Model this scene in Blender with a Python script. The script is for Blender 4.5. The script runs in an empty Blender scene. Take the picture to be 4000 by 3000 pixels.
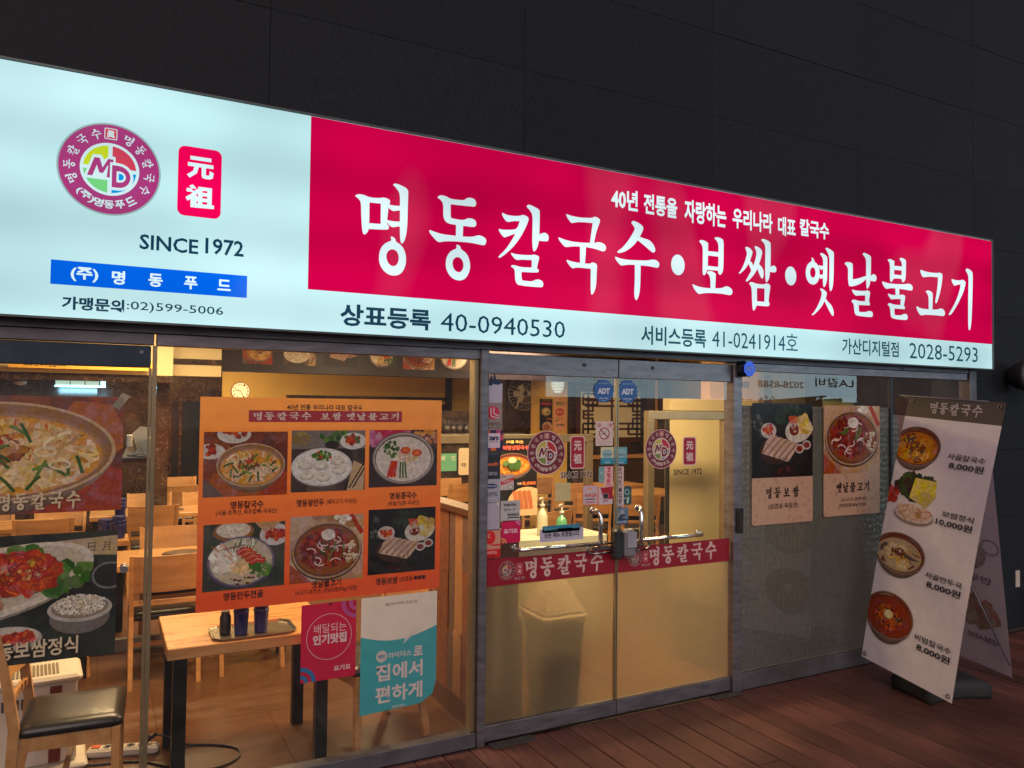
import bpy, math, random
import numpy as np
from mathutils import Vector, Matrix
from mathutils.geometry import tessellate_polygon
PI = math.pi
SC = bpy.context.scene
COL = SC.collection

# ------------------------------------------------------------------ camera
CAM = np.array([0.0, -3.8, 1.80])
CR = np.array([0.88504766, -0.4653727, 0.01090356])
CU = np.array([-0.02422656, -0.02265733, 0.99944971])
CF = np.array([0.46486956, 0.88482478, 0.0313272])
FPX = 3028.3
cam_d = bpy.data.cameras.new('camera'); cam_o = bpy.data.objects.new('camera', cam_d); COL.objects.link(cam_o)
cam_d.sensor_width = 36; cam_d.lens = FPX / 4000 * 36; cam_d.clip_end = 400; cam_d.clip_start = .05
cam_o.matrix_world = Matrix(((CR[0], CU[0], -CF[0], CAM[0]), (CR[1], CU[1], -CF[1], CAM[1]), (CR[2], CU[2], -CF[2], CAM[2]), (0, 0, 0, 1)))
SC.camera = cam_o

# ------------------------------------------------------------------ night sky, weak glow, exposure
W = bpy.data.worlds.new('World'); SC.world = W; W.use_nodes = True
wn = W.node_tree; wn.nodes.clear()
wo = wn.nodes.new('ShaderNodeOutputWorld'); bg = wn.nodes.new('ShaderNodeBackground'); bg2 = wn.nodes.new('ShaderNodeBackground')
sky = wn.nodes.new('ShaderNodeTexSky'); sky.sky_type = 'NISHITA'; sky.sun_disc = False
sky.sun_elevation = math.radians(1); sky.sun_rotation = math.radians(200)
bg.inputs['Strength'].default_value = 0.004
bg2.inputs['Color'].default_value = (.82, .70, .76, 1); bg2.inputs['Strength'].default_value = 0.25
add = wn.nodes.new('ShaderNodeAddShader')
wn.links.new(sky.outputs[0], bg.inputs['Color']); wn.links.new(bg.outputs[0], add.inputs[0]); wn.links.new(bg2.outputs[0], add.inputs[1]); wn.links.new(add.outputs[0], wo.inputs['Surface'])
sun_d = bpy.data.lights.new('sky_glow', 'SUN'); sun_d.energy = 1.3; sun_d.angle = math.radians(45); sun_d.color = (1, .80, .74)
sun_o = bpy.data.objects.new('sky_glow', sun_d); COL.objects.link(sun_o)
sun_o.rotation_euler = (math.radians(62), 0, math.radians(-24))
SC.view_settings.view_transform = 'Standard'; SC.view_settings.look = 'None'; SC.view_settings.exposure = 0; SC.view_settings.gamma = 1
SC.view_settings.use_curve_mapping = False
SC.render.engine = 'CYCLES'
cy = SC.cycles; cy.use_denoising = True; cy.max_bounces = 7; cy.diffuse_bounces = 3; cy.glossy_bounces = 3; cy.transmission_bounces = 6
cy.transparent_max_bounces = 24; cy.sample_clamp_indirect = 4; cy.caustics_reflective = False; cy.caustics_refractive = False
try: cy.denoiser = 'OPENIMAGEDENOISE'
except Exception: pass

# ------------------------------------------------------------------ helpers
S = 4000 / 2212
def V(x, y, axis, val):                       # point of the photograph -> world point on a plane
    px, py = x * S, y * S
    d = CF + CR * (px - 2000) / FPX - CU * (py - 1500) / FPX
    t = (val - CAM[axis]) / d[axis]
    return Vector(CAM + d * t)
def RV(x0, y0, x1, y1, Y=0.0):                # rectangle on a wall parallel to the shopfront
    a = V(x0, y0, 1, Y); b = V(x1, y1, 1, Y)
    return a.x, b.x, b.z, a.z                 # X0 X1 Z0 Z1
def lin(c):
    return tuple((v / 255 / 12.92) if v / 255 <= .04045 else ((v / 255 + .055) / 1.055) ** 2.4 for v in c)
def hx(s): return tuple(int(s[i:i + 2], 16) for i in (0, 2, 4))
MATS = {}
def mat(name, col, rough=.5, metal=0., spec=.5, noise=0., nscale=8., bump=0., bscale=40., emit=None, es=0., stretch=None, col2=None, jitter=0., coat=0.):
    if name in MATS: return MATS[name]
    m = bpy.data.materials.new(name); m.use_nodes = True; nt = m.node_tree; N = nt.nodes; L = nt.links
    b = N['Principled BSDF']
    b.inputs['Base Color'].default_value = (*col, 1); b.inputs['Roughness'].default_value = rough; b.inputs['Metallic'].default_value = metal
    b.inputs['Specular IOR Level'].default_value = spec; b.inputs['Coat Weight'].default_value = coat
    tc = N.new('ShaderNodeTexCoord'); mp = N.new('ShaderNodeMapping'); L.new(tc.outputs['Object'], mp.inputs[0])
    if stretch: mp.inputs['Scale'].default_value = stretch
    if noise or col2:
        nz = N.new('ShaderNodeTexNoise'); nz.inputs['Scale'].default_value = nscale; nz.inputs['Detail'].default_value = 7; nz.inputs['Roughness'].default_value = .6
        L.new(mp.outputs[0], nz.inputs['Vector'])
        rp = N.new('ShaderNodeValToRGB'); rp.color_ramp.elements[0].position = .3; rp.color_ramp.elements[1].position = .7
        c2 = col2 or tuple(min(1, v * (1 + noise)) for v in col); c1 = col if col2 else tuple(v * (1 - noise) for v in col)
        rp.color_ramp.elements[0].color = (*c1, 1); rp.color_ramp.elements[1].color = (*c2, 1)
        L.new(nz.outputs['Fac'], rp.inputs[0]); out = rp.outputs[0]
        if jitter:
            oi = N.new('ShaderNodeObjectInfo'); mr = N.new('ShaderNodeMapRange'); mr.inputs[3].default_value = 1 - jitter; mr.inputs[4].default_value = 1 + jitter
            L.new(oi.outputs['Random'], mr.inputs[0]); hs = N.new('ShaderNodeHueSaturation'); L.new(mr.outputs[0], hs.inputs['Value']); L.new(out, hs.inputs['Color']); out = hs.outputs[0]
        L.new(out, b.inputs['Base Color'])
        mr2 = N.new('ShaderNodeMapRange'); mr2.inputs[3].default_value = max(.03, rough - .08); mr2.inputs[4].default_value = min(1, rough + .1); L.new(nz.outputs['Fac'], mr2.inputs[0]); L.new(mr2.outputs[0], b.inputs['Roughness'])
    if bump:
        n2 = N.new('ShaderNodeTexNoise'); n2.inputs['Scale'].default_value = bscale; n2.inputs['Detail'].default_value = 4; L.new(mp.outputs[0], n2.inputs['Vector'])
        bp = N.new('ShaderNodeBump'); bp.inputs['Strength'].default_value = bump; bp.inputs['Distance'].default_value = .004; L.new(n2.outputs['Fac'], bp.inputs['Height']); L.new(bp.outputs[0], b.inputs['Normal'])
    if emit: b.inputs['Emission Color'].default_value = (*emit, 1); b.inputs['Emission Strength'].default_value = es
    MATS[name] = m; return m
def glass_mat(name, rough=.0, boost=1.5, tint=(1, 1, 1)):
    m = bpy.data.materials.new(name); m.use_nodes = True; nt = m.node_tree; N = nt.nodes; L = nt.links; N.clear()
    o = N.new('ShaderNodeOutputMaterial'); mx = N.new('ShaderNodeMixShader'); tr = N.new('ShaderNodeBsdfTransparent'); gl = N.new('ShaderNodeBsdfGlossy')
    tr.inputs[0].default_value = (*tint, 1); gl.inputs['Roughness'].default_value = rough
    fr = N.new('ShaderNodeFresnel'); fr.inputs[0].default_value = 1.5; mu = N.new('ShaderNodeMath'); mu.operation = 'MULTIPLY'; mu.inputs[1].default_value = boost; mu.use_clamp = True
    ge = N.new('ShaderNodeNewGeometry'); iv = N.new('ShaderNodeMath'); iv.operation = 'SUBTRACT'; iv.inputs[0].default_value = boost; L.new(ge.outputs['Backfacing'], iv.inputs[1]); iv.use_clamp = False
    s2 = N.new('ShaderNodeMath'); s2.operation = 'MULTIPLY'; iv2 = N.new('ShaderNodeMath'); iv2.operation = 'SUBTRACT'; iv2.inputs[0].default_value = 1; L.new(ge.outputs['Backfacing'], iv2.inputs[1])
    L.new(fr.outputs[0], s2.inputs[0]); L.new(iv2.outputs[0], s2.inputs[1]); L.new(s2.outputs[0], mu.inputs[0]); L.new(mu.outputs[0], mx.inputs[0]); L.new(tr.outputs[0], mx.inputs[1]); L.new(gl.outputs[0], mx.inputs[2]); dd = N.new('ShaderNodeBsdfDiffuse'); dd.inputs[0].default_value = (.5, .48, .46, 1); tcg = N.new('ShaderNodeTexCoord'); ng = N.new('ShaderNodeTexNoise'); ng.inputs['Scale'].default_value = 2.4; ng.inputs['Detail'].default_value = 9; ng.inputs['Roughness'].default_value = .68; ng.inputs['Distortion'].default_value = .8
    L.new(tcg.outputs['Object'], ng.inputs['Vector']); mg = N.new('ShaderNodeMapRange'); mg.inputs[1].default_value = .45; mg.inputs[2].default_value = .8; mg.inputs[3].default_value = .004; mg.inputs[4].default_value = .04; L.new(ng.outputs['Fac'], mg.inputs[0])
    mz = N.new('ShaderNodeMixShader'); L.new(mg.outputs[0], mz.inputs[0]); L.new(mx.outputs[0], mz.inputs[1]); L.new(dd.outputs[0], mz.inputs[2]); L.new(mz.outputs[0], o.inputs[0])
    return m
def paint_mat(name, kind):                    # reads the ink colour of a flat print
    m = bpy.data.materials.new(name); m.use_nodes = True; nt = m.node_tree; N = nt.nodes; L = nt.links; N.clear()
    o = N.new('ShaderNodeOutputMaterial'); at = N.new('ShaderNodeAttribute'); at.attribute_name = 'Col'
    tc = N.new('ShaderNodeTexCoord'); nz = N.new('ShaderNodeTexNoise'); L.new(tc.outputs['Object'], nz.inputs['Vector'])
    mr = N.new('ShaderNodeMapRange'); L.new(nz.outputs['Fac'], mr.inputs[0])
    if kind == 'lit':
        nz.inputs['Scale'].default_value = 1.1; nz.inputs['Detail'].default_value = 1.5
        mr.inputs[1].default_value = .3; mr.inputs[2].default_value = .7; mr.inputs[1].default_value = .36; mr.inputs[2].default_value = .64; mr.inputs[3].default_value = .84; mr.inputs[4].default_value = 1.13
        e = N.new('ShaderNodeEmission'); L.new(at.outputs['Color'], e.inputs[0]); wv = N.new('ShaderNodeTexWave'); wv.bands_direction = 'Z'; wv.inputs['Scale'].default_value = .95; wv.inputs['Distortion'].default_value = .6; wv.inputs['Phase Offset'].default_value = 1.2; L.new(tc.outputs['Object'], wv.inputs['Vector']); m4 = N.new('ShaderNodeMapRange'); m4.inputs[3].default_value = .93; m4.inputs[4].default_value = 1.07; L.new(wv.outputs['Fac'], m4.inputs[0]); mm = N.new('ShaderNodeMath'); mm.operation = 'MULTIPLY'; L.new(mr.outputs[0], mm.inputs[0]); L.new(m4.outputs[0], mm.inputs[1]); L.new(mm.outputs[0], e.inputs[1])
        n3 = N.new('ShaderNodeTexNoise'); n3.inputs['Scale'].default_value = 1.6; n3.inputs['Detail'].default_value = 0
        mp = N.new('ShaderNodeMapping'); mp.inputs['Scale'].default_value = (1.3, 1, .5); L.new(tc.outputs['Object'], mp.inputs[0]); L.new(mp.outputs[0], n3.inputs['Vector'])
        hs = N.new('ShaderNodeHueSaturation'); m3 = N.new('ShaderNodeMapRange'); m3.inputs[1].default_value = .35; m3.inputs[2].default_value = .7; m3.inputs[3].default_value = .97; m3.inputs[4].default_value = 1.08
        L.new(n3.outputs['Fac'], m3.inputs[0]); L.new(m3.outputs[0], hs.inputs['Saturation']); L.new(at.outputs['Color'], hs.inputs['Color']); L.new(hs.outputs[0], e.inputs[0])
        g = N.new('ShaderNodeBsdfGlossy'); g.inputs['Roughness'].default_value = .25; g.inputs[0].default_value = (.002, .002, .002, 1)
        a = N.new('ShaderNodeAddShader'); L.new(e.outputs[0], a.inputs[0]); L.new(g.outputs[0], a.inputs[1]); L.new(a.outputs[0], o.inputs[0])
    else:
        nz.inputs['Scale'].default_value = 14; nz.inputs['Detail'].default_value = 3
        mr.inputs[1].default_value = .3; mr.inputs[2].default_value = .7; mr.inputs[3].default_value = .95; mr.inputs[4].default_value = 1.04
        hs = N.new('ShaderNodeHueSaturation'); L.new(at.outputs['Color'], hs.inputs['Color']); L.new(mr.outputs[0], hs.inputs['Value'])
        p = N.new('ShaderNodeBsdfPrincipled'); p.inputs['Roughness'].default_value = .42; L.new(hs.outputs[0], p.inputs['Base Color'])
        if kind == 'photo':
            nz.inputs['Scale'].default_value = 55; nz.inputs['Detail'].default_value = 8; nz.inputs['Roughness'].default_value = .7; mr.inputs[3].default_value = .68; mr.inputs[4].default_value = 1.3
            n4 = N.new('ShaderNodeTexNoise'); n4.inputs['Scale'].default_value = 23; n4.inputs['Detail'].default_value = 5; L.new(tc.outputs['Object'], n4.inputs['Vector']); m5 = N.new('ShaderNodeMapRange'); m5.inputs[1].default_value = .3; m5.inputs[2].default_value = .7; m5.inputs[3].default_value = .8; m5.inputs[4].default_value = 1.35
            m6 = N.new('ShaderNodeMapRange'); m6.inputs[1].default_value = .3; m6.inputs[2].default_value = .7; m6.inputs[3].default_value = .485; m6.inputs[4].default_value = .515
            L.new(n4.outputs['Fac'], m5.inputs[0]); L.new(m5.outputs[0], hs.inputs['Saturation']); L.new(n4.outputs['Fac'], m6.inputs[0]); L.new(m6.outputs[0], hs.inputs['Hue'])
        t = N.new('ShaderNodeBsdfTranslucent'); L.new(hs.outputs[0], t.inputs[0])
        mx = N.new('ShaderNodeMixShader'); mx.inputs[0].default_value = .1 if kind != 'vinyl' else .05
        L.new(p.outputs[0], mx.inputs[1]); L.new(t.outputs[0], mx.inputs[2]); L.new(mx.outputs[0], o.inputs[0])
    return m
LIT = paint_mat('backlit_print', 'lit'); PAPER = paint_mat('printed_paper', 'paper'); VINYL = paint_mat('printed_vinyl', 'vinyl'); PHOTO = paint_mat('printed_photo', 'photo')

def empty(name, label, cat, loc=(0, 0, 0), rz=0, group=None):
    o = bpy.data.objects.new(name, None); COL.objects.link(o); o.location = loc; o.rotation_euler = (0, 0, rz); o.empty_display_size = .05
    o['label'] = label; o['category'] = cat
    if group: o['group'] = group
    return o
def tag(o, label, cat, group=None):
    o['label'] = label; o['category'] = cat
    if group: o['group'] = group
    return o
class MB:
    def __init__(s): s.v = []; s.f = []; s.smooth = []
    def quad(s, a, b, c, d):
        n = len(s.v); s.v += [tuple(a), tuple(b), tuple(c), tuple(d)]; s.f.append((n, n + 1, n + 2, n + 3)); s.smooth.append(False); return s
    def box(s, x0, x1, y0, y1, z0, z1, rz=0, piv=None, ch=0.0):
        if ch > 0:   # softened edges: chamfer along z edges and top/bottom
            c = min(ch, (x1 - x0) * .45, (y1 - y0) * .45, (z1 - z0) * .45)
            rings = []
            def ring(i, z): return [(x0 + i + c, y0 + i, z), (x1 - i - c, y0 + i, z), (x1 - i, y0 + i + c, z), (x1 - i, y1 - i - c, z), (x1 - i - c, y1 - i, z), (x0 + i + c, y1 - i, z), (x0 + i, y1 - i - c, z), (x0 + i, y0 + i + c, z)]
            rr = [ring(c * .9, z0), ring(0, z0 + c), ring(0, z1 - c), ring(c * .9, z1)]
            vs = [p for r in rr for p in r]; fs = []
            for k in range(3):
                for j in range(8): fs.append((k * 8 + j, k * 8 + (j + 1) % 8, (k + 1) * 8 + (j + 1) % 8, (k + 1) * 8 + j))
            fs.append(tuple(range(7, -1, -1))); fs.append(tuple(range(24, 32)))
        else:
            vs = [(x0, y0, z0), (x1, y0, z0), (x1, y1, z0), (x0, y1, z0), (x0, y0, z1), (x1, y0, z1), (x1, y1, z1), (x0, y1, z1)]
            fs = [(3, 2, 1, 0), (4, 5, 6, 7), (0, 1, 5, 4), (1, 2, 6, 5), (2, 3, 7, 6), (3, 0, 4, 7)]
        if rz:
            px, py = piv or ((x0 + x1) / 2, (y0 + y1) / 2); cc, ss = math.cos(rz), math.sin(rz)
            vs = [(px + (x - px) * cc - (y - py) * ss, py + (x - px) * ss + (y - py) * cc, z) for x, y, z in vs]
        n = len(s.v); s.v += vs; s.f += [tuple(n + i for i in f) for f in fs]; s.smooth += [False] * len(fs); return s
    def tube(s, pts, r, seg=10, cap=True):
        pts = [Vector(p) for p in pts]; rs = r if isinstance(r, (list, tuple)) else [r] * len(pts); n0 = len(s.v)
        up = None
        for i, p in enumerate(pts):
            d = (pts[min(i + 1, len(pts) - 1)] - pts[max(i - 1, 0)]).normalized()
            if up is None:
                up = Vector((0, 0, 1)) if abs(d.z) < .9 else Vector((1, 0, 0))
            a = d.cross(up).normalized(); up = a.cross(d).normalized()
            for k in range(seg):
                t = 2 * PI * k / seg; s.v.append(tuple(p + (a * math.cos(t) + up * math.sin(t)) * rs[i]))
        for i in range(len(pts) - 1):
            for k in range(seg):
                s.f.append((n0 + i * seg + k, n0 + i * seg + (k + 1) % seg, n0 + (i + 1) * seg + (k + 1) % seg, n0 + (i + 1) * seg + k)); s.smooth.append(True)
        if cap:
            s.f.append(tuple(n0 + k for k in range(seg - 1, -1, -1))); s.f.append(tuple(n0 + (len(pts) - 1) * seg + k for k in range(seg))); s.smooth += [False, False]
        return s
    def lathe(s, prof, c=(0, 0, 0), seg=20, sy=1.0):
        n0 = len(s.v)
        for r, z in prof:
            for k in range(seg):
                t = 2 * PI * k / seg; s.v.append((c[0] + r * math.cos(t), c[1] + r * math.sin(t) * sy, c[2] + z))
        for i in range(len(prof) - 1):
            for k in range(seg):
                s.f.append((n0 + i * seg + k, n0 + i * seg + (k + 1) % seg, n0 + (i + 1) * seg + (k + 1) % seg, n0 + (i + 1) * seg + k)); s.smooth.append(True)
        s.f.append(tuple(n0 + k for k in range(seg - 1, -1, -1))); s.f.append(tuple(n0 + (len(prof) - 1) * seg + k for k in range(seg))); s.smooth += [False, False]
        return s
    def prism(s, poly, a, b, fn):             # polygon (u,v) extruded from depth a to b through fn(u,v,w)
        n = len(s.v); m = len(poly)
        s.v += [tuple(fn(u, v, a)) for u, v in poly] + [tuple(fn(u, v, b)) for u, v in poly]
        s.f.append(tuple(n + i for i in range(m - 1, -1, -1))); s.f.append(tuple(n + m + i for i in range(m)))
        for i in range(m): s.f.append((n + i, n + (i + 1) % m, n + m + (i + 1) % m, n + m + i))
        s.smooth += [False] * (m + 2); return s
    def build(s, name, m, parent=None, bevel=0):
        me = bpy.data.meshes.new(name); me.from_pydata(s.v, [], s.f); me.update()
        for p, q in zip(me.polygons, s.smooth): p.use_smooth = q
        me.materials.append(m); o = bpy.data.objects.new(name, me); COL.objects.link(o)
        if parent is not None: o.parent = parent
        if bevel:
            b = o.modifiers.new('bevel', 'BEVEL'); b.width = bevel; b.segments = 2; b.limit_method = 'ANGLE'
        return o
def bx(name, m, parent, x0, x1, y0, y1, z0, z1, rz=0, ch=0, **k): return MB().box(x0, x1, y0, y1, z0, z1, rz, ch=ch).build(name, m, parent, **k)
def copy_tree(o, parent=None):
    c = o.copy(); COL.objects.link(c)
    if parent is not None: c.parent = parent
    for ch in list(o.children): copy_tree(ch, c)
    return c

# ------------------------------------------------------------------ lettering
class Frame:
    def __init__(s, O, U, Vv):
        s.O = Vector(O); s.U = Vector(U).normalized(); s.V = Vector(Vv).normalized(); s.N = s.U.cross(s.V).normalized()
    def __call__(s, u, v, w=0.0): return s.O + s.U * u + s.V * v + s.N * w
class Bent(Frame):                            # a hanging sheet that sags a little along its length
    def __init__(s, O, U, Vv, H): super().__init__(O, U, Vv); s.H = H
    def __call__(s, u, v, w=0.0): t = min(1, max(0, v / s.H)); return super().__call__(u, v, w + .02 * math.sin(PI * t))
def face(Y): return Frame((0, Y, 0), (1, 0, 0), (0, 0, 1))
_T = {}; _TO = {}
def text_polys(st, bold=0.0):
    k = (st, bold)
    if k in _T: return _T[k]
    if 'ob' not in _TO:
        cu = bpy.data.curves.new('t', 'FONT'); cu.size = 1; cu.resolution_u = 2; _TO['cu'] = cu; _TO['ob'] = bpy.data.objects.new('t', cu)
    cu, ob = _TO['cu'], _TO['ob']; cu.body = st; cu.offset = bold; me = ob.to_mesh()
    vs = [(v.co.x, v.co.y) for v in me.vertices]; fs = [tuple(p.vertices) for p in me.polygons]
    ob.to_mesh_clear()
    if not vs: _T[k] = ([], [], (0, 1, 0, 1)); return _T[k]
    xs = [v[0] for v in vs]; ys = [v[1] for v in vs]
    _T[k] = (vs, fs, (min(xs), max(xs), min(ys), max(ys))); return _T[k]
BRUSH = {}
def loops_norm(ox, oy, sc, strokes, Y=-.12):
    out = []
    for st in strokes:
        out.append([[((lambda p: (p.x, p.z))(V((ox + x * sc) / S, (oy + y * sc) / S, 1, Y))) for x, y in lp] for lp in st])
    return out
def chaikin(lp):
    o = []; n = len(lp)
    for i in range(n):
        a, b, c = lp[i - 1], lp[i], lp[(i + 1) % n]
        d1 = (b[0] - a[0], b[1] - a[1]); d2 = (c[0] - b[0], c[1] - b[1])
        l1 = math.hypot(*d1) or 1; l2 = math.hypot(*d2) or 1
        cs = (d1[0] * d2[0] + d1[1] * d2[1]) / l1 / l2
        if cs < .45: o.append(b)
        else: o += [(b[0] - d1[0] * .25, b[1] - d1[1] * .25), (b[0] + d2[0] * .25, b[1] + d2[1] * .25)]
    return o
def ell(cx, cy, rx, ry, n=28, rot=0, a0=0, a1=2 * PI):
    c, s = math.cos(rot), math.sin(rot); full = abs(a1 - a0 - 2 * PI) < 1e-6; m = n if full else n + 1
    return [(cx + rx * math.cos(t) * c - ry * math.sin(t) * s, cy + rx * math.cos(t) * s + ry * math.sin(t) * c) for t in (a0 + (a1 - a0) * i / n for i in range(m))]
Z1 = (1350, 680, .27125); Z2 = (1900, 780, .31646); Z3 = (2600, 880, .27125); Z4 = (3200, 940, .29385); Z5 = (3120, 950, .18083)
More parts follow.
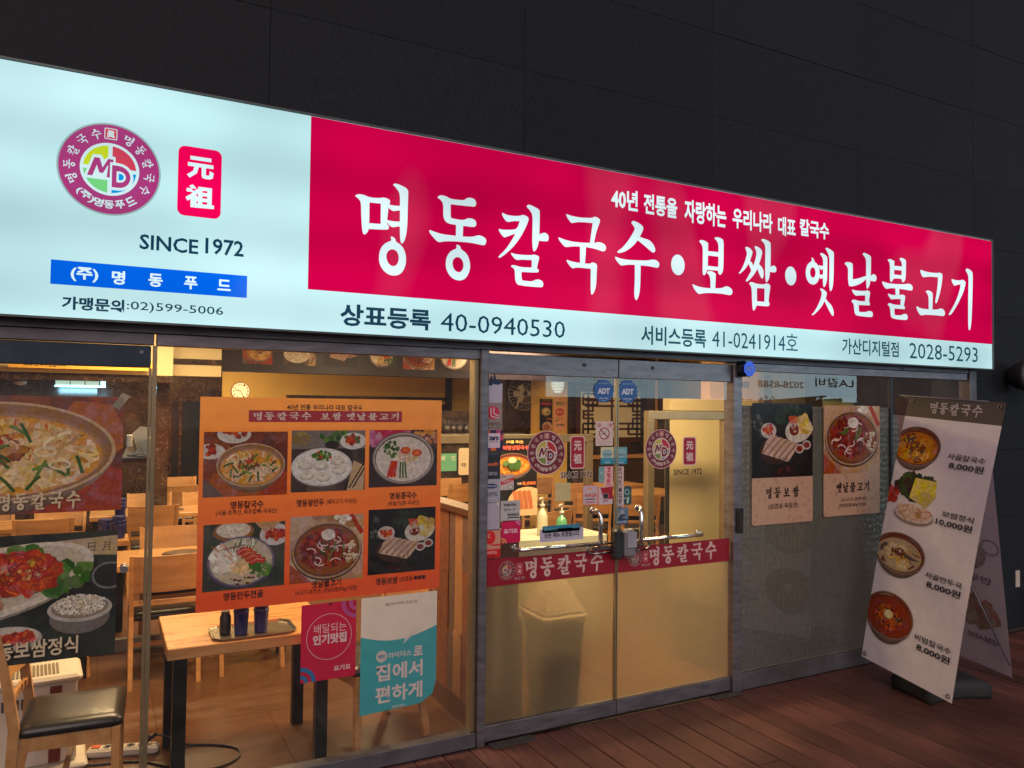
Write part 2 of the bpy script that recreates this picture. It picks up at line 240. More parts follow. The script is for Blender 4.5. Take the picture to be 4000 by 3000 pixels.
RAW = {
'명': (Z1, [
 [[(135,320),(150,298),(200,290),(260,300),(340,337),(490,350),(525,337),(580,345),(635,375),(640,400),(615,480),(598,640),(588,712),(620,750),(622,780),(600,806),(330,792),(315,840),(270,874),(248,860),(235,800),(222,600),(220,430),(200,370)],[(342,410),(505,428),(502,720),(337,708)]],
 [[(620,440),(700,457),(785,460),(785,525),(735,528),(690,538),(650,520),(616,484)]],
 [[(592,662),(680,683),(782,687),(780,757),(735,757),(690,770),(640,755),(590,695)]],
 [[(680,155),(695,140),(740,140),(860,195),(895,230),(900,270),(892,480),(888,700),(875,850),(850,950),(820,1000),(798,1000),(785,960),(778,850),(780,480),(780,290),(740,220)]],
 [[(645,905),(670,900),(715,935),(720,975),(780,1010),(835,1075),(865,1170),(868,1260),(850,1350),(800,1430),(740,1460),(670,1465),(600,1440),(530,1380),(485,1290),(476,1200),(490,1100),(530,1030),(590,985),(650,965),(655,940)],[(600,1120),(640,1087),(690,1085),(735,1115),(760,1170),(762,1240),(740,1300),(700,1328),(660,1325),(615,1290),(588,1230),(582,1170)]]]),
'동': (Z1, [
 [[(1320,340),(1335,315),(1380,305),(1440,320),(1520,362),(1640,375),(1705,378),(1745,345),(1800,342),(1850,360),(1875,400),(1878,440),(1860,468),(1830,472),(1510,437),(1508,600),(1520,638),(1690,668),(1745,640),(1800,637),(1850,655),(1878,690),(1878,740),(1850,768),(1690,747),(1585,733),(1490,718),(1440,690),(1410,640),(1402,560),(1405,440),(1375,380)]],
 [[(1587,725),(1690,742),(1683,915),(1585,900)]],
 [[(1200,810),(1215,808),(1290,838),(1400,870),(1585,890),(1683,902),(1835,905),(1900,880),(1960,892),(2010,925),(2025,965),(2010,1015),(1985,1028),(1940,1020),(1800,990),(1600,972),(1430,968),(1345,985),(1310,968),(1240,890),(1205,845)]],
 [[(1590,1025),(1605,1015),(1650,1045),(1657,1085),(1720,1125),(1765,1190),(1790,1290),(1788,1370),(1760,1455),(1710,1515),(1640,1537),(1560,1520),(1490,1460),(1445,1370),(1437,1290),(1450,1200),(1490,1130),(1540,1095),(1590,1075),(1597,1050)],[(1560,1215),(1600,1193),(1645,1205),(1680,1245),(1695,1300),(1690,1360),(1665,1400),(1630,1416),(1590,1405),(1550,1360),(1535,1300),(1540,1245)]]]),
'칼': (Z2, [
 [[(190,165),(200,165),(250,190),(330,202),(410,202),(440,188),(490,200),(520,230),(515,265),(480,350),(420,460),(350,560),(260,650),(175,715),(148,718),(145,700),(230,620),(300,520),(355,420),(290,442),(225,468),(205,460),(165,410),(150,380),(152,362),(200,372),(290,374),(375,365),(408,267),(330,265),(265,278),(240,268),(205,220),(190,185)]],
 [[(493,88),(500,68),(530,62),(580,85),(645,120),(657,150),(650,435),(680,415),(720,408),(755,430),(767,470),(760,505),(740,518),(645,508),(630,580),(605,628),(580,642),(568,610),(562,500),(567,280),(565,190),(540,140)]],
 [[(300,658),(310,658),(350,672),(440,683),(550,687),(580,677),(630,690),(648,710),(645,740),(630,790),(620,850),(640,862),(643,885),(628,903),(430,893),(430,960),(440,998),(560,1012),(600,988),(650,985),(685,1005),(700,1035),(695,1070),(675,1085),(400,1060),(365,1030),(350,980),(348,880),(335,850),(300,825),(310,808),(350,810),(430,835),(555,838),(557,748),(430,740),(370,748),(340,725),(305,680)]]]),
'국': (Z2, [
 [[(980,182),(990,180),(1050,203),(1160,222),(1300,228),(1325,210),(1370,220),(1400,250),(1395,285),(1370,350),(1345,430),(1325,535),(1275,532),(1290,420),(1308,290),(1200,280),(1110,278),(1055,292),(1035,280),(995,225)]],
 [[(882,470),(892,466),(960,495),(1060,520),(1180,532),(1270,535),(1325,535),(1385,523),(1440,540),(1472,575),(1472,615),(1450,640),(1420,636),(1330,605),(1225,585),(1130,578),(1050,578),(975,588),(950,570),(900,510)]],
 [[(1152,575),(1225,582),(1222,680),(1212,788),(1280,792),(1300,773),(1345,785),(1365,810),(1358,880),(1355,1000),(1345,1090),(1320,1155),(1298,1176),(1285,1150),(1283,1000),(1285,855),(1180,843),(1110,838),(1060,850),(1040,835),(1000,785),(985,750),(995,743),(1050,765),(1152,782)]]]),
'수': (Z2, [
 [[(1785,290),(1792,268),(1820,262),(1870,285),(1925,325),(1935,355),(1920,400),(1890,458),(1940,480),(2000,495),(2050,540),(2080,600),(2080,640),(2060,655),(2040,650),(1960,580),(1865,502),(1800,580),(1720,635),(1650,660),(1615,655),(1612,640),(1680,590),(1760,490),(1830,370),(1820,335)]],
 [[(1583,710),(1590,705),(1650,728),(1750,745),(1880,750),(1990,752),(2050,738),(2100,750),(2130,780),(2130,820),(2110,843),(2080,838),(1990,820),(1900,812),(1898,950),(1893,1100),(1875,1200),(1848,1243),(1828,1225),(1820,1150),(1828,1000),(1828,805),(1740,803),(1660,816),(1640,800),(1595,745)]]]),
'보': (Z3, [
 [[(480,235),(490,215),(520,212),(570,228),(608,260),(605,372),(757,388),(757,280),(740,235),(700,190),(705,175),(745,172),(800,190),(832,225),(830,400),(828,600),(815,680),(790,712),(768,712),(755,690),(750,655),(597,643),(580,690),(555,722),(535,715),(527,680),(530,500),(532,340),(520,285)],[(605,435),(757,453),(753,602),(602,585)]],
 [[(592,690),(598,668),(625,655),(680,670),(718,700),(715,800),(710,915),(642,912),(640,780),(625,720)]],
 [[(380,855),(388,848),(440,875),(530,898),(640,908),(710,910),(810,905),(850,882),(890,880),(935,905),(960,945),(955,985),(930,1008),(890,1003),(800,985),(650,975),(550,977),(480,992),(455,980),(405,920)]]]),
'쌈': (Z3, [
 [[(1140,320),(1160,310),(1205,325),(1245,370),(1248,400),(1210,512),(1240,540),(1258,590),(1230,655),(1190,555),(1150,620),(1095,675),(1060,700),(1050,685),(1080,650),(1125,560),(1165,430),(1165,390)]],
 [[(1275,310),(1295,298),(1340,320),(1380,360),(1387,400),(1370,470),(1340,560),(1380,600),(1405,650),(1408,720),(1395,770),(1375,765),(1350,720),(1318,630),(1270,710),(1200,790),(1160,815),(1150,795),(1190,730),(1230,650),(1265,570),(1300,450),(1305,390)]],
 [[(1370,215),(1385,197),(1420,200),(1500,240),(1510,290),(1505,605),(1530,583),(1565,582),(1590,615),(1590,660),(1570,682),(1497,672),(1490,750),(1470,805),(1445,825),(1432,790),(1427,600),(1432,400),(1430,300),(1410,255)]],
 [[(1195,835),(1215,818),(1255,822),(1305,845),(1415,853),(1445,835),(1490,850),(1505,880),(1490,980),(1475,1100),(1492,1120),(1490,1155),(1465,1170),(1305,1155),(1290,1200),(1265,1230),(1248,1215),(1240,1100),(1235,930),(1225,880)],[(1310,905),(1420,912),(1418,1103),(1310,1093)]]]),
'옛': (Z5, [
 [[(270,315),(285,308),(325,360),(330,400),(370,430),(410,480),(435,540),(445,620),(440,720),(420,800),(380,865),(330,893),(280,895),(220,865),(175,800),(145,700),(143,600),(165,500),(200,440),(245,405),(270,395),(275,360)],[(265,530),(300,520),(335,545),(355,600),(355,680),(330,740),(295,750),(255,720),(235,650),(240,580)]],
 [[(420,475),(470,490),(522,492),(522,555),(505,562),(485,580),(460,565),(425,510)]],
 [[(442,682),(520,682),(520,745),(500,755),(475,775),(455,765),(436,740)]],
 [[(455,240),(460,218),(490,210),(560,250),(610,295),(612,400),(608,600),(605,780),(590,860),(560,935),(540,952),(520,930),(513,800),(518,600),(520,370),(505,310)]],
 [[(568,115),(590,98),(625,108),(740,180),(752,220),(748,500),(742,800),(725,950),(700,1020),(680,1042),(662,1020),(648,900),(655,500),(652,290),(610,190)]],
 [[(450,990),(480,975),(540,1010),(595,1060),(598,1100),(575,1195),(620,1265),(690,1330),(730,1410),(750,1500),(740,1570),(715,1568),(670,1500),(600,1360),(547,1255),(500,1350),(420,1450),(330,1535),(285,1560),(270,1548),(330,1480),(410,1340),(470,1190),(490,1090),(480,1040)]]]),
'날': (Z4, [
 [[(333,310),(345,288),(385,285),(430,297),(443,325),(440,515),(510,505),(600,475),(630,470),(632,500),(560,565),(480,600),(405,612),(385,590),(378,480),(380,380),(365,340)]],
 [[(572,180),(585,162),(615,168),(680,205),(685,240),(680,470),(705,447),(735,448),(757,480),(755,525),(735,547),(675,533),(665,600),(635,645),(622,620),(618,480),(620,300),(615,240)]],
 [[(430,655),(438,650),(480,665),(600,672),(630,660),(665,672),(672,700),(655,810),(670,835),(665,862),(520,855),(522,935),(530,950),(620,950),(650,935),(695,940),(710,975),(705,1005),(690,1020),(500,1000),(465,970),(458,880),(450,840),(425,810),(435,785),(470,785),(520,803),(605,808),(608,730),(530,728),(485,735),(460,715),(435,675)]]]),
'불': (Z4, [
 [[(905,262),(920,245),(950,248),(995,275),(993,335),(1095,345),(1092,290),(1065,250),(1070,230),(1100,230),(1145,255),(1150,290),(1145,500),(1125,550),(1100,552),(1088,508),(985,500),(965,545),(945,550),(935,520),(937,300)],[(992,388),(1092,398),(1088,462),(990,450)]],
 [[(832,545),(842,543),(900,565),(1000,578),(1130,582),(1180,570),(1220,585),(1240,620),(1235,655),(1215,667),(1130,650),(1060,640),(1060,725),(1010,722),(1008,635),(940,632),(890,645),(865,625),(835,575)]],
 [[(910,710),(918,705),(960,722),(1060,728),(1090,716),(1130,725),(1140,750),(1120,865),(1135,885),(1130,912),(995,903),(995,980),(1005,992),(1090,993),(1120,972),(1160,978),(1173,1010),(1168,1045),(1145,1058),(980,1040),(945,1010),(940,920),(930,880),(905,850),(915,832),(950,835),(995,852),(1075,857),(1078,778),(1000,775),(955,785),(935,765),(912,725)]]]),
'고': (Z4, [
 [[(1340,390),(1348,388),(1400,410),(1480,425),(1560,432),(1600,425),(1632,445),(1635,480),(1620,600),(1595,720),(1560,830),(1545,835),(1535,815),(1555,700),(1570,600),(1575,488),(1450,478),(1380,490),(1360,470),(1340,420)]],
 [[(1410,680),(1425,662),(1460,665),(1500,690),(1505,720),(1500,930),(1450,930),(1450,760),(1435,710)]],
 [[(1285,880),(1295,873),(1340,900),(1450,915),(1500,918),(1570,915),(1610,900),(1650,915),(1670,960),(1660,995),(1635,1005),(1570,995),(1480,988),(1400,985),(1350,997),(1325,975),(1295,920)]]]),
'기': (Z4, [
 [[(1755,515),(1762,510),(1800,525),(1870,530),(1900,517),(1940,545),(1942,580),(1910,690),(1850,820),(1780,940),(1740,990),(1718,988),(1722,965),(1780,870),(1830,760),(1865,650),(1875,582),(1830,588),(1795,603),(1778,585),(1757,545)]],
 [[(1940,395),(1945,375),(1975,372),(2025,410),(2037,440),(2032,700),(2025,950),(2015,1120),(1998,1190),(1982,1185),(1975,1100),(1975,800),(1980,550),(1978,460)]]]),
}
for ch, ((ox, oy, sc), st) in RAW.items():
    L_ = loops_norm(ox, oy, sc, st); L_ = [[chaikin(lp) for lp in s_] for s_ in L_]
    xs = [p[0] for s_ in L_ for p in s_[0]]; ys = [p[1] for s_ in L_ for p in s_[0]]
    tris = []
    for s_ in L_:
        allp = [p for lp in s_ for p in lp]; T = tessellate_polygon([[Vector((x, y, 0)) for x, y in lp] for lp in s_])
        tris.append([[allp[i] for i in t] for t in T])
    BRUSH[ch] = dict(tris=tris, box=(min(xs), max(xs), min(ys), max(ys)))

class Art:
    """flat print: coloured shapes laid one over another in a frame, one mesh"""
    def __init__(s, fr, w=.0008, dw=1.4e-5, clip=None): s.fr = fr; s.w = w; s.dw = dw; s.v = []; s.f = []; s.c = []; s.clip = clip; s.T = None
    def _clip(s, P):
        if not s.clip: return P
        u0, v0, u1, v1 = s.clip
        for ax, lim, sg in ((0, u0, 1), (0, u1, -1), (1, v0, 1), (1, v1, -1)):
            o = []
            for i in range(len(P)):
                a, b = P[i - 1], P[i]; da, db = sg * (a[ax] - lim), sg * (b[ax] - lim)
                if (da >= 0) != (db >= 0):
                    t = da / (da - db); o.append((a[0] + (b[0] - a[0]) * t, a[1] + (b[1] - a[1]) * t))
                if db >= 0: o.append(b)
            P = o
            if len(P) < 3: return []
        return P
    def _add(s, P, c):
        P = s._clip(P)
        if len(P) < 3: return
        n = len(s.v); s.v += [tuple(s.fr(u, v, s.w)) for u, v in P]; s.f.append(tuple(range(n, n + len(P)))); s.c.append(c)
    def poly(s, P, c):
        s.w += s.dw; s._add(P, c if max(c) <= 1.0 and isinstance(c[0], float) else lin(c)); return s
    def rect(s, u0, v0, u1, v1, c): return s.poly([(u0, v0), (u1, v0), (u1, v1), (u0, v1)], c)
    def rrect(s, u0, v0, u1, v1, r, c):
        P = []
        for cx, cy_, a in ((u1 - r, v0 + r, -PI / 2), (u1 - r, v1 - r, 0), (u0 + r, v1 - r, PI / 2), (u0 + r, v0 + r, PI)):
            P += [(cx + r * math.cos(a + k * PI / 8), cy_ + r * math.sin(a + k * PI / 8)) for k in range(5)]
        return s.poly(P, c)
    def ell(s, cx, cy_, rx, ry, c, n=28, rot=0): return s.poly(ell(cx, cy_, rx, ry, n, rot), c)
    def ring(s, cx, cy_, rx, ry, t, c, n=36, a0=0, a1=2 * PI):
        s.w += s.dw; c = lin(c)
        for i in range(n):
            b0 = a0 + (a1 - a0) * i / n; b1 = a0 + (a1 - a0) * (i + 1) / n
            s._add([(cx + rx * math.cos(b0), cy_ + ry * math.sin(b0)), (cx + rx * math.cos(b1), cy_ + ry * math.sin(b1)), (cx + (rx - t) * math.cos(b1), cy_ + (ry - t) * math.sin(b1)), (cx + (rx - t) * math.cos(b0), cy_ + (ry - t) * math.sin(b0))], c)
        return s
    def stroke(s, pts, wd, c):
        s.w += s.dw; c = lin(c); n = len(pts); A = []; B = []
        for i, p in enumerate(pts):
            q0 = pts[max(i - 1, 0)]; q1 = pts[min(i + 1, n - 1)]; dx, dy = q1[0] - q0[0], q1[1] - q0[1]; l = math.hypot(dx, dy) or 1
            h = (wd if not isinstance(wd, list) else wd[i]) / 2
            A.append((p[0] - dy / l * h, p[1] + dx / l * h)); B.append((p[0] + dy / l * h, p[1] - dx / l * h))
        for i in range(n - 1): s._add([B[i], B[i + 1], A[i + 1], A[i]], c)
        return s
    def text(s, st, u0, u1, v0, v1, c, bold=0.0, rot=0):
        vs, fs, (a, b, d, e) = text_polys(st, bold); s.w += s.dw * 2; c = lin(c)
        cr, sr = math.cos(rot), math.sin(rot); mu, mv = (u0 + u1) / 2, (v0 + v1) / 2
        for f in fs:
            P = []
            for i in f:
                x = (vs[i][0] - a) / ((b - a) or 1) * (u1 - u0) + u0 - mu; y = (vs[i][1] - d) / ((e - d) or 1) * (v1 - v0) + v0 - mv
                P.append((mu + x * cr - y * sr, mv + x * sr + y * cr))
            s._add(P, c)
        return s
    def brush(s, word, u0, u1, v0, v1, c, gap=.22, rot=0, grow=0.0):
        c = lin(c); hs = [BRUSH[k]['box'] for k in word if k in BRUSH]
        H = max(h[3] - h[2] for h in hs); wid = [((BRUSH[k]['box'][1] - BRUSH[k]['box'][0]) if k in BRUSH else H * .35) for k in word]
        G = H * gap; tot = sum(wid) + G * (len(word) - 1); x = 0; cr, sr = math.cos(rot), math.sin(rot); mu, mv = (u0 + u1) / 2, (v0 + v1) / 2
        for k, w_ in zip(word, wid):
            if k in BRUSH:
                g = BRUSH[k]; b = g['box']; cz = (b[2] + b[3]) / 2
                for st, ox, oz in [(st_, a_ * grow, b_ * grow) for st_ in g['tris'] for a_, b_ in (((0, 0),) if not grow else ((-1, -1), (1, -1), (-1, 1), (1, 1)))]:
                    s.w += s.dw
                    for t in st:
                        P = []
                        for (px, pz) in t:
                            uu = u0 + (x + px - b[0]) / tot * (u1 - u0) - mu; vv = (v0 + v1) / 2 + (pz - cz) / H * (v1 - v0) - mv
                            P.append((mu + uu * cr - vv * sr + ox, mv + uu * sr + vv * cr + oz))
                        s._add(P, c)
            x += w_ + G
        return s
    def build(s, name, m, parent=None):
        me = bpy.data.meshes.new(name)
        # local origin at first vertex region for precision
        me.from_pydata(s.v, [], s.f); me.update()
        ca = me.color_attributes.new('Col', 'FLOAT_COLOR', 'CORNER'); arr = np.ones((len(me.loops), 4), dtype=np.float32)
        i = 0
        for f, c in zip(s.f, s.c):
            arr[i:i + len(f), :3] = c; i += len(f)
        ca.data.foreach_set('color', arr.ravel()); me.materials.append(m)
        o = bpy.data.objects.new(name, me); COL.objects.link(o)
        if parent is not None: o.parent = parent
        return o
def words(fr, st, u0, u1, v0, v1, col, parent, m, bold=0.0, w=.0012, rot=0):
    return Art(fr, w).text(st, u0, u1, v0, v1, col, bold, rot).build('lettering', m, parent)
def logo(fr, cu, cv, r, w, pal, parent, m, detail=True):
    a = Art(fr, w, 4e-5 if r > .1 else 2e-5)
    ringc, white, rim, yel, red, grn, blu = pal
    a.ell(cu, cv, r, r, rim, 56); a.ell(cu, cv, r * .965, r * .965, ringc, 56); a.ell(cu, cv, r * .57, r * .57, white, 44)
    q = r * .51; g = r * .04
    for a0, c in ((0, red), (PI / 2, yel), (PI, grn), (3 * PI / 2, blu)):
        sx = 1 if math.cos(a0 + .7) > 0 else -1; sy = 1 if math.sin(a0 + .7) > 0 else -1
        dy = r * (.02 if sx > 0 else .0)
        a.poly([(cu + sx * g, cv + sy * g)] + [(cu + max(g, abs(q * math.cos(t))) * sx, cv + max(g, abs(q * math.sin(t))) * sy) for t in (a0 + PI / 2 * k / 10 for k in range(11))], c)
    M_ = [(-.43, -.18), (-.30, .22), (-.2, .24), (-.12, .08), (.0, .24), (.05, .22), (.07, -.18), (-.07, -.18), (-.09, .02), (-.16, -.1), (-.21, -.1), (-.26, .02), (-.31, -.18)]
    def big(P, k, ox=0, oy=0): return [(cu + r * (x * k + ox), cv + r * (y * k + oy)) for x, y in P]
    mx = sum(p[0] for p in M_) / len(M_)
    hull = [(-.5, -.24), (-.33, .28), (-.17, .29), (-.11, .19), (-.01, .3), (.1, .28), (.13, -.24)]
    a.poly(big(hull, 1), white)
    for P in ([(-.43, -.18), (-.30, .22), (-.2, .22), (-.33, -.18)], [(-.3, .22), (-.2, .22), (-.13, -.02), (-.2, -.1)], [(-.2, -.1), (-.13, -.02), (.0, .24), (-.02, .1)], [(-.02, .22), (.06, .22), (.08, -.18), (-.06, -.18)], [(-.2, -.1), (-.13, -.1), (.02, .22), (-.04, .22)]): a.poly(big(P, 1), ringc)
    def dsh(x0, x1, y0, y1): return [(x0, y0), (x0, y1)] + [(x0 + (x1 - x0) * (.35 + .65 * math.cos(t)), (y0 + y1) / 2 + (y1 - y0) / 2 * math.sin(t)) for t in (PI / 2 - PI * k / 10 for k in range(11))]
    a.poly(big(dsh(.0, .46, -.44, .16), 1), white); a.poly(big(dsh(.04, .4, -.38, .1), 1), ringc); a.poly(big(dsh(.13, .31, -.26, -.02), 1), white); a.poly(big(dsh(.17, .27, -.21, -.07), 1), blu)
    if detail:
        R = r * .765; h = r * .2
        for k, ch in enumerate('명동칼국수'):
            for side in (0, 1):
                ang = math.radians((203 - 22.5 * k * 1.02) if side == 0 else (64 - 22.5 * k * 1.02)); x, y = cu + R * math.cos(ang), cv + R * math.sin(ang)
                a.brush(ch, x - h * .5, x + h * .5, y - h * .56, y + h * .56, white, rot=ang - PI / 2)
        for ch, dg in (('(주)', 234), ('명', 255), ('동', 270), ('푸', 286), ('드', 303)):
            ang = math.radians(dg); x, y = cu + R * math.cos(ang), cv + R * math.sin(ang); k = 1.0 if len(ch) > 1 else .5
            a.text(ch, x - h * k * .95, x + h * k * .95, y - h * .45, y + h * .45, white, .03, rot=ang + PI / 2)
        a.rrect(cu - h * .62, cv + R - h * .6, cu + h * .62, cv + R + h * .62, h * .15, white); a.rrect(cu - h * .54, cv + R - h * .52, cu + h * .54, cv + R + h * .54, h * .12, red)
        a.text('眞', cu - h * .4, cu + h * .4, cv + R - h * .42, cv + R + h * .42, white, .02)
    return a.build('logo', m, parent)
def seal(fr, u0, u1, v0, v1, w, red, white, rim, parent, m):
    a = Art(fr, w, 4e-5); rr = (u1 - u0) * .16; rnd = random.Random(3); t = (u1 - u0) * .07
    if rim: a.rrect(u0 - t, v0 - t, u1 + t, v1 + t, rr * 1.2, rim)
    a.rrect(u0, v0, u1, v1, rr, red)
    W_, H_ = u1 - u0, v1 - v0
    a.text('元', u0 + W_ * .2, u1 - W_ * .18, v0 + H_ * .55, v0 + H_ * .87, white, .045)
    a.text('祖', u0 + W_ * .18, u1 - W_ * .16, v0 + H_ * .13, v0 + H_ * .46, white, .045)
    return a.build('seal', m, parent)

def brush_parts(fr, word, u0, u1, v0, v1, col, gap, parent, m, w):
    H = max(BRUSH[k]['box'][3] - BRUSH[k]['box'][2] for k in word); wid = [BRUSH[k]['box'][1] - BRUSH[k]['box'][0] for k in word]; G = H * gap; tot = sum(wid) + G * (len(word) - 1); x = 0
    for k, w_ in zip(word, wid):
        b = BRUSH[k]['box']; h = (b[3] - b[2]) / H * (v1 - v0); mv = (v0 + v1) / 2; a0 = u0 + x / tot * (u1 - u0); a1 = u0 + (x + w_) / tot * (u1 - u0)
        Art(fr, w, 2e-5).brush(k, a0, a1, mv - h / 2, mv + h / 2, col, 0, grow=(v1 - v0) * .014).build('brush_letter', m, parent); x += w_ + G
# ------------------------------------------------------------------ printed food pictures (flat colour shapes)
def jit(c, k, rd): d = rd.uniform(-k, k); return tuple(max(0, min(255, v + d + rd.uniform(-k, k) * .35)) for v in c)
def blob(a, cx, cy_, r, c, rd, n=8, asp=1.0):
    t0 = rd.uniform(0, 6.3); a.poly([(cx + r * rd.uniform(.6, 1.15) * math.cos(t0 + 2 * PI * i / n), cy_ + r * asp * rd.uniform(.6, 1.15) * math.sin(t0 + 2 * PI * i / n)) for i in range(n)], c)
def inell(rd, cx, cy_, rx, ry, k=1.0):
    t = rd.uniform(0, 2 * PI); q = math.sqrt(rd.random()) * k; return cx + rx * q * math.cos(t), cy_ + ry * q * math.sin(t)
def bits(a, cx, cy_, rx, ry, n, r, cols, rd, j=14, asp=1.0):
    for _ in range(n):
        x, y = inell(rd, cx, cy_, rx, ry); blob(a, x, y, r * rd.uniform(.6, 1.3), jit(rd.choice(cols), j, rd), rd, 7, asp)
def noodles(a, cx, cy_, rx, ry, n, w, cols, rd, L=.8):
    for _ in range(n):
        x, y = inell(rd, cx, cy_, rx, ry, .86); r = rx * rd.uniform(.12, .4) * L; t0 = rd.uniform(0, 6.3); t1 = t0 + rd.uniform(1.2, 3.4); e = rd.uniform(.4, .9); ro = rd.uniform(0, 3)
        P = ell(x, y, r, r * e * ry / rx, 9, ro, t0, t1); P = [p for p in P if ((p[0] - cx) / rx) ** 2 + ((p[1] - cy_) / ry) ** 2 < 1]
        if len(P) > 2: a.stroke(P, w * rd.uniform(.8, 1.2), jit(rd.choice(cols), 14, rd))
def sticks(a, cx, cy_, rx, ry, n, l, w, cols, rd, ang=None):
    for _ in range(n):
        x, y = inell(rd, cx, cy_, rx, ry, .85); t = rd.uniform(0, PI) if ang is None else ang + rd.uniform(-.3, .3); h = l * rd.uniform(.6, 1.1) / 2
        a.stroke([(x - h * math.cos(t), y - h * math.sin(t)), (x, y + h * .12), (x + h * math.cos(t), y + h * math.sin(t))], w, jit(rd.choice(cols), 14, rd))
def backdrop(a, x0, y0, x1, y1, cols, rd, n=26, k=.22):
    a.rect(x0, y0, x1, y1, cols[0]); W_, H_ = x1 - x0, y1 - y0
    for i in range(n): blob(a, rd.uniform(x0, x1), rd.uniform(y0, y1), W_ * rd.uniform(.5, 1.1) * k, jit(rd.choice(cols), 7, rd), rd, 11)
def bowl(a, cx, cy_, rx, ry, rim, wall, body, soup, depth=.35):
    a.ell(cx, cy_ - ry * .12, rx * .97, ry * 1.0, body, 40)
    for k in range(6): a.ell(cx, cy_ - ry * depth * (1 - k / 6), rx * (.80 + .03 * k), ry * (.9 + .015 * k), tuple(v * (.72 + .05 * k) for v in body), 40)
    a.ell(cx, cy_, rx, ry, rim, 48); a.ell(cx, cy_, rx * .965, ry * .95, wall, 48)
    for k in range(4): a.ell(cx, cy_ - ry * (.05 + .012 * k), rx * (.93 - .012 * k), ry * (.87 - .015 * k), tuple(v + 8 * k for v in wall), 44)
    a.ell(cx, cy_ - ry * .1, rx * .88, ry * .8, soup, 44)
CREAM = [(238, 205, 150), (228, 190, 130), (245, 218, 172), (215, 172, 110)]; GRN = [(72, 110, 45), (52, 88, 38), (96, 132, 62)]; ORG = [(222, 120, 50), (205, 95, 40)]
MEAT = [(150, 92, 62), (122, 66, 48), (180, 122, 84)]; REDS = [(190, 52, 34), (160, 38, 26), (212, 78, 46)]; WHT = [(240, 232, 215), (228, 216, 195), (250, 244, 230)]
def d_kalguksu(a, x0, y0, x1, y1, rd, big=False, cx=None, cy_=None, rx=None, ry=None):
    W_, H_ = x1 - x0, y1 - y0; k = 3 if big else 1
    backdrop(a, x0, y0, x1, y1, [(136, 70, 50), (112, 56, 44), (176, 100, 66)], rd)
    a.poly([(x0 + W_ * .62, y0), (x1, y0), (x1, y0 + H_ * .35), (x0 + W_ * .9, y0 + H_ * .42)], (172, 70, 55)); a.poly([(x0, y0), (x0 + W_ * .25, y0), (x0, y0 + H_ * .3)], (112, 96, 90))
    if not big:
        for u, v_, r in ((.35, .96, .2), (.08, .7, .17)):
            a.ell(x0 + W_ * u, y0 + H_ * v_, W_ * r, H_ * r * .7, (220, 212, 200)); bits(a, x0 + W_ * u, y0 + H_ * (v_ + .02), W_ * r * .62, H_ * r * .4, 14, W_ * .035, REDS, rd)
    cx = cx or x0 + W_ * .56; cy_ = cy_ or y0 + H_ * .48; rx = rx or W_ * .41; ry = ry or H_ * .34
    bowl(a, cx, cy_, rx, ry, (210, 178, 142), (156, 112, 76), (154, 124, 100), (224, 158, 84))
    R, Q = rx * .84, ry * .76; cy_ -= ry * .1; nw = rx * (.03 if big else .055)
    noodles(a, cx, cy_, R, Q, 45 * k, nw * (1.4 if big else 1), CREAM, rd); bits(a, cx, cy_, R * .95, Q * .95, 40, R * .07, [(214, 150, 76), (226, 164, 90)], rd) if big else None; sticks(a, cx, cy_, R, Q, 10 * k, R * .24, nw * .9, ORG, rd); noodles(a, cx, cy_, R, Q, 50 * k, nw, CREAM, rd)
    sticks(a, cx, cy_, R, Q, 15 if not big else 18, R * (.34 if not big else .26), nw * 1.0, GRN, rd)
    for ux, uy in ((.45, .1), (.6, -.25), (-.5, .2)): a.ring(cx + R * ux, cy_ + Q * uy, R * .12, Q * .15, R * .03, (242, 220, 170), 16)
    bits(a, cx - R * .1, cy_ + Q * .15, R * .34, Q * .34, 60 * k, R * .05, MEAT, rd); bits(a, cx - R * .1, cy_ + Q * .22, R * .26, Q * .22, 16 * k, R * .05, [(226, 188, 140), (200, 150, 100)], rd)
    sticks(a, cx - R * .12, cy_ + Q * .1, R * .3, Q * .3, 5 * k, R * .2, nw * .8, GRN, rd)
    blob(a, cx - R * .08, cy_ + Q * .34, R * .12, (200, 40, 30), rd, 14, .75); blob(a, cx - R * .08, cy_ + Q * .33, R * .05, (232, 96, 66), rd, 8, .6)
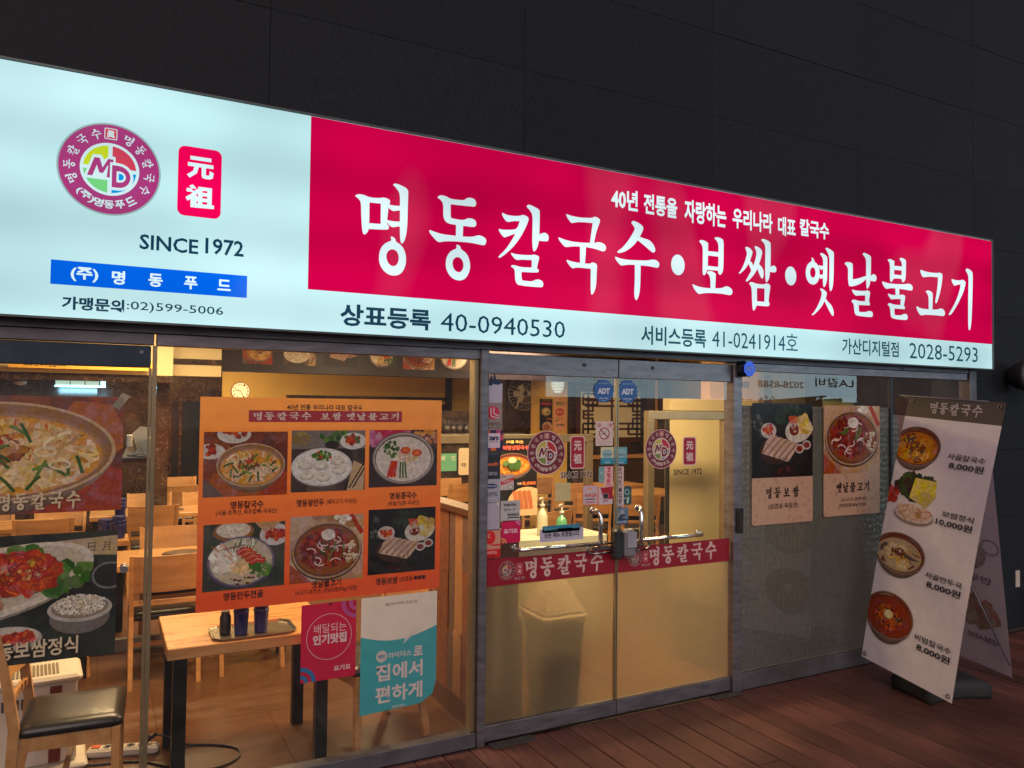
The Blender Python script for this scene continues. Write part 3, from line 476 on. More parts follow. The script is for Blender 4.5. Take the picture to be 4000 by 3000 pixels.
def d_mandu(a, x0, y0, x1, y1, rd):
    W_, H_ = x1 - x0, y1 - y0; backdrop(a, x0, y0, x1, y1, [(70, 54, 48), (96, 76, 66), (50, 40, 38)], rd)
    a.rect(x0, y1 - H_ * .3, x1, y1, (128, 118, 112)); bits(a, x0 + W_ * .6, y1 - H_ * .12, W_ * .25, H_ * .08, 18, W_ * .05, GRN, rd)
    a.ell(x0 + W_ * .12, y1 - H_ * .15, W_ * .13, H_ * .12, (140, 118, 78)); a.ell(x0 + W_ * .12, y1 - H_ * .06, W_ * .07, H_ * .04, (162, 138, 92))
    a.ell(x1 - W_ * .17, y1 - H_ * .18, W_ * .18, H_ * .14, (228, 222, 214)); bits(a, x1 - W_ * .17, y1 - H_ * .15, W_ * .11, H_ * .08, 30, W_ * .03, REDS + GRN[:1], rd)
    a.ell(x0 + W_ * .54, y1 - H_ * .24, W_ * .1, H_ * .07, (44, 36, 34))
    cx, cy_, rx, ry = x0 + W_ * .41, y0 + H_ * .4, W_ * .41, H_ * .31
    a.ell(cx, cy_ - ry * .06, rx * 1.01, ry * 1.02, (120, 112, 108), 40); a.ell(cx, cy_, rx, ry, (226, 220, 212), 44); a.ell(cx, cy_, rx * .93, ry * .9, (238, 234, 226), 44)
    bits(a, cx + rx * .0, cy_ + ry * .6, rx * .32, ry * .28, 46, rx * .06, GRN + REDS[:1] + [(122, 160, 66)], rd)
    for ux, uy in ((-.55, .15), (-.05, .12), (.5, .35), (-.5, -.4), (.05, -.5), (.55, -.15)):
        x, y, r = cx + rx * ux, cy_ + ry * uy, rx * .24
        a.ell(x, y - r * .12, r, r * .62, (176, 166, 148), 20); a.ell(x, y, r * .97, r * .6, (222, 214, 194), 20); a.ell(x - r * .05, y + r * .05, r * .62, r * .36, (238, 232, 216), 16)
        for k in range(4): t = .5 + k * .7; a.stroke([(x, y + r * .05), (x + r * .3 * math.cos(t), y + r * .22 * math.sin(t)), (x + r * .6 * math.cos(t + .3), y + r * .4 * math.sin(t + .3))], r * .05, (182, 170, 148))
    a.poly([(x1 - W_ * .25, y0), (x1 - W_ * .02, y0), (x1, y0 + H_ * .4), (x1 - W_ * .16, y0 + H_ * .5)], (206, 176, 140))
    a.stroke([(x1 - W_ * .22, y0 + H_ * .04), (x1 - W_ * .03, y0 + H_ * .42)], W_ * .02, (60, 36, 28)); a.stroke([(x1 - W_ * .17, y0 + H_ * .04), (x1 - W_ * .0, y0 + H_ * .38)], W_ * .02, (60, 36, 28))
def d_kong(a, x0, y0, x1, y1, rd):
    W_, H_ = x1 - x0, y1 - y0; backdrop(a, x0, y0, x1, y1, [(60, 40, 40), (90, 56, 52), (40, 30, 32)], rd)
    a.rect(x0, y1 - H_ * .26, x0 + W_ * .6, y1, (196, 62, 96)); bits(a, x0 + W_ * .08, y1 - H_ * .16, W_ * .1, H_ * .14, 16, W_ * .05, [(214, 150, 176), (190, 96, 136)], rd)
    bits(a, x1 - W_ * .15, y1 - H_ * .12, W_ * .2, H_ * .14, 50, W_ * .035, [(206, 140, 82), (190, 120, 66), (224, 164, 104)], rd)
    cx, cy_, rx, ry = x0 + W_ * .5, y0 + H_ * .5, W_ * .46, H_ * .46
    a.ell(cx, cy_, rx, ry, (96, 86, 80), 44); a.ell(cx, cy_, rx * .97, ry * .97, (178, 166, 156), 44); a.ell(cx, cy_, rx * .91, ry * .91, (112, 98, 92), 44); a.ell(cx, cy_ - ry * .03, rx * .88, ry * .86, (226, 214, 202), 44)
    bits(a, cx + rx * .1, cy_ + ry * .15, rx * .32, ry * .26, 36, rx * .06, [(220, 196, 170), (200, 172, 150)], rd); noodles(a, cx + rx * .1, cy_ + ry * .02, rx * .4, ry * .3, 30, rx * .035, CREAM, rd)
    bits(a, cx - rx * .4, cy_ + ry * .35, rx * .22, ry * .3, 34, rx * .06, GRN, rd)
    for ux, uy in ((.05, .3), (.42, .2)): a.ell(cx + rx * ux, cy_ + ry * uy, rx * .16, ry * .14, (216, 82, 44), 18); a.ell(cx + rx * ux, cy_ + ry * uy, rx * .09, ry * .07, (236, 134, 84), 12)
    for k in range(3): a.stroke([(cx - rx * (.36 - .06 * k), cy_ - ry * .1), (cx - rx * (.5 - .1 * k), cy_ - ry * .72)], rx * .09, (206, 70, 60)); a.stroke([(cx - rx * (.1 - .07 * k), cy_ - ry * .15), (cx - rx * (.12 - .1 * k), cy_ - ry * .76)], rx * .05, (70, 104, 52))
def d_jeongol(a, x0, y0, x1, y1, rd):
    W_, H_ = x1 - x0, y1 - y0; backdrop(a, x0, y0, x1, y1, [(58, 66, 52), (44, 52, 44), (74, 80, 62)], rd)
    a.ell(x0 + W_ * .36, y1 - H_ * .12, W_ * .25, H_ * .15, (150, 100, 54)); a.ell(x0 + W_ * .36, y1 - H_ * .1, W_ * .21, H_ * .12, (222, 208, 188)); noodles(a, x0 + W_ * .36, y1 - H_ * .1, W_ * .2, H_ * .11, 30, W_ * .012, WHT, rd)
    a.ell(x1 - W_ * .13, y1 - H_ * .2, W_ * .19, H_ * .17, (214, 204, 198)); bits(a, x1 - W_ * .13, y1 - H_ * .17, W_ * .13, H_ * .11, 40, W_ * .03, REDS, rd); a.poly([(x0 + W_ * .62, y1), (x0 + W_ * .95, y1), (x0 + W_ * .75, y1 - H_ * .17)], (196, 158, 120))
    cx, cy_, rx, ry = x0 + W_ * .46, y0 + H_ * .42, W_ * .41, H_ * .38
    a.ell(cx, cy_ - ry * .06, rx * 1.03, ry * 1.02, (70, 62, 84), 40); a.ell(cx, cy_, rx, ry, (120, 106, 126), 44); a.ell(cx, cy_, rx * .93, ry * .93, (206, 192, 168), 44)
    bits(a, cx - rx * .55, cy_ + ry * .1, rx * .36, ry * .5, 46, rx * .12, WHT, rd); sticks(a, cx - rx * .6, cy_ + ry * .35, rx * .3, ry * .35, 30, rx * .3, rx * .03, WHT + ORG[:1], rd, 2.4)
    bits(a, cx + rx * .0, cy_ - ry * .2, rx * .3, ry * .26, 20, rx * .13, CREAM, rd); bits(a, cx + rx * .55, cy_ - ry * .3, rx * .34, ry * .4, 60, rx * .07, GRN + [(96, 140, 66)], rd)
    sticks(a, cx + rx * .1, cy_ + ry * .6, rx * .4, ry * .26, 36, rx * .3, rx * .03, GRN + WHT, rd, 1.2)
    for k in range(4): x = cx + rx * (.02 + .13 * k); y = cy_ + ry * (.36 - .14 * k); a.stroke([(x - rx * .16, y - ry * .03), (x + rx * .05, y + ry * .1), (x + rx * .3, y + ry * .03)], rx * .17, (206, 66, 50)); a.stroke([(x - rx * .12, y + ry * .0), (x + rx * .05, y + ry * .12), (x + rx * .24, y + ry * .06)], rx * .025, (240, 170, 150))
    for _ in range(10):
        x, y = inell(rd, cx + rx * .02, cy_ - ry * .68, rx * .36, ry * .2); a.ell(x, y, rx * .11, ry * .1, (216, 190, 160), 12); a.ell(x, y - ry * .05, rx * .07, ry * .05, (96, 64, 48), 10)
    for k in range(7): x = cx - rx * (.5 - .09 * k); y = cy_ + ry * (.36 + .02 * k); a.ring(x, y, rx * .12, ry * .2, rx * .02, (120, 52, 44), 14, .3, 2.6)
def d_bulgogi(a, x0, y0, x1, y1, rd, vert=False):
    W_, H_ = x1 - x0, y1 - y0; backdrop(a, x0, y0, x1, y1, [(196, 158, 124), (178, 136, 104), (206, 176, 150)], rd)
    a.poly([(x0, y0), (x0 + W_ * .3, y0), (x0, y0 + H_ * .3)], (168, 84, 62))
    cx, cy_, rx, ry = x0 + W_ * .5, y0 + H_ * (.47 if not vert else .52), W_ * .47, H_ * (.43 if not vert else .41)
    a.stroke([(x1 - W_ * .18, y1), (x1 - W_ * .02, y1 - H_ * .3)], W_ * .06, (184, 44, 30)); bits(a, x1 - W_ * .3, y1 - H_ * .06, W_ * .1, H_ * .05, 8, W_ * .05, WHT, rd)
    a.ell(cx, cy_ - ry * .05, rx * 1.02, ry * 1.02, (80, 56, 46), 44); a.ell(cx, cy_, rx, ry, (186, 150, 120), 48); a.ell(cx, cy_, rx * .95, ry * .94, (104, 68, 50), 48); a.ell(cx, cy_, rx * .9, ry * .87, (146, 84, 52), 44)
    bits(a, cx - rx * .05, cy_ + ry * .05, rx * .74, ry * .7, 240, rx * .075, [(146, 44, 42), (122, 32, 34), (172, 70, 62), (110, 30, 30)], rd, 10)
    for _ in range(11):
        x, y = inell(rd, cx - rx * .05, cy_, rx * .62, ry * .6); t = rd.uniform(0, 6); a.ring(x, y, rx * .17, ry * .15, rx * .035, (232, 208, 200), 14, t, t + 2.6)
    sticks(a, cx, cy_, rx * .6, ry * .5, 9, rx * .24, rx * .04, GRN, rd); a.ell(cx + rx * .02, cy_ + ry * .55, rx * .2, ry * .2, (236, 226, 214), 18); a.ell(cx - rx * .08, cy_ + ry * .62, rx * .1, ry * .09, (220, 206, 196), 14)
    for _ in range(26):
        x, y = inell(rd, cx + rx * .68, cy_ - ry * .1, rx * .2, ry * .42); a.ell(x, y, rx * .05, ry * .045, jit((232, 212, 186), 12, rd), 10); a.stroke([(x, y), (x - rx * .02, y - ry * .13)], rx * .025, (214, 190, 162))
def d_bossam(a, x0, y0, x1, y1, rd):
    W_, H_ = x1 - x0, y1 - y0; backdrop(a, x0, y0, x1, y1, [(20, 20, 22), (28, 26, 28), (14, 16, 16)], rd, 20)
    bits(a, x0 + W_ * .62, y1 - H_ * .16, W_ * .25, H_ * .12, 40, W_ * .05, [(34, 50, 34), (44, 60, 42), (24, 34, 26)], rd); bits(a, x0 + W_ * .1, y1 - H_ * .3, W_ * .07, H_ * .2, 14, W_ * .03, [(84, 90, 84), (50, 58, 50)], rd)
    a.ell(x0 + W_ * .76, y1 - H_ * .36, W_ * .23, H_ * .17, (214, 206, 190), 30, .2); bits(a, x0 + W_ * .84, y1 - H_ * .3, W_ * .12, H_ * .13, 22, W_ * .06, [(206, 176, 96), (222, 198, 130)], rd)
    for k in range(4): a.stroke([(x0 + W_ * (.6 + .035 * k), y1 - H_ * .17), (x0 + W_ * (.62 + .03 * k), y1 - H_ * .28)], W_ * .025, (214, 84, 44))
    a.ell(x0 + W_ * .68, y1 - H_ * .36, W_ * .08, H_ * .08, (120, 44, 40), 16); bits(a, x0 + W_ * .68, y1 - H_ * .33, W_ * .06, H_ * .05, 14, W_ * .03, [(200, 170, 160), (130, 50, 44)], rd)
    a.ell(x0 + W_ * .26, y1 - H_ * .37, W_ * .125, H_ * .105, (206, 192, 184), 22); bits(a, x0 + W_ * .26, y1 - H_ * .36, W_ * .085, H_ * .07, 24, W_ * .025, REDS + [(214, 130, 90)], rd)
    for u, v_ in ((.77, .38), (.89, .43)): a.ell(x0 + W_ * u, y0 + H_ * v_, W_ * .075, H_ * .065, (208, 196, 188), 18); a.ell(x0 + W_ * u, y0 + H_ * v_, W_ * .053, H_ * .043, (132, 46, 34), 14)
    a.ell(x0 + W_ * .38, y0 + H_ * .36, W_ * .27, H_ * .19, (60, 34, 30), 24)
    for k in range(5):
        x = x0 + W_ * (.2 + .085 * k); y = y0 + H_ * (.45 - .025 * k)
        a.poly([(x - W_ * .05, y - H_ * .12), (x + W_ * .02, y + H_ * .04), (x + W_ * .12, y + H_ * .12), (x + W_ * .2, y + H_ * .11), (x + W_ * .14, y - H_ * .02), (x + W_ * .04, y - H_ * .15)], jit((204, 172, 152), 8, rd))
        a.stroke([(x - W_ * .03, y - H_ * .12), (x + W_ * .06, y - H_ * .02), (x + W_ * .18, y + H_ * .09)], W_ * .02, (150, 112, 98)); a.stroke([(x + W_ * .0, y - H_ * .13), (x + W_ * .1, y - H_ * .03), (x + W_ * .17, y + H_ * .04)], W_ * .012, (232, 206, 190))
    sticks(a, x0 + W_ * .6, y0 + H_ * .2, W_ * .22, H_ * .1, 30, W_ * .05, W_ * .01, [(60, 52, 50), (40, 36, 34)], rd, 1.1); bits(a, x0 + W_ * .5, y0 + H_ * .07, W_ * .2, H_ * .05, 12, W_ * .04, [(70, 22, 24), (44, 18, 20)], rd)
def d_set(a, x0, y0, x1, y1, rd):
    W_, H_ = x1 - x0, y1 - y0; backdrop(a, x0, y0, x1, y1, [(36, 44, 38), (50, 54, 44), (26, 32, 30)], rd)
    a.poly([(x0, y1 - H_ * .1), (x1, y1 - H_ * .04), (x1, y1 - H_ * .2), (x0, y1 - H_ * .12)], (196, 172, 130))
    for k in range(9): a.text('文書古言立久心日月'[k], x0 + W_ * (.1 + .1 * k), x0 + W_ * (.15 + .1 * k), y1 - H_ * (.16), y1 - H_ * .09, (70, 54, 40))
    P = ell(x0 + W_ * .2, y0 + H_ * .63, W_ * .66, H_ * .26, 40, .25); a.poly([(p[0], p[1] - H_ * .02) for p in P], (150, 140, 124)); a.poly(P, (226, 214, 194)); a.poly(ell(x0 + W_ * .2, y0 + H_ * .64, W_ * .6, H_ * .22, 40, .25), (206, 192, 170))
    bits(a, x0 + W_ * .62, y0 + H_ * .66, W_ * .2, H_ * .12, 22, W_ * .07, GRN, rd); bits(a, x0 + W_ * .4, y0 + H_ * .84, W_ * .1, H_ * .05, 14, W_ * .05, GRN, rd)
    bits(a, x0 + W_ * .36, y0 + H_ * .7, W_ * .25, H_ * .155, 130, W_ * .045, [(190, 52, 34), (160, 40, 28), (206, 66, 44)], rd, 8); noodles(a, x0 + W_ * .36, y0 + H_ * .7, W_ * .26, H_ * .16, 130, W_ * .013, [(206, 70, 46), (226, 104, 70), (150, 36, 26), (190, 56, 36)], rd, .8); bits(a, x0 + W_ * .36, y0 + H_ * .74, W_ * .18, H_ * .09, 22, W_ * .014, [(226, 180, 120), (196, 150, 110)], rd)
    bits(a, x0 + W_ * .08, y0 + H_ * .5, W_ * .18, H_ * .12, 130, W_ * .03, [(206, 160, 120), (186, 134, 98), (222, 184, 146)], rd)
    a.ell(x0 + W_ * .76, y0 + H_ * .32, W_ * .2, H_ * .13, (120, 112, 104), 30); a.ell(x0 + W_ * .76, y0 + H_ * .39, W_ * .215, H_ * .105, (196, 188, 176), 34); a.ell(x0 + W_ * .76, y0 + H_ * .4, W_ * .19, H_ * .088, (150, 136, 120), 30)
    bits(a, x0 + W_ * .76, y0 + H_ * .42, W_ * .175, H_ * .08, 420, W_ * .009, WHT + [(206, 190, 160)], rd)
    a.ell(x0 + W_ * .3, y0 + H_ * .2, W_ * .22, H_ * .1, (188, 172, 156), 30); a.ell(x0 + W_ * .3, y0 + H_ * .22, W_ * .2, H_ * .08, (214, 200, 184), 30); bits(a, x0 + W_ * .32, y0 + H_ * .21, W_ * .14, H_ * .055, 44, W_ * .028, REDS + [(220, 120, 70)], rd)
    a.stroke([(x0, y0 + H_ * .18), (x0 + W_ * .24, y0 + H_ * .3)], W_ * .016, (150, 70, 44)); a.stroke([(x0, y0 + H_ * .14), (x0 + W_ * .24, y0 + H_ * .27)], W_ * .016, (150, 70, 44))
    a.ell(x1 - W_ * .05, y0 + H_ * .62, W_ * .13, H_ * .13, (40, 40, 40), 20); a.ring(x1 - W_ * .05, y0 + H_ * .64, W_ * .12, H_ * .11, W_ * .015, (120, 120, 116), 24)
def d_bowl(a, cx, cy_, rx, ry, kind, rd):
    wl = {'red': (120, 42, 24)}.get(kind, (112, 52, 34)); 
    bowl(a, cx, cy_, rx, ry, (150, 128, 112), wl, (128, 108, 96), {'yellow': (214, 128, 34), 'white': (200, 176, 140), 'red': (150, 52, 24)}[kind])
    R, Q = rx * .82, ry * .74; cy_ -= ry * .1
    if kind == 'yellow': noodles(a, cx, cy_, R, Q, 60, rx * .045, [(236, 178, 66), (220, 150, 44), (246, 200, 96)], rd); bits(a, cx, cy_ + Q * .1, R * .5, Q * .34, 70, rx * .04, [(122, 50, 24), (98, 40, 20), (150, 70, 34)], rd)
    if kind == 'white':
        for k in range(6): x, y = inell(rd, cx, cy_, R * .8, Q * .8); a.ell(x, y, rx * .24, ry * .2, (218, 194, 150), 16); a.ell(x, y + ry * .03, rx * .16, ry * .11, (234, 214, 176), 14)
        bits(a, cx - R * .05, cy_ + Q * .1, R * .36, Q * .4, 60, rx * .04, [(122, 56, 28), (96, 42, 22), (150, 78, 40)], rd); sticks(a, cx + R * .1, cy_ - Q * .3, R * .5, Q * .3, 10, R * .3, rx * .05, [(216, 180, 84)], rd)
    if kind == 'red':
        bits(a, cx, cy_, R * .7, Q * .72, 90, rx * .05, [(190, 74, 30), (150, 48, 22), (214, 104, 46)], rd); noodles(a, cx, cy_, R * .7, Q * .7, 50, rx * .03, [(222, 120, 54), (206, 90, 40)], rd); bits(a, cx, cy_, R * .7, Q * .6, 20, rx * .05, [(50, 34, 22), (70, 60, 30)], rd)
        a.ell(cx, cy_ + Q * .18, rx * .19, ry * .2, (226, 206, 152), 20); a.ell(cx, cy_ + Q * .2, rx * .15, ry * .16, (240, 226, 180), 20)

# ------------------------------------------------------------------ materials
STEEL = mat('brushed_steel', (.24, .22, .24), .42, .85, noise=.3, nscale=5, bump=.25, bscale=30, stretch=(1.2, 1.2, 6))
STEELD = mat('dull_steel', (.17, .16, .18), .5, .7, noise=.35, nscale=4, bump=.2)
ALU = mat('gold_aluminium', (.42, .33, .2), .35, .8, noise=.15, nscale=3)
CHROME = mat('chrome', (.75, .74, .72), .1, 1.0)
STONE = mat('granite_cladding', (.0095, .0115, .017), .7, spec=.3, noise=.6, nscale=70, bump=.3, bscale=220, jitter=.16)
STONEB = mat('joint_backing', (.006, .0065, .009), .9)
BLACK = mat('black_plastic', (.012, .012, .014), .4, noise=.2, bump=.1)
RUBBER = mat('black_rubber', (.02, .02, .021), .7, noise=.3, bump=.4, bscale=90)
GLASS = glass_mat('window_glass')
DECKM = mat('deck_board', (.145, .053, .04), .46, noise=.5, nscale=7, bump=.3, bscale=26, stretch=(6, .5, 1), jitter=.28)
def groove(m, sc, dist, axis='X'):
    nt = m.node_tree; N = nt.nodes; L = nt.links; b = N['Principled BSDF']; tc = N.new('ShaderNodeTexCoord'); wv = N.new('ShaderNodeTexWave'); wv.bands_direction = axis; wv.inputs['Scale'].default_value = sc; wv.inputs['Distortion'].default_value = 0
    L.new(tc.outputs['Object'], wv.inputs['Vector']); bp = N.new('ShaderNodeBump'); bp.inputs['Distance'].default_value = dist; bp.inputs['Strength'].default_value = .8; L.new(wv.outputs['Fac'], bp.inputs['Height'])
    if b.inputs['Normal'].links: L.new(b.inputs['Normal'].links[0].from_socket, bp.inputs['Normal'])
    L.new(bp.outputs[0], b.inputs['Normal'])
groove(DECKM, 48, .0016)
_n = DECKM.node_tree; _g = _n.nodes.new('ShaderNodeNewGeometry'); _z = _n.nodes.new('ShaderNodeTexNoise'); _z.inputs['Scale'].default_value = 1.7; _z.inputs['Detail'].default_value = 6; _n.links.new(_g.outputs['Position'], _z.inputs['Vector'])
_m = _n.nodes.new('ShaderNodeMapRange'); _m.inputs[1].default_value = .35; _m.inputs[2].default_value = .68; _m.inputs[3].default_value = .6; _m.inputs[4].default_value = 1.12; _n.links.new(_z.outputs['Fac'], _m.inputs[0])
_b = _n.nodes['Principled BSDF']; _src = _b.inputs['Base Color'].links[0].from_socket; _h = _n.nodes.new('ShaderNodeHueSaturation'); _n.links.new(_m.outputs[0], _h.inputs['Value']); _n.links.new(_src, _h.inputs['Color']); _n.links.new(_h.outputs[0], _b.inputs['Base Color'])

# ------------------------------------------------------------------ ground and deck boards
g = bx('ground', mat('ground_concrete', (.05, .045, .045), .8, noise=.3, nscale=2, bump=.3), None, -60, 80, -60, .0, -.12, -.06); g['kind'] = 'structure'
deck = bx('deck', mat('deck_joists', (.01, .008, .007), .9), None, -4, 16, -6, .05, -.06, -.03); deck['kind'] = 'structure'
rd = random.Random(5); pitch = .1545; DW = pitch - .007
cache = {}
k0 = int((1.2) / pitch)
for i in range(k0, k0 + 62):
    x = i * pitch + .0505; y = -.028 if (1.79 < x < 3.66) else -.034; n = 0
    off = rd.uniform(.6, 2.0)
    while y > -3.2 - .0:
        ln = off if n == 0 else 2.2; y2 = y - ln
        key = round(ln, 2)
        if key not in cache:
            mb = MB(); mb.box(0, DW, -key + .004, 0, -.025, 0, ch=.002); o = mb.build('board', DECKM, deck); cache[key] = o.data
        else:
            o = bpy.data.objects.new('board', cache[key]); COL.objects.link(o); o.parent = deck
        o.location = (x, y, rd.uniform(-.0008, .0008)); y = y2; n += 1
        if x > 6.3 and y < -2.4: break
bx('threshold_plate', mat('worn_threshold', (.07, .066, .06), .6, .3, noise=.5, nscale=20, bump=.6), deck, 1.86, 2.12, -.1, -.032, .0022, .008)
bx('threshold_plate', MATS['worn_threshold'], deck, 3.40, 3.64, -.085, -.032, .0022, .008)

# ------------------------------------------------------------------ building wall of large stone panels
wall = empty('granite_wall', 'dark grey granite clad building wall behind and above the lit sign', 'wall', (0, .06, 0))
mb = MB(); mb.box(-6, 1.0 + 25, 0.02, .3, 2.3, 9); mb.box(6.2, 26, 0.02, .3, -.1, 2.3)
mb.build('backing', STONEB, wall)
PWm, PHm = 1.405, .5575
pmesh = {}
def panel(x0, x1, z0, z1):
    k = (round(x1 - x0, 3), round(z1 - z0, 3))
    if k not in pmesh:
        o = MB().box(.001, k[0] - .001, -.02, .02, .001, k[1] - .001, ch=.001).build('stone_panel', STONE, wall); pmesh[k] = o.data
    else:
        o = bpy.data.objects.new('stone_panel', pmesh[k]); COL.objects.link(o); o.parent = wall
    o.location = (x0, rd.uniform(-.0012, .0012), z0)
for r in range(-1, 8):
    z0 = 3.73 + PHm * (r - 1); z1 = z0 + PHm
    for c in range(-3, 14):
        panel(.67 + PWm * c, .67 + PWm * (c + 1), z0, z1)
for r in range(0, 5):
    z1 = 3.73 - PHm * (r + 2); z0 = max(0.0, z1 - PHm)
    if z1 < .02: continue
    xs = [6.20, .67 + PWm * 5, .67 + PWm * 6, .67 + PWm * 7, .67 + PWm * 8, .67 + PWm * 9]
    for a_, b_ in zip(xs, xs[1:]): panel(a_, b_, z0, z1)

# ------------------------------------------------------------------ lit sign
sign = empty('light_box_sign', 'long back-lit white and red restaurant sign box over the shopfront', 'sign', (0, 0, 0))
FS = face(-.12); SX0, SX1, SZ0, SZ1 = -2.4, 6.262, 2.150, 3.187
bx('housing', mat('sign_housing', (.2, .22, .22), .5, .6, noise=.2), sign, SX0, SX1, -.112, .02, SZ0, SZ1)
WHITE = (194, 232, 236); RED = (198, 0, 68); INK = (26, 62, 84)
Art(FS, -.003).rect(SX0, SZ0 + .006, SX1 - .006, SZ1 - .006, WHITE).build('sign_face', LIT, sign)
red_panel = Art(FS, .0).rect(.838, 2.352, SX1 - .008, SZ1 - .008, RED); red_panel = red_panel.build('red_panel', LIT, sign)
x0, x1, z0, z1 = RV(110, 560, 533, 645, -.12); zb0 = V(110, 613, 1, -.12).z; zb1 = V(110, 560, 1, -.12).z
blue_bar = Art(FS, .0).rect(x0, zb0, x1, zb1, (0, 98, 226)).build('blue_bar', LIT, sign)
tr = MB(); tr.box(SX0, SX1 + .006, -.127, -.112, SZ1 - .004, SZ1 + .004); tr.box(SX0, SX1 + .006, -.127, -.112, SZ0 - .004, SZ0 + .004); tr.box(SX1 - .006, SX1 + .006, -.127, -.112, SZ0 + .006, SZ1 - .006)
tr.build('trim', mat('sign_trim', (.1, .115, .12), .45, .5, noise=.3), sign)
def sgn(st, xa, ya, xb, yb, col, bold, hx_=None, w=.0015, fr=FS, par=None, m=LIT, Y=-.12):
    """lettering whose ink runs from view point (xa, ya: top left) to (xb, yb: bottom right)"""
    a = V(xa, ya, 1, Y); b = V(xb, yb, 1, Y); return words(fr, st, a.x, b.x, b.z, a.z, col, par or sign, m, bold, w)
LW = (222, 246, 250)
for ch in ('명', '동', '칼', '국', '수', '보', '쌈', '옛', '날', '불', '고', '기'):
    a = Art(FS, .003, 8e-5); g_ = BRUSH[ch]
    for st in g_['tris']:
        a.w += a.dw
        for t in st: a._add(t, lin(LW))
    a.build('brush_letter', LIT, red_panel)
for cx, cy_, rx, ry in ((173, 571, 97, 148), (1797, 730, 80, 136)):
    p = V((2600 + cx * .27125) / S, (880 + cy_ * .27125) / S, 1, -.12); q = V((2600 + (cx + rx) * .27125) / S, (880 + cy_ * .27125) / S, 1, -.12)
    r = (q.x - p.x); rz_ = (ry * .27125 * (V(1500, 500, 1, -.12).z - V(1500, 600, 1, -.12).z) / (100 * S)) 
    rz_ = abs(V((2600 + cx * .27125) / S, (880 + (cy_ + ry) * .27125) / S, 1, -.12).z - p.z)
    Art(FS, .003).ell(p.x, p.z, r, rz_, LW, 32).build('brush_dot', LIT, red_panel)
for st, xa, ya, xb, yb in (('40년', 1320, 402, 1377, 465), ('전통을', 1390, 415, 1462, 480), ('자랑하는', 1478, 428, 1568, 500), ('우리나라', 1582, 446, 1668, 512), ('대표', 1680, 465, 1718, 520), ('칼국수', 1727, 470, 1790, 525)):
    ma, mb_ = V(xa, ya, 1, -.12), V(xb, yb, 1, -.12)
    for ch_w in (st,):
        words(FS, st, ma.x, mb_.x, mb_.z + .02, ma.z - .005, LW, red_panel, LIT, .03, .003)
sgn('상표등록', 735, 655, 930, 715, INK, .03); sgn('40-0940530', 952, 675, 1220, 731, INK, .0)
sgn('서비스등록', 1385, 702, 1525, 752, (20, 80, 96), .02); sgn('41-0241914호', 1538, 708, 1723, 760, (20, 80, 96), .0)
sgn('가산디지털점', 1819, 730, 1941, 772, (20, 80, 96), .015); sgn('2028-5293', 1964, 740, 2112, 783, (20, 80, 96), .0)
sgn('SINCE', 302, 505, 428, 550, INK, .02); sgn('1972', 444, 513, 526, 556, INK, .02)
sgn('(주)', 153, 575, 212, 611, LW, .03, par=blue_bar); sgn('명', 242, 584, 270, 616, LW, .03, par=blue_bar); sgn('동', 321, 590, 351, 621, LW, .03, par=blue_bar); sgn('푸', 398, 596, 426, 626, LW, .03, par=blue_bar); sgn('드', 470, 603, 498, 629, LW, .03, par=blue_bar)
sgn('가맹문의', 134, 639, 268, 676, INK, .035); sgn(':02)599-5006', 274, 650, 482, 686, INK, .005)
cL, cR, cT, cB = V(121.5, 349, 1, -.12), V(347.5, 377, 1, -.12), V(230, 265, 1, -.12), V(246, 467, 1, -.12)
logo(FS, (cL.x + cR.x) / 2, (cT.z + cB.z) / 2, (cR.x - cL.x) / 2, .001, ((166, 70, 124), (206, 232, 236), (150, 176, 176), (196, 214, 66), (206, 82, 100), (122, 206, 132), (40, 150, 222)), sign, LIT)
x0, x1, z0, z1 = RV(386, 308, 476, 484, -.12)
seal(FS, x0, x1, z0 + .02, z1 - .01, .0012, (240, 16, 88), LW, None, sign, LIT)

# ------------------------------------------------------------------ shopfront frame
front = empty('shopfront_frame', 'dull steel frame of posts, header and sills around the doors and windows', 'frame', (0, 0, 0))
bx('header_beam', STEELD, front, -2.4, 6.09, -.03, .05, 2.115, 2.30, ch=.002)
bx('header_track', STEELD, front, -2.4, .19, -.022, .045, 2.064, 2.113, ch=.002)
bx('header_track', STEEL, front, .20, 1.84, -.022, .045, 2.062, 2.113, ch=.002)
bx('header_track', STEEL, front, 3.668, 6.085, -.022, .045, 2.062, 2.113, ch=.002)
bx('post', STEEL, front, 1.790, 1.836, -.04, .055, 0.0, 2.113, ch=.003)
bx('mullion', ALU, front, 1.762, 1.786, -.012, .05, .078, 2.06)
bx('post', STEEL, front, 3.594, 3.666, -.04, .055, 0.0, 2.113, ch=.003)
bx('post', STEELD, front, 6.092, 6.178, -.04, .055, 0.0, 2.148, ch=.003)
bx('sill', STEELD, front, -2.4, 1.788, -.03, .045, .0, .076, ch=.003)
bx('sill', STEELD, front, 3.668, 6.09, -.026, .045, .0, .105, ch=.003)
bx('bracket', STEELD, front, 1.60, 1.84, -.036, -.031, 2.13, 2.148); bx('bracket', STEELD, front, 5.28, 5.52, -.036, -.031, 2.12, 2.145)
w1 = empty('shop_window', 'large clear shop window left of the doors, carrying the orange menu poster', 'window', (0, 0, 0))
bx('pane', GLASS, w1, .205, 1.760, -.005, .005, .077, 2.061)
bx('edge_seal', ALU, w1, .186, .204, -.012, .014, .077, 2.061); 
w2 = empty('shop_window', 'right-hand shop window with grey bubble film, between card reader and banner stand', 'window', (0, 0, 0))
bx('pane', GLASS, w2, 3.669, 5.168, -.004, .004, .106, 2.061); bx('pane', GLASS, w2, 5.196, 6.088, -.004, .004, .106, 2.061)
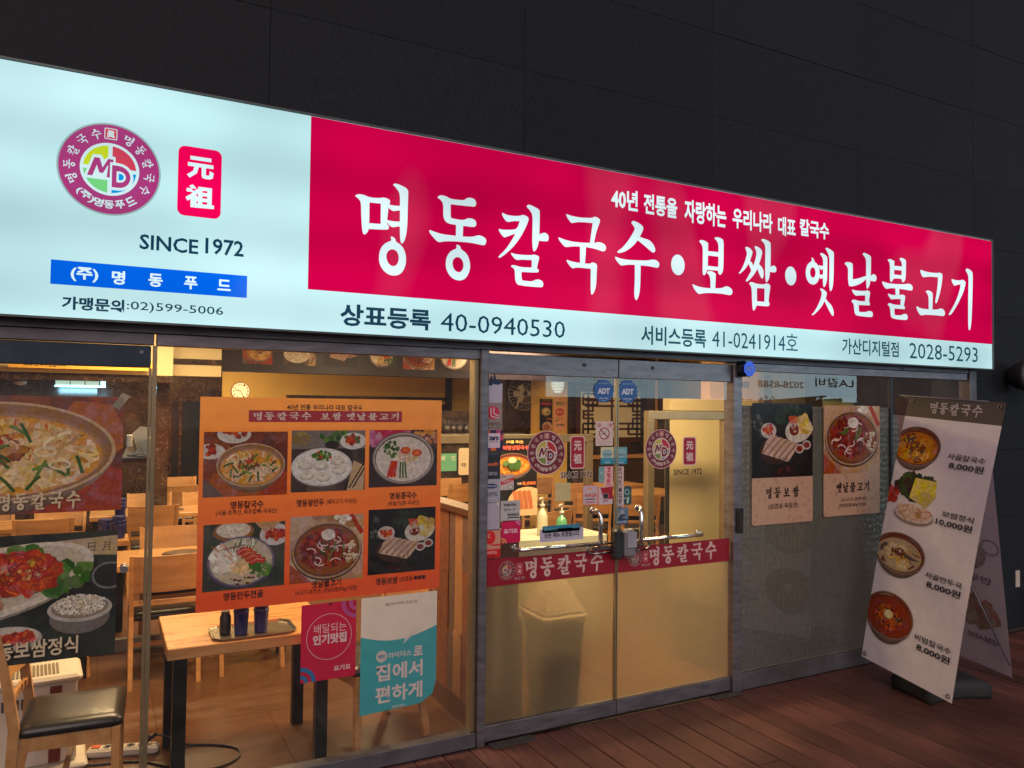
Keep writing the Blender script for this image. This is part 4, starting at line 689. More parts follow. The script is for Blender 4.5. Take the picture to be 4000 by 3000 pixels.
bx('mullion', mat('dark_sealant', (.02, .02, .022), .4, noise=.6, nscale=30), w2, 5.169, 5.195, -.01, .012, .106, 2.061)
# bubble film: patterned translucent sheet behind the glass
fm = bpy.data.materials.new('bubble_film'); fm.use_nodes = True; nt = fm.node_tree; N = nt.nodes; L = nt.links; b = N['Principled BSDF']
b.inputs['Base Color'].default_value = (.135, .145, .142, 1); b.inputs['Roughness'].default_value = .34; b.inputs['Specular IOR Level'].default_value = .8
tcn = N.new('ShaderNodeTexCoord'); mpn = N.new('ShaderNodeMapping'); mpn.inputs['Scale'].default_value = (1, 1, .8); vo = N.new('ShaderNodeTexVoronoi'); vo.inputs['Scale'].default_value = 28; vo.inputs['Randomness'].default_value = .45
L.new(tcn.outputs['Object'], mpn.inputs[0]); L.new(mpn.outputs[0], vo.inputs['Vector']); bpn = N.new('ShaderNodeBump'); bpn.inputs['Strength'].default_value = 1; bpn.inputs['Distance'].default_value = .009; L.new(vo.outputs['Distance'], bpn.inputs['Height']); L.new(bpn.outputs[0], b.inputs['Normal'])
o_ = N['Material Output']; trn = N.new('ShaderNodeBsdfTransparent'); trn.inputs[0].default_value = (.55, .62, .56, 1); tln = N.new('ShaderNodeBsdfTranslucent'); tln.inputs[0].default_value = (.35, .36, .3, 1); L.new(bpn.outputs[0], tln.inputs['Normal'])
m1 = N.new('ShaderNodeMixShader'); m1.inputs[0].default_value = .16; L.new(b.outputs[0], m1.inputs[1]); L.new(tln.outputs[0], m1.inputs[2])
m2 = N.new('ShaderNodeMixShader'); m2.inputs[0].default_value = .2; L.new(m1.outputs[0], m2.inputs[1]); L.new(trn.outputs[0], m2.inputs[2]); L.new(m2.outputs[0], o_.inputs[0])
bx('bubble_film', fm, w2, 3.672, 5.165, .009, .011, .108, 1.835); bx('bubble_film', fm, w2, 5.2, 6.085, .009, .011, .108, 1.78)

# ------------------------------------------------------------------ glass doors
FROST = bpy.data.materials.new('frosted_film'); FROST.use_nodes = True; nt = FROST.node_tree; N = nt.nodes; L = nt.links; N.clear()
fo = N.new('ShaderNodeOutputMaterial'); rf = N.new('ShaderNodeBsdfRefraction'); rf.inputs['IOR'].default_value = 1.1; rf.inputs['Roughness'].default_value = .27; rf.inputs[0].default_value = (.9, .8, .62, 1)
tl = N.new('ShaderNodeBsdfTranslucent'); tl.inputs[0].default_value = (.85, .78, .6, 1); df = N.new('ShaderNodeBsdfDiffuse'); df.inputs[0].default_value = (.5, .39, .22, 1)
ma_ = N.new('ShaderNodeMixShader'); ma_.inputs[0].default_value = .32; mb2 = N.new('ShaderNodeMixShader'); mb2.inputs[0].default_value = .25
L.new(rf.outputs[0], ma_.inputs[1]); L.new(tl.outputs[0], ma_.inputs[2]); L.new(ma_.outputs[0], mb2.inputs[1]); L.new(df.outputs[0], mb2.inputs[2]); tp = N.new('ShaderNodeBsdfTransparent'); tp.inputs[0].default_value = (.95, .88, .72, 1); mc = N.new('ShaderNodeMixShader'); mc.inputs[0].default_value = .3; L.new(mb2.outputs[0], mc.inputs[1]); L.new(tp.outputs[0], mc.inputs[2]); L.new(mc.outputs[0], fo.inputs[0])
BAND = mat('red_vinyl_band', lin((128, 18, 36)), .38, noise=.12, nscale=20)
FD = face(-.0062)
def door(x0, x1, label, lg):
    d = empty('glass_door', label, 'door', (0, 0, 0))
    bx('pane', GLASS, d, x0 + .002, x1 - .002, -.005, .005, .096, 1.985)
    bx('top_rail', STEEL, d, x0, x1, -.02, .024, 1.986, 2.098, ch=.003); bx('bottom_rail', STEEL, d, x0, x1, -.02, .024, .012, .095, ch=.003)
    bx('frosted_film', FROST, d, x0 + .003, x1 - .003, .0062, .0068, .097, .90)
    Art(FD, .0).rect(x0 + .003, .833, x1 - .003, .979, (150, 22, 44)).build('vinyl_band', VINYL, d)
    bx('edge_seal', ALU, d, (x1 - .006) if lg == 0 else x0 - .0, (x1 + .001) if lg == 0 else x0 + .006, -.011, .012, .097, 1.984)
    for k in (.28,) if lg else (.72,):
        p = x0 + (x1 - x0) * k; mbx = MB(); mbx.tube([(p, -.026, 2.055), (p, -.0205, 2.055)], .011, 14); mbx.build('keyhole', BLACK, d)
    return d
dl = door(1.840, 2.699, 'left glass entrance door covered with card stickers, frosted below', 0)
dr = door(2.705, 3.590, 'right glass entrance door with round logo and since 1972 lettering', 1)
# bands: small logo, seal, brush words
def band_print(d, x0, u):
    d = [c for c in d.children if c.name.startswith('vinyl_band')][0]
    p0 = V(*u[0], 1, -.0062); p1 = V(*u[1], 1, -.0062); cxx = (p0.x + p1.x) / 2; czz = .912; r = (p1.x - p0.x) / 2
    logo(FD, cxx, czz, r, .0004, ((120, 16, 34), (206, 176, 172), (206, 176, 172), (190, 176, 62), (176, 30, 50), (96, 126, 70), (30, 60, 120)), d, VINYL)
    q = V(u[2][0], 1200, 1, -.0062).x; q1 = V(u[2][1], 1200, 1, -.0062).x
    seal(FD, q, q1, czz - r * .55, czz + r * .6, .0006, (184, 30, 50), (226, 196, 190), (200, 160, 156), d, VINYL)
    words(FD, 'SINCE 1972', q - r * .3, q1 + r * .35, czz - r * 1.1, czz - r * .8, (190, 160, 160), d, VINYL, .02, .0008)
    brush_parts(FD, '명동칼국수', V(u[3][0], 1200, 1, -.0062).x, V(u[3][1], 1200, 1, -.0062).x, .855, .968, (220, 186, 182), .2, d, VINYL, .0004)
band_print(dl, 0, ((1077, 1228), (1113, 1222), (1117, 1128), (1134, 1303)))
band_print(dr, 0, ((1357, 1205), (1387, 1200), (1390, 1399), (1402, 1547)))
# round logos, seals and SINCE 1972 on the upper glass
PAL = ((124, 28, 52), (226, 204, 190), (214, 178, 176), (206, 184, 74), (196, 40, 56), (126, 148, 70), (40, 90, 160))
def logo_set(d, L_, s, t, tc_):
    a, b = V(L_[0], L_[1], 1, -.0062), V(L_[2], L_[3], 1, -.0062); c_, e = V(L_[4], L_[5], 1, -.0062), V(L_[6], L_[7], 1, -.0062)
    logo(FD, (a.x + b.x) / 2, (c_.z + e.z) / 2, (b.x - a.x) / 2, .0, PAL, d, VINYL)
    p, q = V(s[0], s[1], 1, -.0062), V(s[2], s[3], 1, -.0062); seal(FD, p.x, q.x, q.z, p.z, .0, (172, 22, 48), (232, 204, 200), (220, 186, 186), d, VINYL)
    p, q = V(t[0], t[1], 1, -.0062), V(t[2], t[3], 1, -.0062)
    if tc_: words(FD, 'SINCE 1972', p.x - .003, q.x + .003, q.z - .003, p.z + .003, (226, 206, 200), d, VINYL, .055, .0001)
    words(FD, 'SINCE 1972', p.x, q.x, q.z, p.z, (18, 16, 22), d, VINYL, .02, .0006)
logo_set(dl, (1139, 982, 1221, 976, 1180, 929, 1180, 1027), (1234, 944, 1261, 1010), (1211, 1020, 1279, 1031), True)
logo_set(dr, (1394, 972, 1462, 968, 1428, 926, 1428, 1014), (1477, 946, 1502, 1003), (1455, 1014, 1516, 1024), False)
# handles, latch boxes
def handles(d, xa, xb, xh, side):
    z = 1.027; y = -.062; s = 1 if side == 'L' else -1
    m = MB(); m.tube([(xa, -.006, z), (xa, -.045, z), (xa + s * .018, y, z), (xb, y, z)], .0115, 12); m.tube([(xa, -.004, z), (xa, -.012, z)], .02, 14)
    m.build('push_bar', CHROME, d)
    h = MB(); h.tube([(xh, -.006, 1.208), (xh + s * .0, -.028, 1.213), (xh + s * .012, -.055, 1.205), (xh + s * .018, -.068, 1.185), (xh + s * .018, -.068, 1.03), (xh + s * .01, -.055, 1.005), (xh, -.02, .998)], .0125, 12); h.tube([(xh, -.004, 1.208), (xh, -.012, 1.208)], .02, 14)
    h.build('pull_handle', CHROME, d)
    k = MB(); x0_, x1_ = (xh - .05, 2.67) if side == 'L' else (2.74, xh + .05)
    for dz in (-.026, .026): k.tube([(x0_ + .02, -.05, .995 + dz), (x1_ - .02, -.05, .995 + dz)], .006, 8)
    e0 = x0_ + .02 if side == 'L' else x1_ - .02; k.tube([(e0 - s * .026 * math.sin(t) , -.05, .995 + .026 * math.cos(t)) for t in [PI * i / 8 for i in range(9)]], .006, 8)
    k.box(min(x0_, x1_) + .03, max(x0_, x1_) - .03, -.046, -.036, .985, 1.005); k.build('guide_plate', mat('dark_chrome', (.3, .28, .28), .22, 1.0), d)
handles(dl, 2.02, 2.56, 2.53, 'L'); handles(dr, 3.325, 2.83, 2.855, 'R')
LOCK = mat('worn_grey_plastic', (.3, .29, .32), .35, .3, noise=.25, nscale=9, bump=.1)
lb = empty('door_lock', 'grey digital latch box clamped where the two glass doors meet', 'lock', (2.72, 0, 0))
MB().box(-.075, -.012, -.078, -.02, .925, 1.10, ch=.012).build('lock_case', mat('dark_steel_case', (.1, .1, .11), .3, .8, noise=.3), lb)
MB().box(-.006, .075, -.088, -.02, .93, 1.095, ch=.016).build('lock_body', LOCK, lb)
MB().box(.0, .068, -.096, -.0885, .99, 1.085, ch=.004).build('lock_cover', mat('lavender_cover', (.42, .4, .46), .3, .2, noise=.15), lb)

# ------------------------------------------------------------------ left swing door (only its rail and glass edge show)
d0 = empty('glass_door', 'far left glass door under a dark blue rail, carrying the noodle bowl poster', 'door', (0, 0, 0))
bx('top_rail', mat('dark_blue_rail', (.03, .045, .07), .4, .5, noise=.2), d0, -1.0, .178, -.03, .022, 1.962, 2.058, ch=.003)
bx('pane', GLASS, d0, -1.0, .172, -.005, .005, .08, 1.961); bx('edge_seal', ALU, d0, .1725, .1835, -.012, .014, .08, 1.961)
k = MB(); p = V(268, 1228, 1, -.01); k.tube([(p.x, -.006, p.z), (p.x, -.04, p.z)], [.017, .015], 18); k.tube([(p.x, .006, p.z), (p.x, .03, p.z)], .016, 18); k.build('door_knob', STEEL, d0)
k = MB(); p = V(538, 1290, 1, 0); k.tube([(.17 * 1 - .03, -.034, 2.03), (.14, -.03, 2.03)], .008, 12); k.build('screw', STEEL, d0)

# ------------------------------------------------------------------ posters on the glass
FP = face(.014)
def poster(name, label, cat='poster', group=None): return empty(name, label, cat, (0, 0, 0), 0, group)
# orange menu
mp_ = poster('menu_poster', 'large orange menu poster with six dish photographs on the left shop window')
mx0, mx1, mz0, mz1 = .390, 1.585, .852, 1.838
a = Art(FP, -.001)
for k in range(14):
    t = k / 13; a._add([(mx0, mz0 + (mz1 - mz0) * k / 14), (mx1, mz0 + (mz1 - mz0) * k / 14), (mx1, mz0 + (mz1 - mz0) * (k + 1) / 14), (mx0, mz0 + (mz1 - mz0) * (k + 1) / 14)], lin(tuple(p + (q - p) * t for p, q in zip((226, 84, 34), (246, 160, 62)))))
ms_ = a.build('sheet', PAPER, mp_)
def P2(x, y, Y=.0085): p = V(x, y, 1, Y); return p.x, p.z
photos = [((441, 933), (620, 1068), d_kalguksu), ((631, 930), (788, 1058), d_mandu), ((799, 929), (944, 1048), d_kong), ((440, 1135), (614, 1264), d_jeongol), ((628, 1118), (784, 1248), d_bulgogi), ((797, 1102), (940, 1230), d_bossam)]
def PR(vx0, vy0, vx1, vy1): return P2(vx0, vy0)[0], P2(vx1, vy1)[1], P2(vx1, vy1)[0], P2(vx0, vy0)[1]
for i, (_, _, fn) in enumerate(photos):
    (q0, q1), (q2, q3) = photos[i][0], photos[i][1]; c0, c1 = P2(q0, q1)[0], P2(q2, q3)[0]; r1, r0 = P2(q0, q1)[1], P2(q2, q3)[1]; a = Art(FP, .0003, 8e-6, clip=(c0, r0, c1, r1)); fn(a, c0, r0, c1, r1, random.Random(i + 3)); a.build('dish_photo', PHOTO, ms_)
def pt(st, xa, ya, xb, yb, col, bold, par, w=.0006, fr=None, m=None):
    fr = fr or FP; m = m or PAPER; Y = fr.O.y; a = V(xa, ya, 1, Y); b_ = V(xb, yb, 1, Y); return words(fr, st, a.x, b_.x, b_.z, a.z, col, par, m, bold, w)
BR = (60, 18, 12)
pt('40년 전통 우리나라 대표 칼국수', 620, 873, 783, 887, BR, .02, ms_)
q = RV(538, 886, 869, 912, .0085); Art(FP, .0).rect(q[0], q[2], q[1], q[3], (176, 34, 50)).build('title_band', PAPER, ms_)
for wd, xa, xb in (('명동칼국수', 547, 673), ('보쌈', 693, 738), ('옛날불고기', 750, 862)):
    z0, z1 = q[2] + .009, q[3] - .008; brush_parts(FP, wd, V(xa, 900, 1, .0085).x, V(xb, 900, 1, .0085).x, z0, z1, (240, 214, 200), .16, ms_, PAPER, .0004)
for st, xa, ya, xb, yb, bo in (('명동칼국수', 498, 1083, 569, 1098, .03), ('(사골-호주산, 육우잡뼈-국내산)', 466, 1103, 598, 1109, .015), ('명동왕만두', 641, 1079, 700, 1090, .03), ('(돼지고기-국내산)', 705, 1079, 770, 1086, .015), ('명동콩국수', 842, 1064, 900, 1074, .03), ('(하절기)(콩-국내산)', 838, 1083, 905, 1089, .015),
                               ('명동만두전골', 483, 1281, 568, 1297, .03), ('옛날불고기', 673, 1255, 737, 1268, .03), ('(소고기-호주산) (양념포함300g/1인분)', 638, 1276, 771, 1279, .015), ('명동보쌈', 812, 1249, 859, 1259, .03), ('(삼겹살-■■■)', 863, 1246, 921, 1252, .015)):
    p, q = V(xa, ya, 1, .014), V(xb, yb, 1, .014); h = .028 if bo < .02 else .037; words(FP, st, p.x, q.x, p.z - h, p.z, BR, ms_, PAPER, bo, .0006)
# left noodle poster
np_ = poster('noodle_poster', 'noodle bowl poster on the far left door, above the dark set meal poster')
x0, z0, x1, z1 = -.83, 1.338, .077, 1.83; a = Art(FP, -.001, 8e-6, clip=(x0, z0, x1, z1)); d_kalguksu(a, x0, z0, x1, z1, random.Random(31), True, -.375, 1.60, .425, .205); 
a.build('sheet', PHOTO, np_)
brush_parts(FP, '명동칼국수', -.38, -.08, 1.354, 1.427, (226, 200, 160), .16, np_, PAPER, .0095)
Art(FP, .001).poly([(.03, 1.79), (.07, 1.85), (.1, 1.835), (.06, 1.775)], (150, 140, 120)).build('tape', PAPER, np_)
sp_ = poster('set_meal_poster', 'dark poster of red kimchi, rice and soup below the noodle bowl poster')
x0, z0, x1, z1 = -.72, .718, .066, 1.25; a = Art(FP, -.001, 8e-6, clip=(x0, z0, x1, z1)); d_set(a, -.5, z0, x1, z1, random.Random(8)); a.rect(x0, z0, -.5, z1, (36, 44, 38)); a.build('sheet', PHOTO, sp_)
words(FP, '동보쌈정식', -.362, -.072, .738, .812, (50, 36, 28), sp_, PAPER, .06, .0095); words(FP, '동보쌈정식', -.364, -.074, .741, .815, (226, 206, 170), sp_, PAPER, .02, .0099)
# red delivery poster
rp_ = poster('delivery_poster', 'small crimson delivery poster with a thin white circle, left of the teal sheet')
x0, x1, z0, z1 = .868, 1.14, .462, .835
a = Art(FP, -.001, clip=(x0, z0, x1, z1)); a.rect(x0, z0, x1, z1, (196, 18, 66))
for r, c in ((.075, (196, 84, 150)), (.055, (196, 18, 66)), (.038, (206, 84, 150)), (.02, (196, 18, 66))): a.ell(x1, z1 - .012, r, r, c)
for r, c in ((.075, (40, 120, 176)), (.055, (196, 18, 66)), (.038, (40, 120, 176)), (.02, (196, 18, 66))): a.ell(x0 + .0, z0 + .0, r, r, c)
a.ring(1.006, .67, .112, .112, .0025, (236, 206, 206), 60); a.ell(1.008, .83, .009, .009, (120, 20, 30)); a.build('sheet', PAPER, rp_)
for st, u0, u1, v0, v1, bo in (('배달되는', .93, 1.09, .69, .735, .0), ('인기맛집', .925, 1.092, .635, .685, .045), ('요기요', 1.03, 1.115, .498, .525, .03)): words(FP, st, u0, u1, v0, v1, (240, 214, 214), rp_, PAPER, bo, .0006)
# teal delivery poster, lower right corner curling
tp_ = poster('delivery_poster', 'white and teal delivery poster with large white lettering and a curled lower corner')
x0, x1, z0, z1 = 1.165, 1.573, .255, .838
a = Art(FP, -.001); n = 12
a.poly([(x0, z0), (x1 - .09, z0 + .012), (x1 - .02, z0 + .05), (x1, z0 + .12), (x1, .66)] + [(x1 - (x1 - x0) * i / n, .66 - .05 * math.sin(PI * i / n * .9)) for i in range(1, n + 1)], (60, 166, 176))
a.poly([(x0, .656)] + [(x0 + (x1 - x0) * i / n, .66 - .05 * math.sin(PI * (1 - i / n) * .9)) for i in range(n + 1)] + [(x1, z1), (x0, z1)], (226, 218, 206))
a.poly([(1.405, .63), (1.46, .64), (1.39, .585)], (226, 218, 206)); a.ell(1.275, .535, .029, .029, (230, 214, 206)); a.build('sheet', PAPER, tp_)
for st, u0, u1, v0, v1, bo, c in (('배달시켜 먹어도 맛있는 집', 1.29, 1.46, .787, .803, 0, (50, 60, 66)), ('배민', 1.257, 1.293, .525, .546, .03, (60, 150, 160)), ('라이더스', 1.31, 1.435, .52, .55, .02, (236, 216, 210)), ('로', 1.447, 1.497, .515, .565, .04, (236, 216, 210)), ('집에서', 1.245, 1.497, .41, .495, .028, (236, 216, 210)), ('편하게', 1.245, 1.497, .30, .385, .028, (236, 216, 210)), ('배달의민족', 1.335, 1.40, .268, .28, .02, (226, 216, 210))): words(FP, st, u0, u1, v0, v1, c, tp_, PAPER, bo, .0006)
# right window posters
for (x0, x1, z0, z1, lab, fn, t1, t2) in ((3.785, 4.352, 1.045, 1.853, 'dark boiled pork poster with beige caption, left one on the bubble film window', d_bossam, '명동보쌈', ['(삼겹살-독일산)']), (4.46, 5.05, 1.065, 1.845, 'raw beef pan poster with beige caption, right one on the bubble film window', d_bulgogi, '옛날불고기', ['(소고기-호주산)', '(양념포함300g/1인분)'])):
    p_ = poster('dish_poster', lab, 'poster'); zc = z0 + (z1 - z0) * .385; FQ = face(.0)
    FQ = face(-.0065)
    a = Art(FQ, -.001); a.rrect(x0, z0, x1, zc + .02, .02, (206, 168, 142)); rdd = random.Random(4)
    for _ in range(40): blob(a, rdd.uniform(x0 + .02, x1 - .02), rdd.uniform(z0 + .02, zc - .01), .012, jit((192, 152, 124), 8, rdd), rdd)
    a.build('caption_sheet', PAPER, p_)
    a = Art(FQ, .0008, 1.2e-5, clip=(x0, zc, x1, z1)); (fn(a, x0, zc, x1, z1, random.Random(12)) if fn is d_bossam else fn(a, x0, zc, x1, z1, random.Random(12), True)); a.build('dish_photo', PHOTO, p_)
    W_ = x1 - x0; brush_parts(FQ, t1, x0 + W_ * .22, x1 - W_ * (.24 if len(t2) == 1 else .2), zc - .14, zc - .065, (36, 24, 24), .3 if len(t2) == 1 else .16, p_, PAPER, .001)
    for i, s_ in enumerate(t2): words(FQ, s_, x0 + W_ * .26 + (.02 if len(t2) > 1 and i == 0 else 0), x1 - W_ * .25, zc - .215 - i * .04 + (.01 if len(t2) > 1 else 0), zc - .175 - i * .04 + (.0 if len(t2) > 1 else 0), (50, 36, 34), p_, PAPER, .01, .0012)

# ------------------------------------------------------------------ stickers on the doors
FSx = face(-.0085)
def sticker(name, label, px, base, rr=.004, marks=None, cat='sticker', group=None, shape=None):
    x0, y0, x1, y1 = px; p = V(x0, y0, 1, -.0085); q = V(x1, y1, 1, -.0085)
    o = empty(name, label, cat, (0, 0, 0), 0, group); a = Art(FSx, .0, 3e-5); U0, U1, V0, V1 = p.x, q.x, q.z, p.z; W_, H_ = U1 - U0, V1 - V0
    if shape: a.poly([(U0 + W_ * u, V0 + H_ * v_) for u, v_ in shape], base)
    else: a.rrect(U0, V0, U1, V1, min(rr, W_ * .3), base)
    f = lambda u, v_: (U0 + W_ * u, V0 + H_ * v_)
    for mk in marks or []:
        t = mk[0]
        if t == 'r': a.rect(*f(mk[1], mk[2]), *f(mk[3], mk[4]), mk[5])
        elif t == 'p': a.poly([f(u, v_) for u, v_ in mk[1]], mk[2])
        elif t == 'e': c_ = f(mk[1], mk[2]); a.ell(c_[0], c_[1], W_ * mk[3], H_ * mk[4], mk[5])
        elif t == 'o': c_ = f(mk[1], mk[2]); a.ring(c_[0], c_[1], W_ * mk[3], H_ * mk[4], W_ * mk[5], mk[6], 28, *(mk[7:9] if len(mk) > 7 else (0, 2 * PI)))
        elif t == 's': a.stroke([f(u, v_) for u, v_ in mk[1]], W_ * mk[2], mk[3])
    a.build('sheet', VINYL, o)
    for mk in marks or []:
        if mk[0] == 't': u0, v0 = f(mk[2], mk[3]); u1, v1 = f(mk[4], mk[5]); words(FSx, mk[1], u0, u1, v0, v1, mk[6], o, VINYL, mk[7] if len(mk) > 7 else .02, .001)
    return o
zs = lambda x, y: (1800 / S + x * .49426 / S, 1380 / S + y * .49426 / S)
def Z(x0, y0, x1, y1, ox=1800, oy=1380, sc=.49426): return ((ox + x0 * sc) / S, (oy + y0 * sc) / S, (ox + x1 * sc) / S, (oy + y1 * sc) / S)
GW = (186, 180, 200)
sticker('card_sticker', 'torn white sticker under a blue leafy crest, topmost in the column of card stickers', Z(203, 235, 328, 392), GW, marks=[('e', .3, 1.12, .08, .28, (22, 40, 78)), ('e', .5, 1.2, .07, .3, (22, 40, 78)), ('e', .7, 1.06, .22, .14, (26, 44, 84)), ('e', .2, .98, .22, .1, (26, 44, 84))])
sticker('card_sticker', 'grey card sticker with a round crimson emblem of curved white lines', Z(203, 392, 326, 606), (150, 134, 130), marks=[('e', .42, .64, .4, .25, (206, 36, 80)), ('s', [(.3, .82), (.28, .6), (.34, .5), (.8, .44)], .07, (220, 190, 190)), ('s', [(.48, .84), (.46, .66), (.52, .58), (.8, .53)], .07, (220, 190, 190)), ('t', '롯데카드', -.02, .14, .95, .28, (60, 40, 44)), ('t', 'LOTTE CARD', .04, .06, .9, .11, (60, 40, 44))])
sticker('payment_sticker', 'square sticker in purple and orange blocks with a white centre reading zero', Z(196, 610, 334, 768), (50, 30, 80), marks=[('r', 0, .75, .25, 1, (230, 100, 60)), ('r', .75, .5, 1, .8, (210, 70, 120)), ('r', .3, 0, .6, .2, (230, 110, 50)), ('r', .6, .8, .85, 1, (200, 60, 130)), ('r', 0, .0, .2, .3, (120, 60, 180)), ('r', .13, .14, .82, .86, (226, 210, 220)), ('t', 'zero', .2, .5, .75, .7, (40, 30, 80), .05), ('t', '제로페이 가맹점', .26, .4, .7, .46, (60, 40, 80))])
sticker('card_sticker', 'dark navy card sticker with orange Benefit lettering', Z(196, 780, 310, 992), (44, 46, 58), marks=[('t', 'Benefit', .04, .48, .85, .63, (230, 110, 56), .03), ('t', '현대카드', .0, .12, .84, .27, (190, 186, 200)), ('t', 'HyundaiCard', .1, .9, .8, .96, (120, 120, 130))])
sticker('card_sticker', 'pale card sticker with a small blue oval badge', Z(193, 992, 310, 1180), (168, 168, 184), marks=[('e', .42, .69, .4, .1, (20, 34, 100)), ('t', 'SAMSUNG', .1, .65, .74, .73, (200, 200, 220)), ('t', '삼성카드', .02, .26, .84, .46, (50, 48, 60)), ('s', [(.1, .1), (.6, .1), (1, .22)], .02, (130, 130, 150))])
sticker('blank_sticker', 'blank lavender-white sticker with a torn notch in its top corner', Z(190, 1182, 306, 1396), (178, 168, 184), marks=[('p', [(.75, 1), (.98, .98), (.9, .84)], (226, 214, 200))])
sticker('card_sticker', 'beige card sticker with a big red blob and a red base, lowest of the column', Z(188, 1398, 312, 1612), (214, 150, 130), marks=[('r', 0, 0, 1, .31, (214, 34, 34)), ('e', .34, .72, .34, .24, (220, 40, 40)), ('o', .3, .78, .1, .07, .05, (224, 180, 170), .8, 5.5), ('e', .75, .45, .4, .03, (206, 40, 40)), ('t', '비씨카드', .02, .13, .8, .25, (236, 190, 180)), ('t', 'BC CARD', .16, .03, .7, .09, (90, 20, 20))])
sticker('payment_sticker', 'white square sticker with a slanted red ribbon reading PAYCO', Z(312, 960, 418, 1078), (206, 190, 186), marks=[('p', [(.05, .32), (1, .55), (1, .82), (.05, .58)], (206, 30, 40)), ('t', 'PAYCO', .15, .46, .95, .66, (236, 210, 210)), ('t', '식권', .08, .8, .42, .94, (200, 60, 60)), ('e', .75, .18, .16, .14, (220, 216, 210)), ('o', .75, .18, .18, .16, .03, (60, 50, 50))])
sticker('break_time_note', 'handwritten white break-time note above the crimson sticker', Z(316, 1168, 468, 1322), (186, 184, 188), .001, marks=[('t', 'break-time', .15, .72, .78, .92, (40, 28, 34)), ('t', '오후 3시 ~ 5시', .15, .5, .75, .64, (40, 36, 36)), ('t', '휴게시간에 쉽니다', .35, .24, .95, .38, (10, 10, 12), .05), ('s', [(.35, .16), (.6, .18), (.95, .16)], .05, (20, 18, 20))])
sticker('delivery_sticker', 'crimson square delivery sticker below the break-time note', Z(322, 1326, 470, 1492), (206, 20, 86), .01, marks=[('o', 1.0, 1.0, .25, .22, .07, (216, 150, 190), PI, 1.5 * PI), ('o', 1.0, 1.0, .12, .1, .05, (216, 150, 190), PI, 1.5 * PI), ('o', 0, 0, .28, .24, .07, (226, 170, 80), 0, PI / 2), ('o', 0, 0, .14, .12, .05, (226, 170, 80), 0, PI / 2), ('t', '요기요', .12, .42, .85, .64, (240, 214, 224), .04)])
sticker('takeout_notice', 'white strip notice above the left push bar saying all menus packed', Z(624, 1395, 968, 1468), (186, 182, 206), .001, marks=[('t', '모든 메뉴 포장됩니다', .1, .3, .9, .72, (20, 20, 26), .03)])
sticker('rule_strip', 'pale blue strip label just above the white takeout notice', Z(645, 1368, 940, 1400), (50, 130, 164), .002, marks=[('t', '배달이 필요한 순간', .04, .3, .4, .7, (120, 190, 214)), ('t', '배달의민족', .8, .4, .97, .7, (120, 190, 214))])
OCT = [(.29, 0), (.71, 0), (1, .29), (1, .71), (.71, 1), (.29, 1), (0, .71), (0, .29)]
for nm, px in (('left', Z(1053, 208, 1204, 388)), ('right', Z(333, 213, 481, 392, 2250, 1380, .49430))):
    sticker('security_sticker', 'blue octagon security sticker on the %s door, beside the gap between doors' % nm, px, (30, 84, 160), marks=[('o', .5, .5, .44, .44, .012, (90, 140, 200)), ('r', .16, .25, .84, .76, (86, 140, 204)), ('r', .175, .262, .825, .748, (30, 84, 160)), ('t', 'ADT', .18, .36, .82, .64, (206, 214, 232), .07), ('t', '캡스경비구역', .24, .81, .76, .88, (170, 200, 230)), ('t', '1588-6400', .26, .14, .74, .21, (200, 214, 232)), ('t', '고객센터', .38, .05, .62, .1, (170, 200, 230))], shape=OCT)
Q = lambda *a_: Z(*a_, 2250, 1380, .49430)
sticker('no_smoking_sign', 'white no-smoking sign with a crossed cigarette on the left door edge', Q(156, 538, 292, 730), (214, 190, 188), marks=[('t', '금', .1, .77, .3, .92, (170, 30, 40)), ('t', '연', .74, .77, .93, .92, (170, 30, 40)), ('e', .5, .5, .3, .25, (160, 24, 36)), ('e', .5, .5, .245, .2, (226, 208, 204)), ('r', .3, .465, .58, .5, (24, 20, 22)), ('o', .62, .58, .06, .05, .02, (30, 24, 26), 1, 5), ('s', [(.27, .68), (.73, .32)], .06, (160, 24, 36)), ('t', '흡연시 10만원 이하의 과태료', .12, .155, .9, .18, (70, 50, 50)), ('t', '금연구역입니다', .25, .06, .75, .09, (120, 100, 100))])
for nm, px, c in (('left', Q(196, 742, 297, 876), (206, 206, 170)), ('right', Q(306, 742, 403, 876), (110, 170, 184))):
    sticker('insurance_sticker', 'small pale blue insurance sticker on the %s door under the security level' % nm, px, c, .001, marks=[('r', 0, 0, 1, .38, (30, 140, 170)), ('e', .5, .62, .4, .26, (150, 186, 190)), ('t', 'LIG', .25, .52, .5, .62, (60, 90, 100)), ('t', '손해보험', .52, .52, .85, .6, (60, 90, 100)), ('t', '재난배상책임보험', .06, .2, .94, .33, (110, 200, 220)), ('t', '가입업소', .25, .05, .76, .18, (206, 230, 236))])
sticker('strip_sticker', 'narrow pale blue rounded strip sticker left of the red fixed-door strip', Q(180, 895, 224, 1026), (120, 160, 166), .02, marks=[('e', .5, .6, .25, .08, (160, 190, 190)), ('r', .1, .05, .9, .2, (150, 170, 170))])
def vert(name, label, px, base, chars, col, foot=None, fc=None):
    n = len(chars); mk = [('t', ch, .25, 1 - (i + .95) * (.84 / n) - .02, .75, 1 - (i + .1) * (.84 / n) - .02, col, .03) for i, ch in enumerate(chars)]
    if foot: mk.append(('t', foot, .14, .03, .86, .11, fc))
    sticker(name, label, px, base, .001, mk)
vert('door_strip', 'white strip with red vertical letters for the fixed door', Q(224, 895, 292, 1052), (222, 180, 180), '고정문', (206, 30, 70), 'FIXED', (206, 110, 130))
vert('door_strip', 'white strip with black vertical letters and PULL, right door', Q(316, 895, 377, 1048), (220, 190, 186), '당기시오', (24, 22, 26), 'PULL', (90, 60, 60))
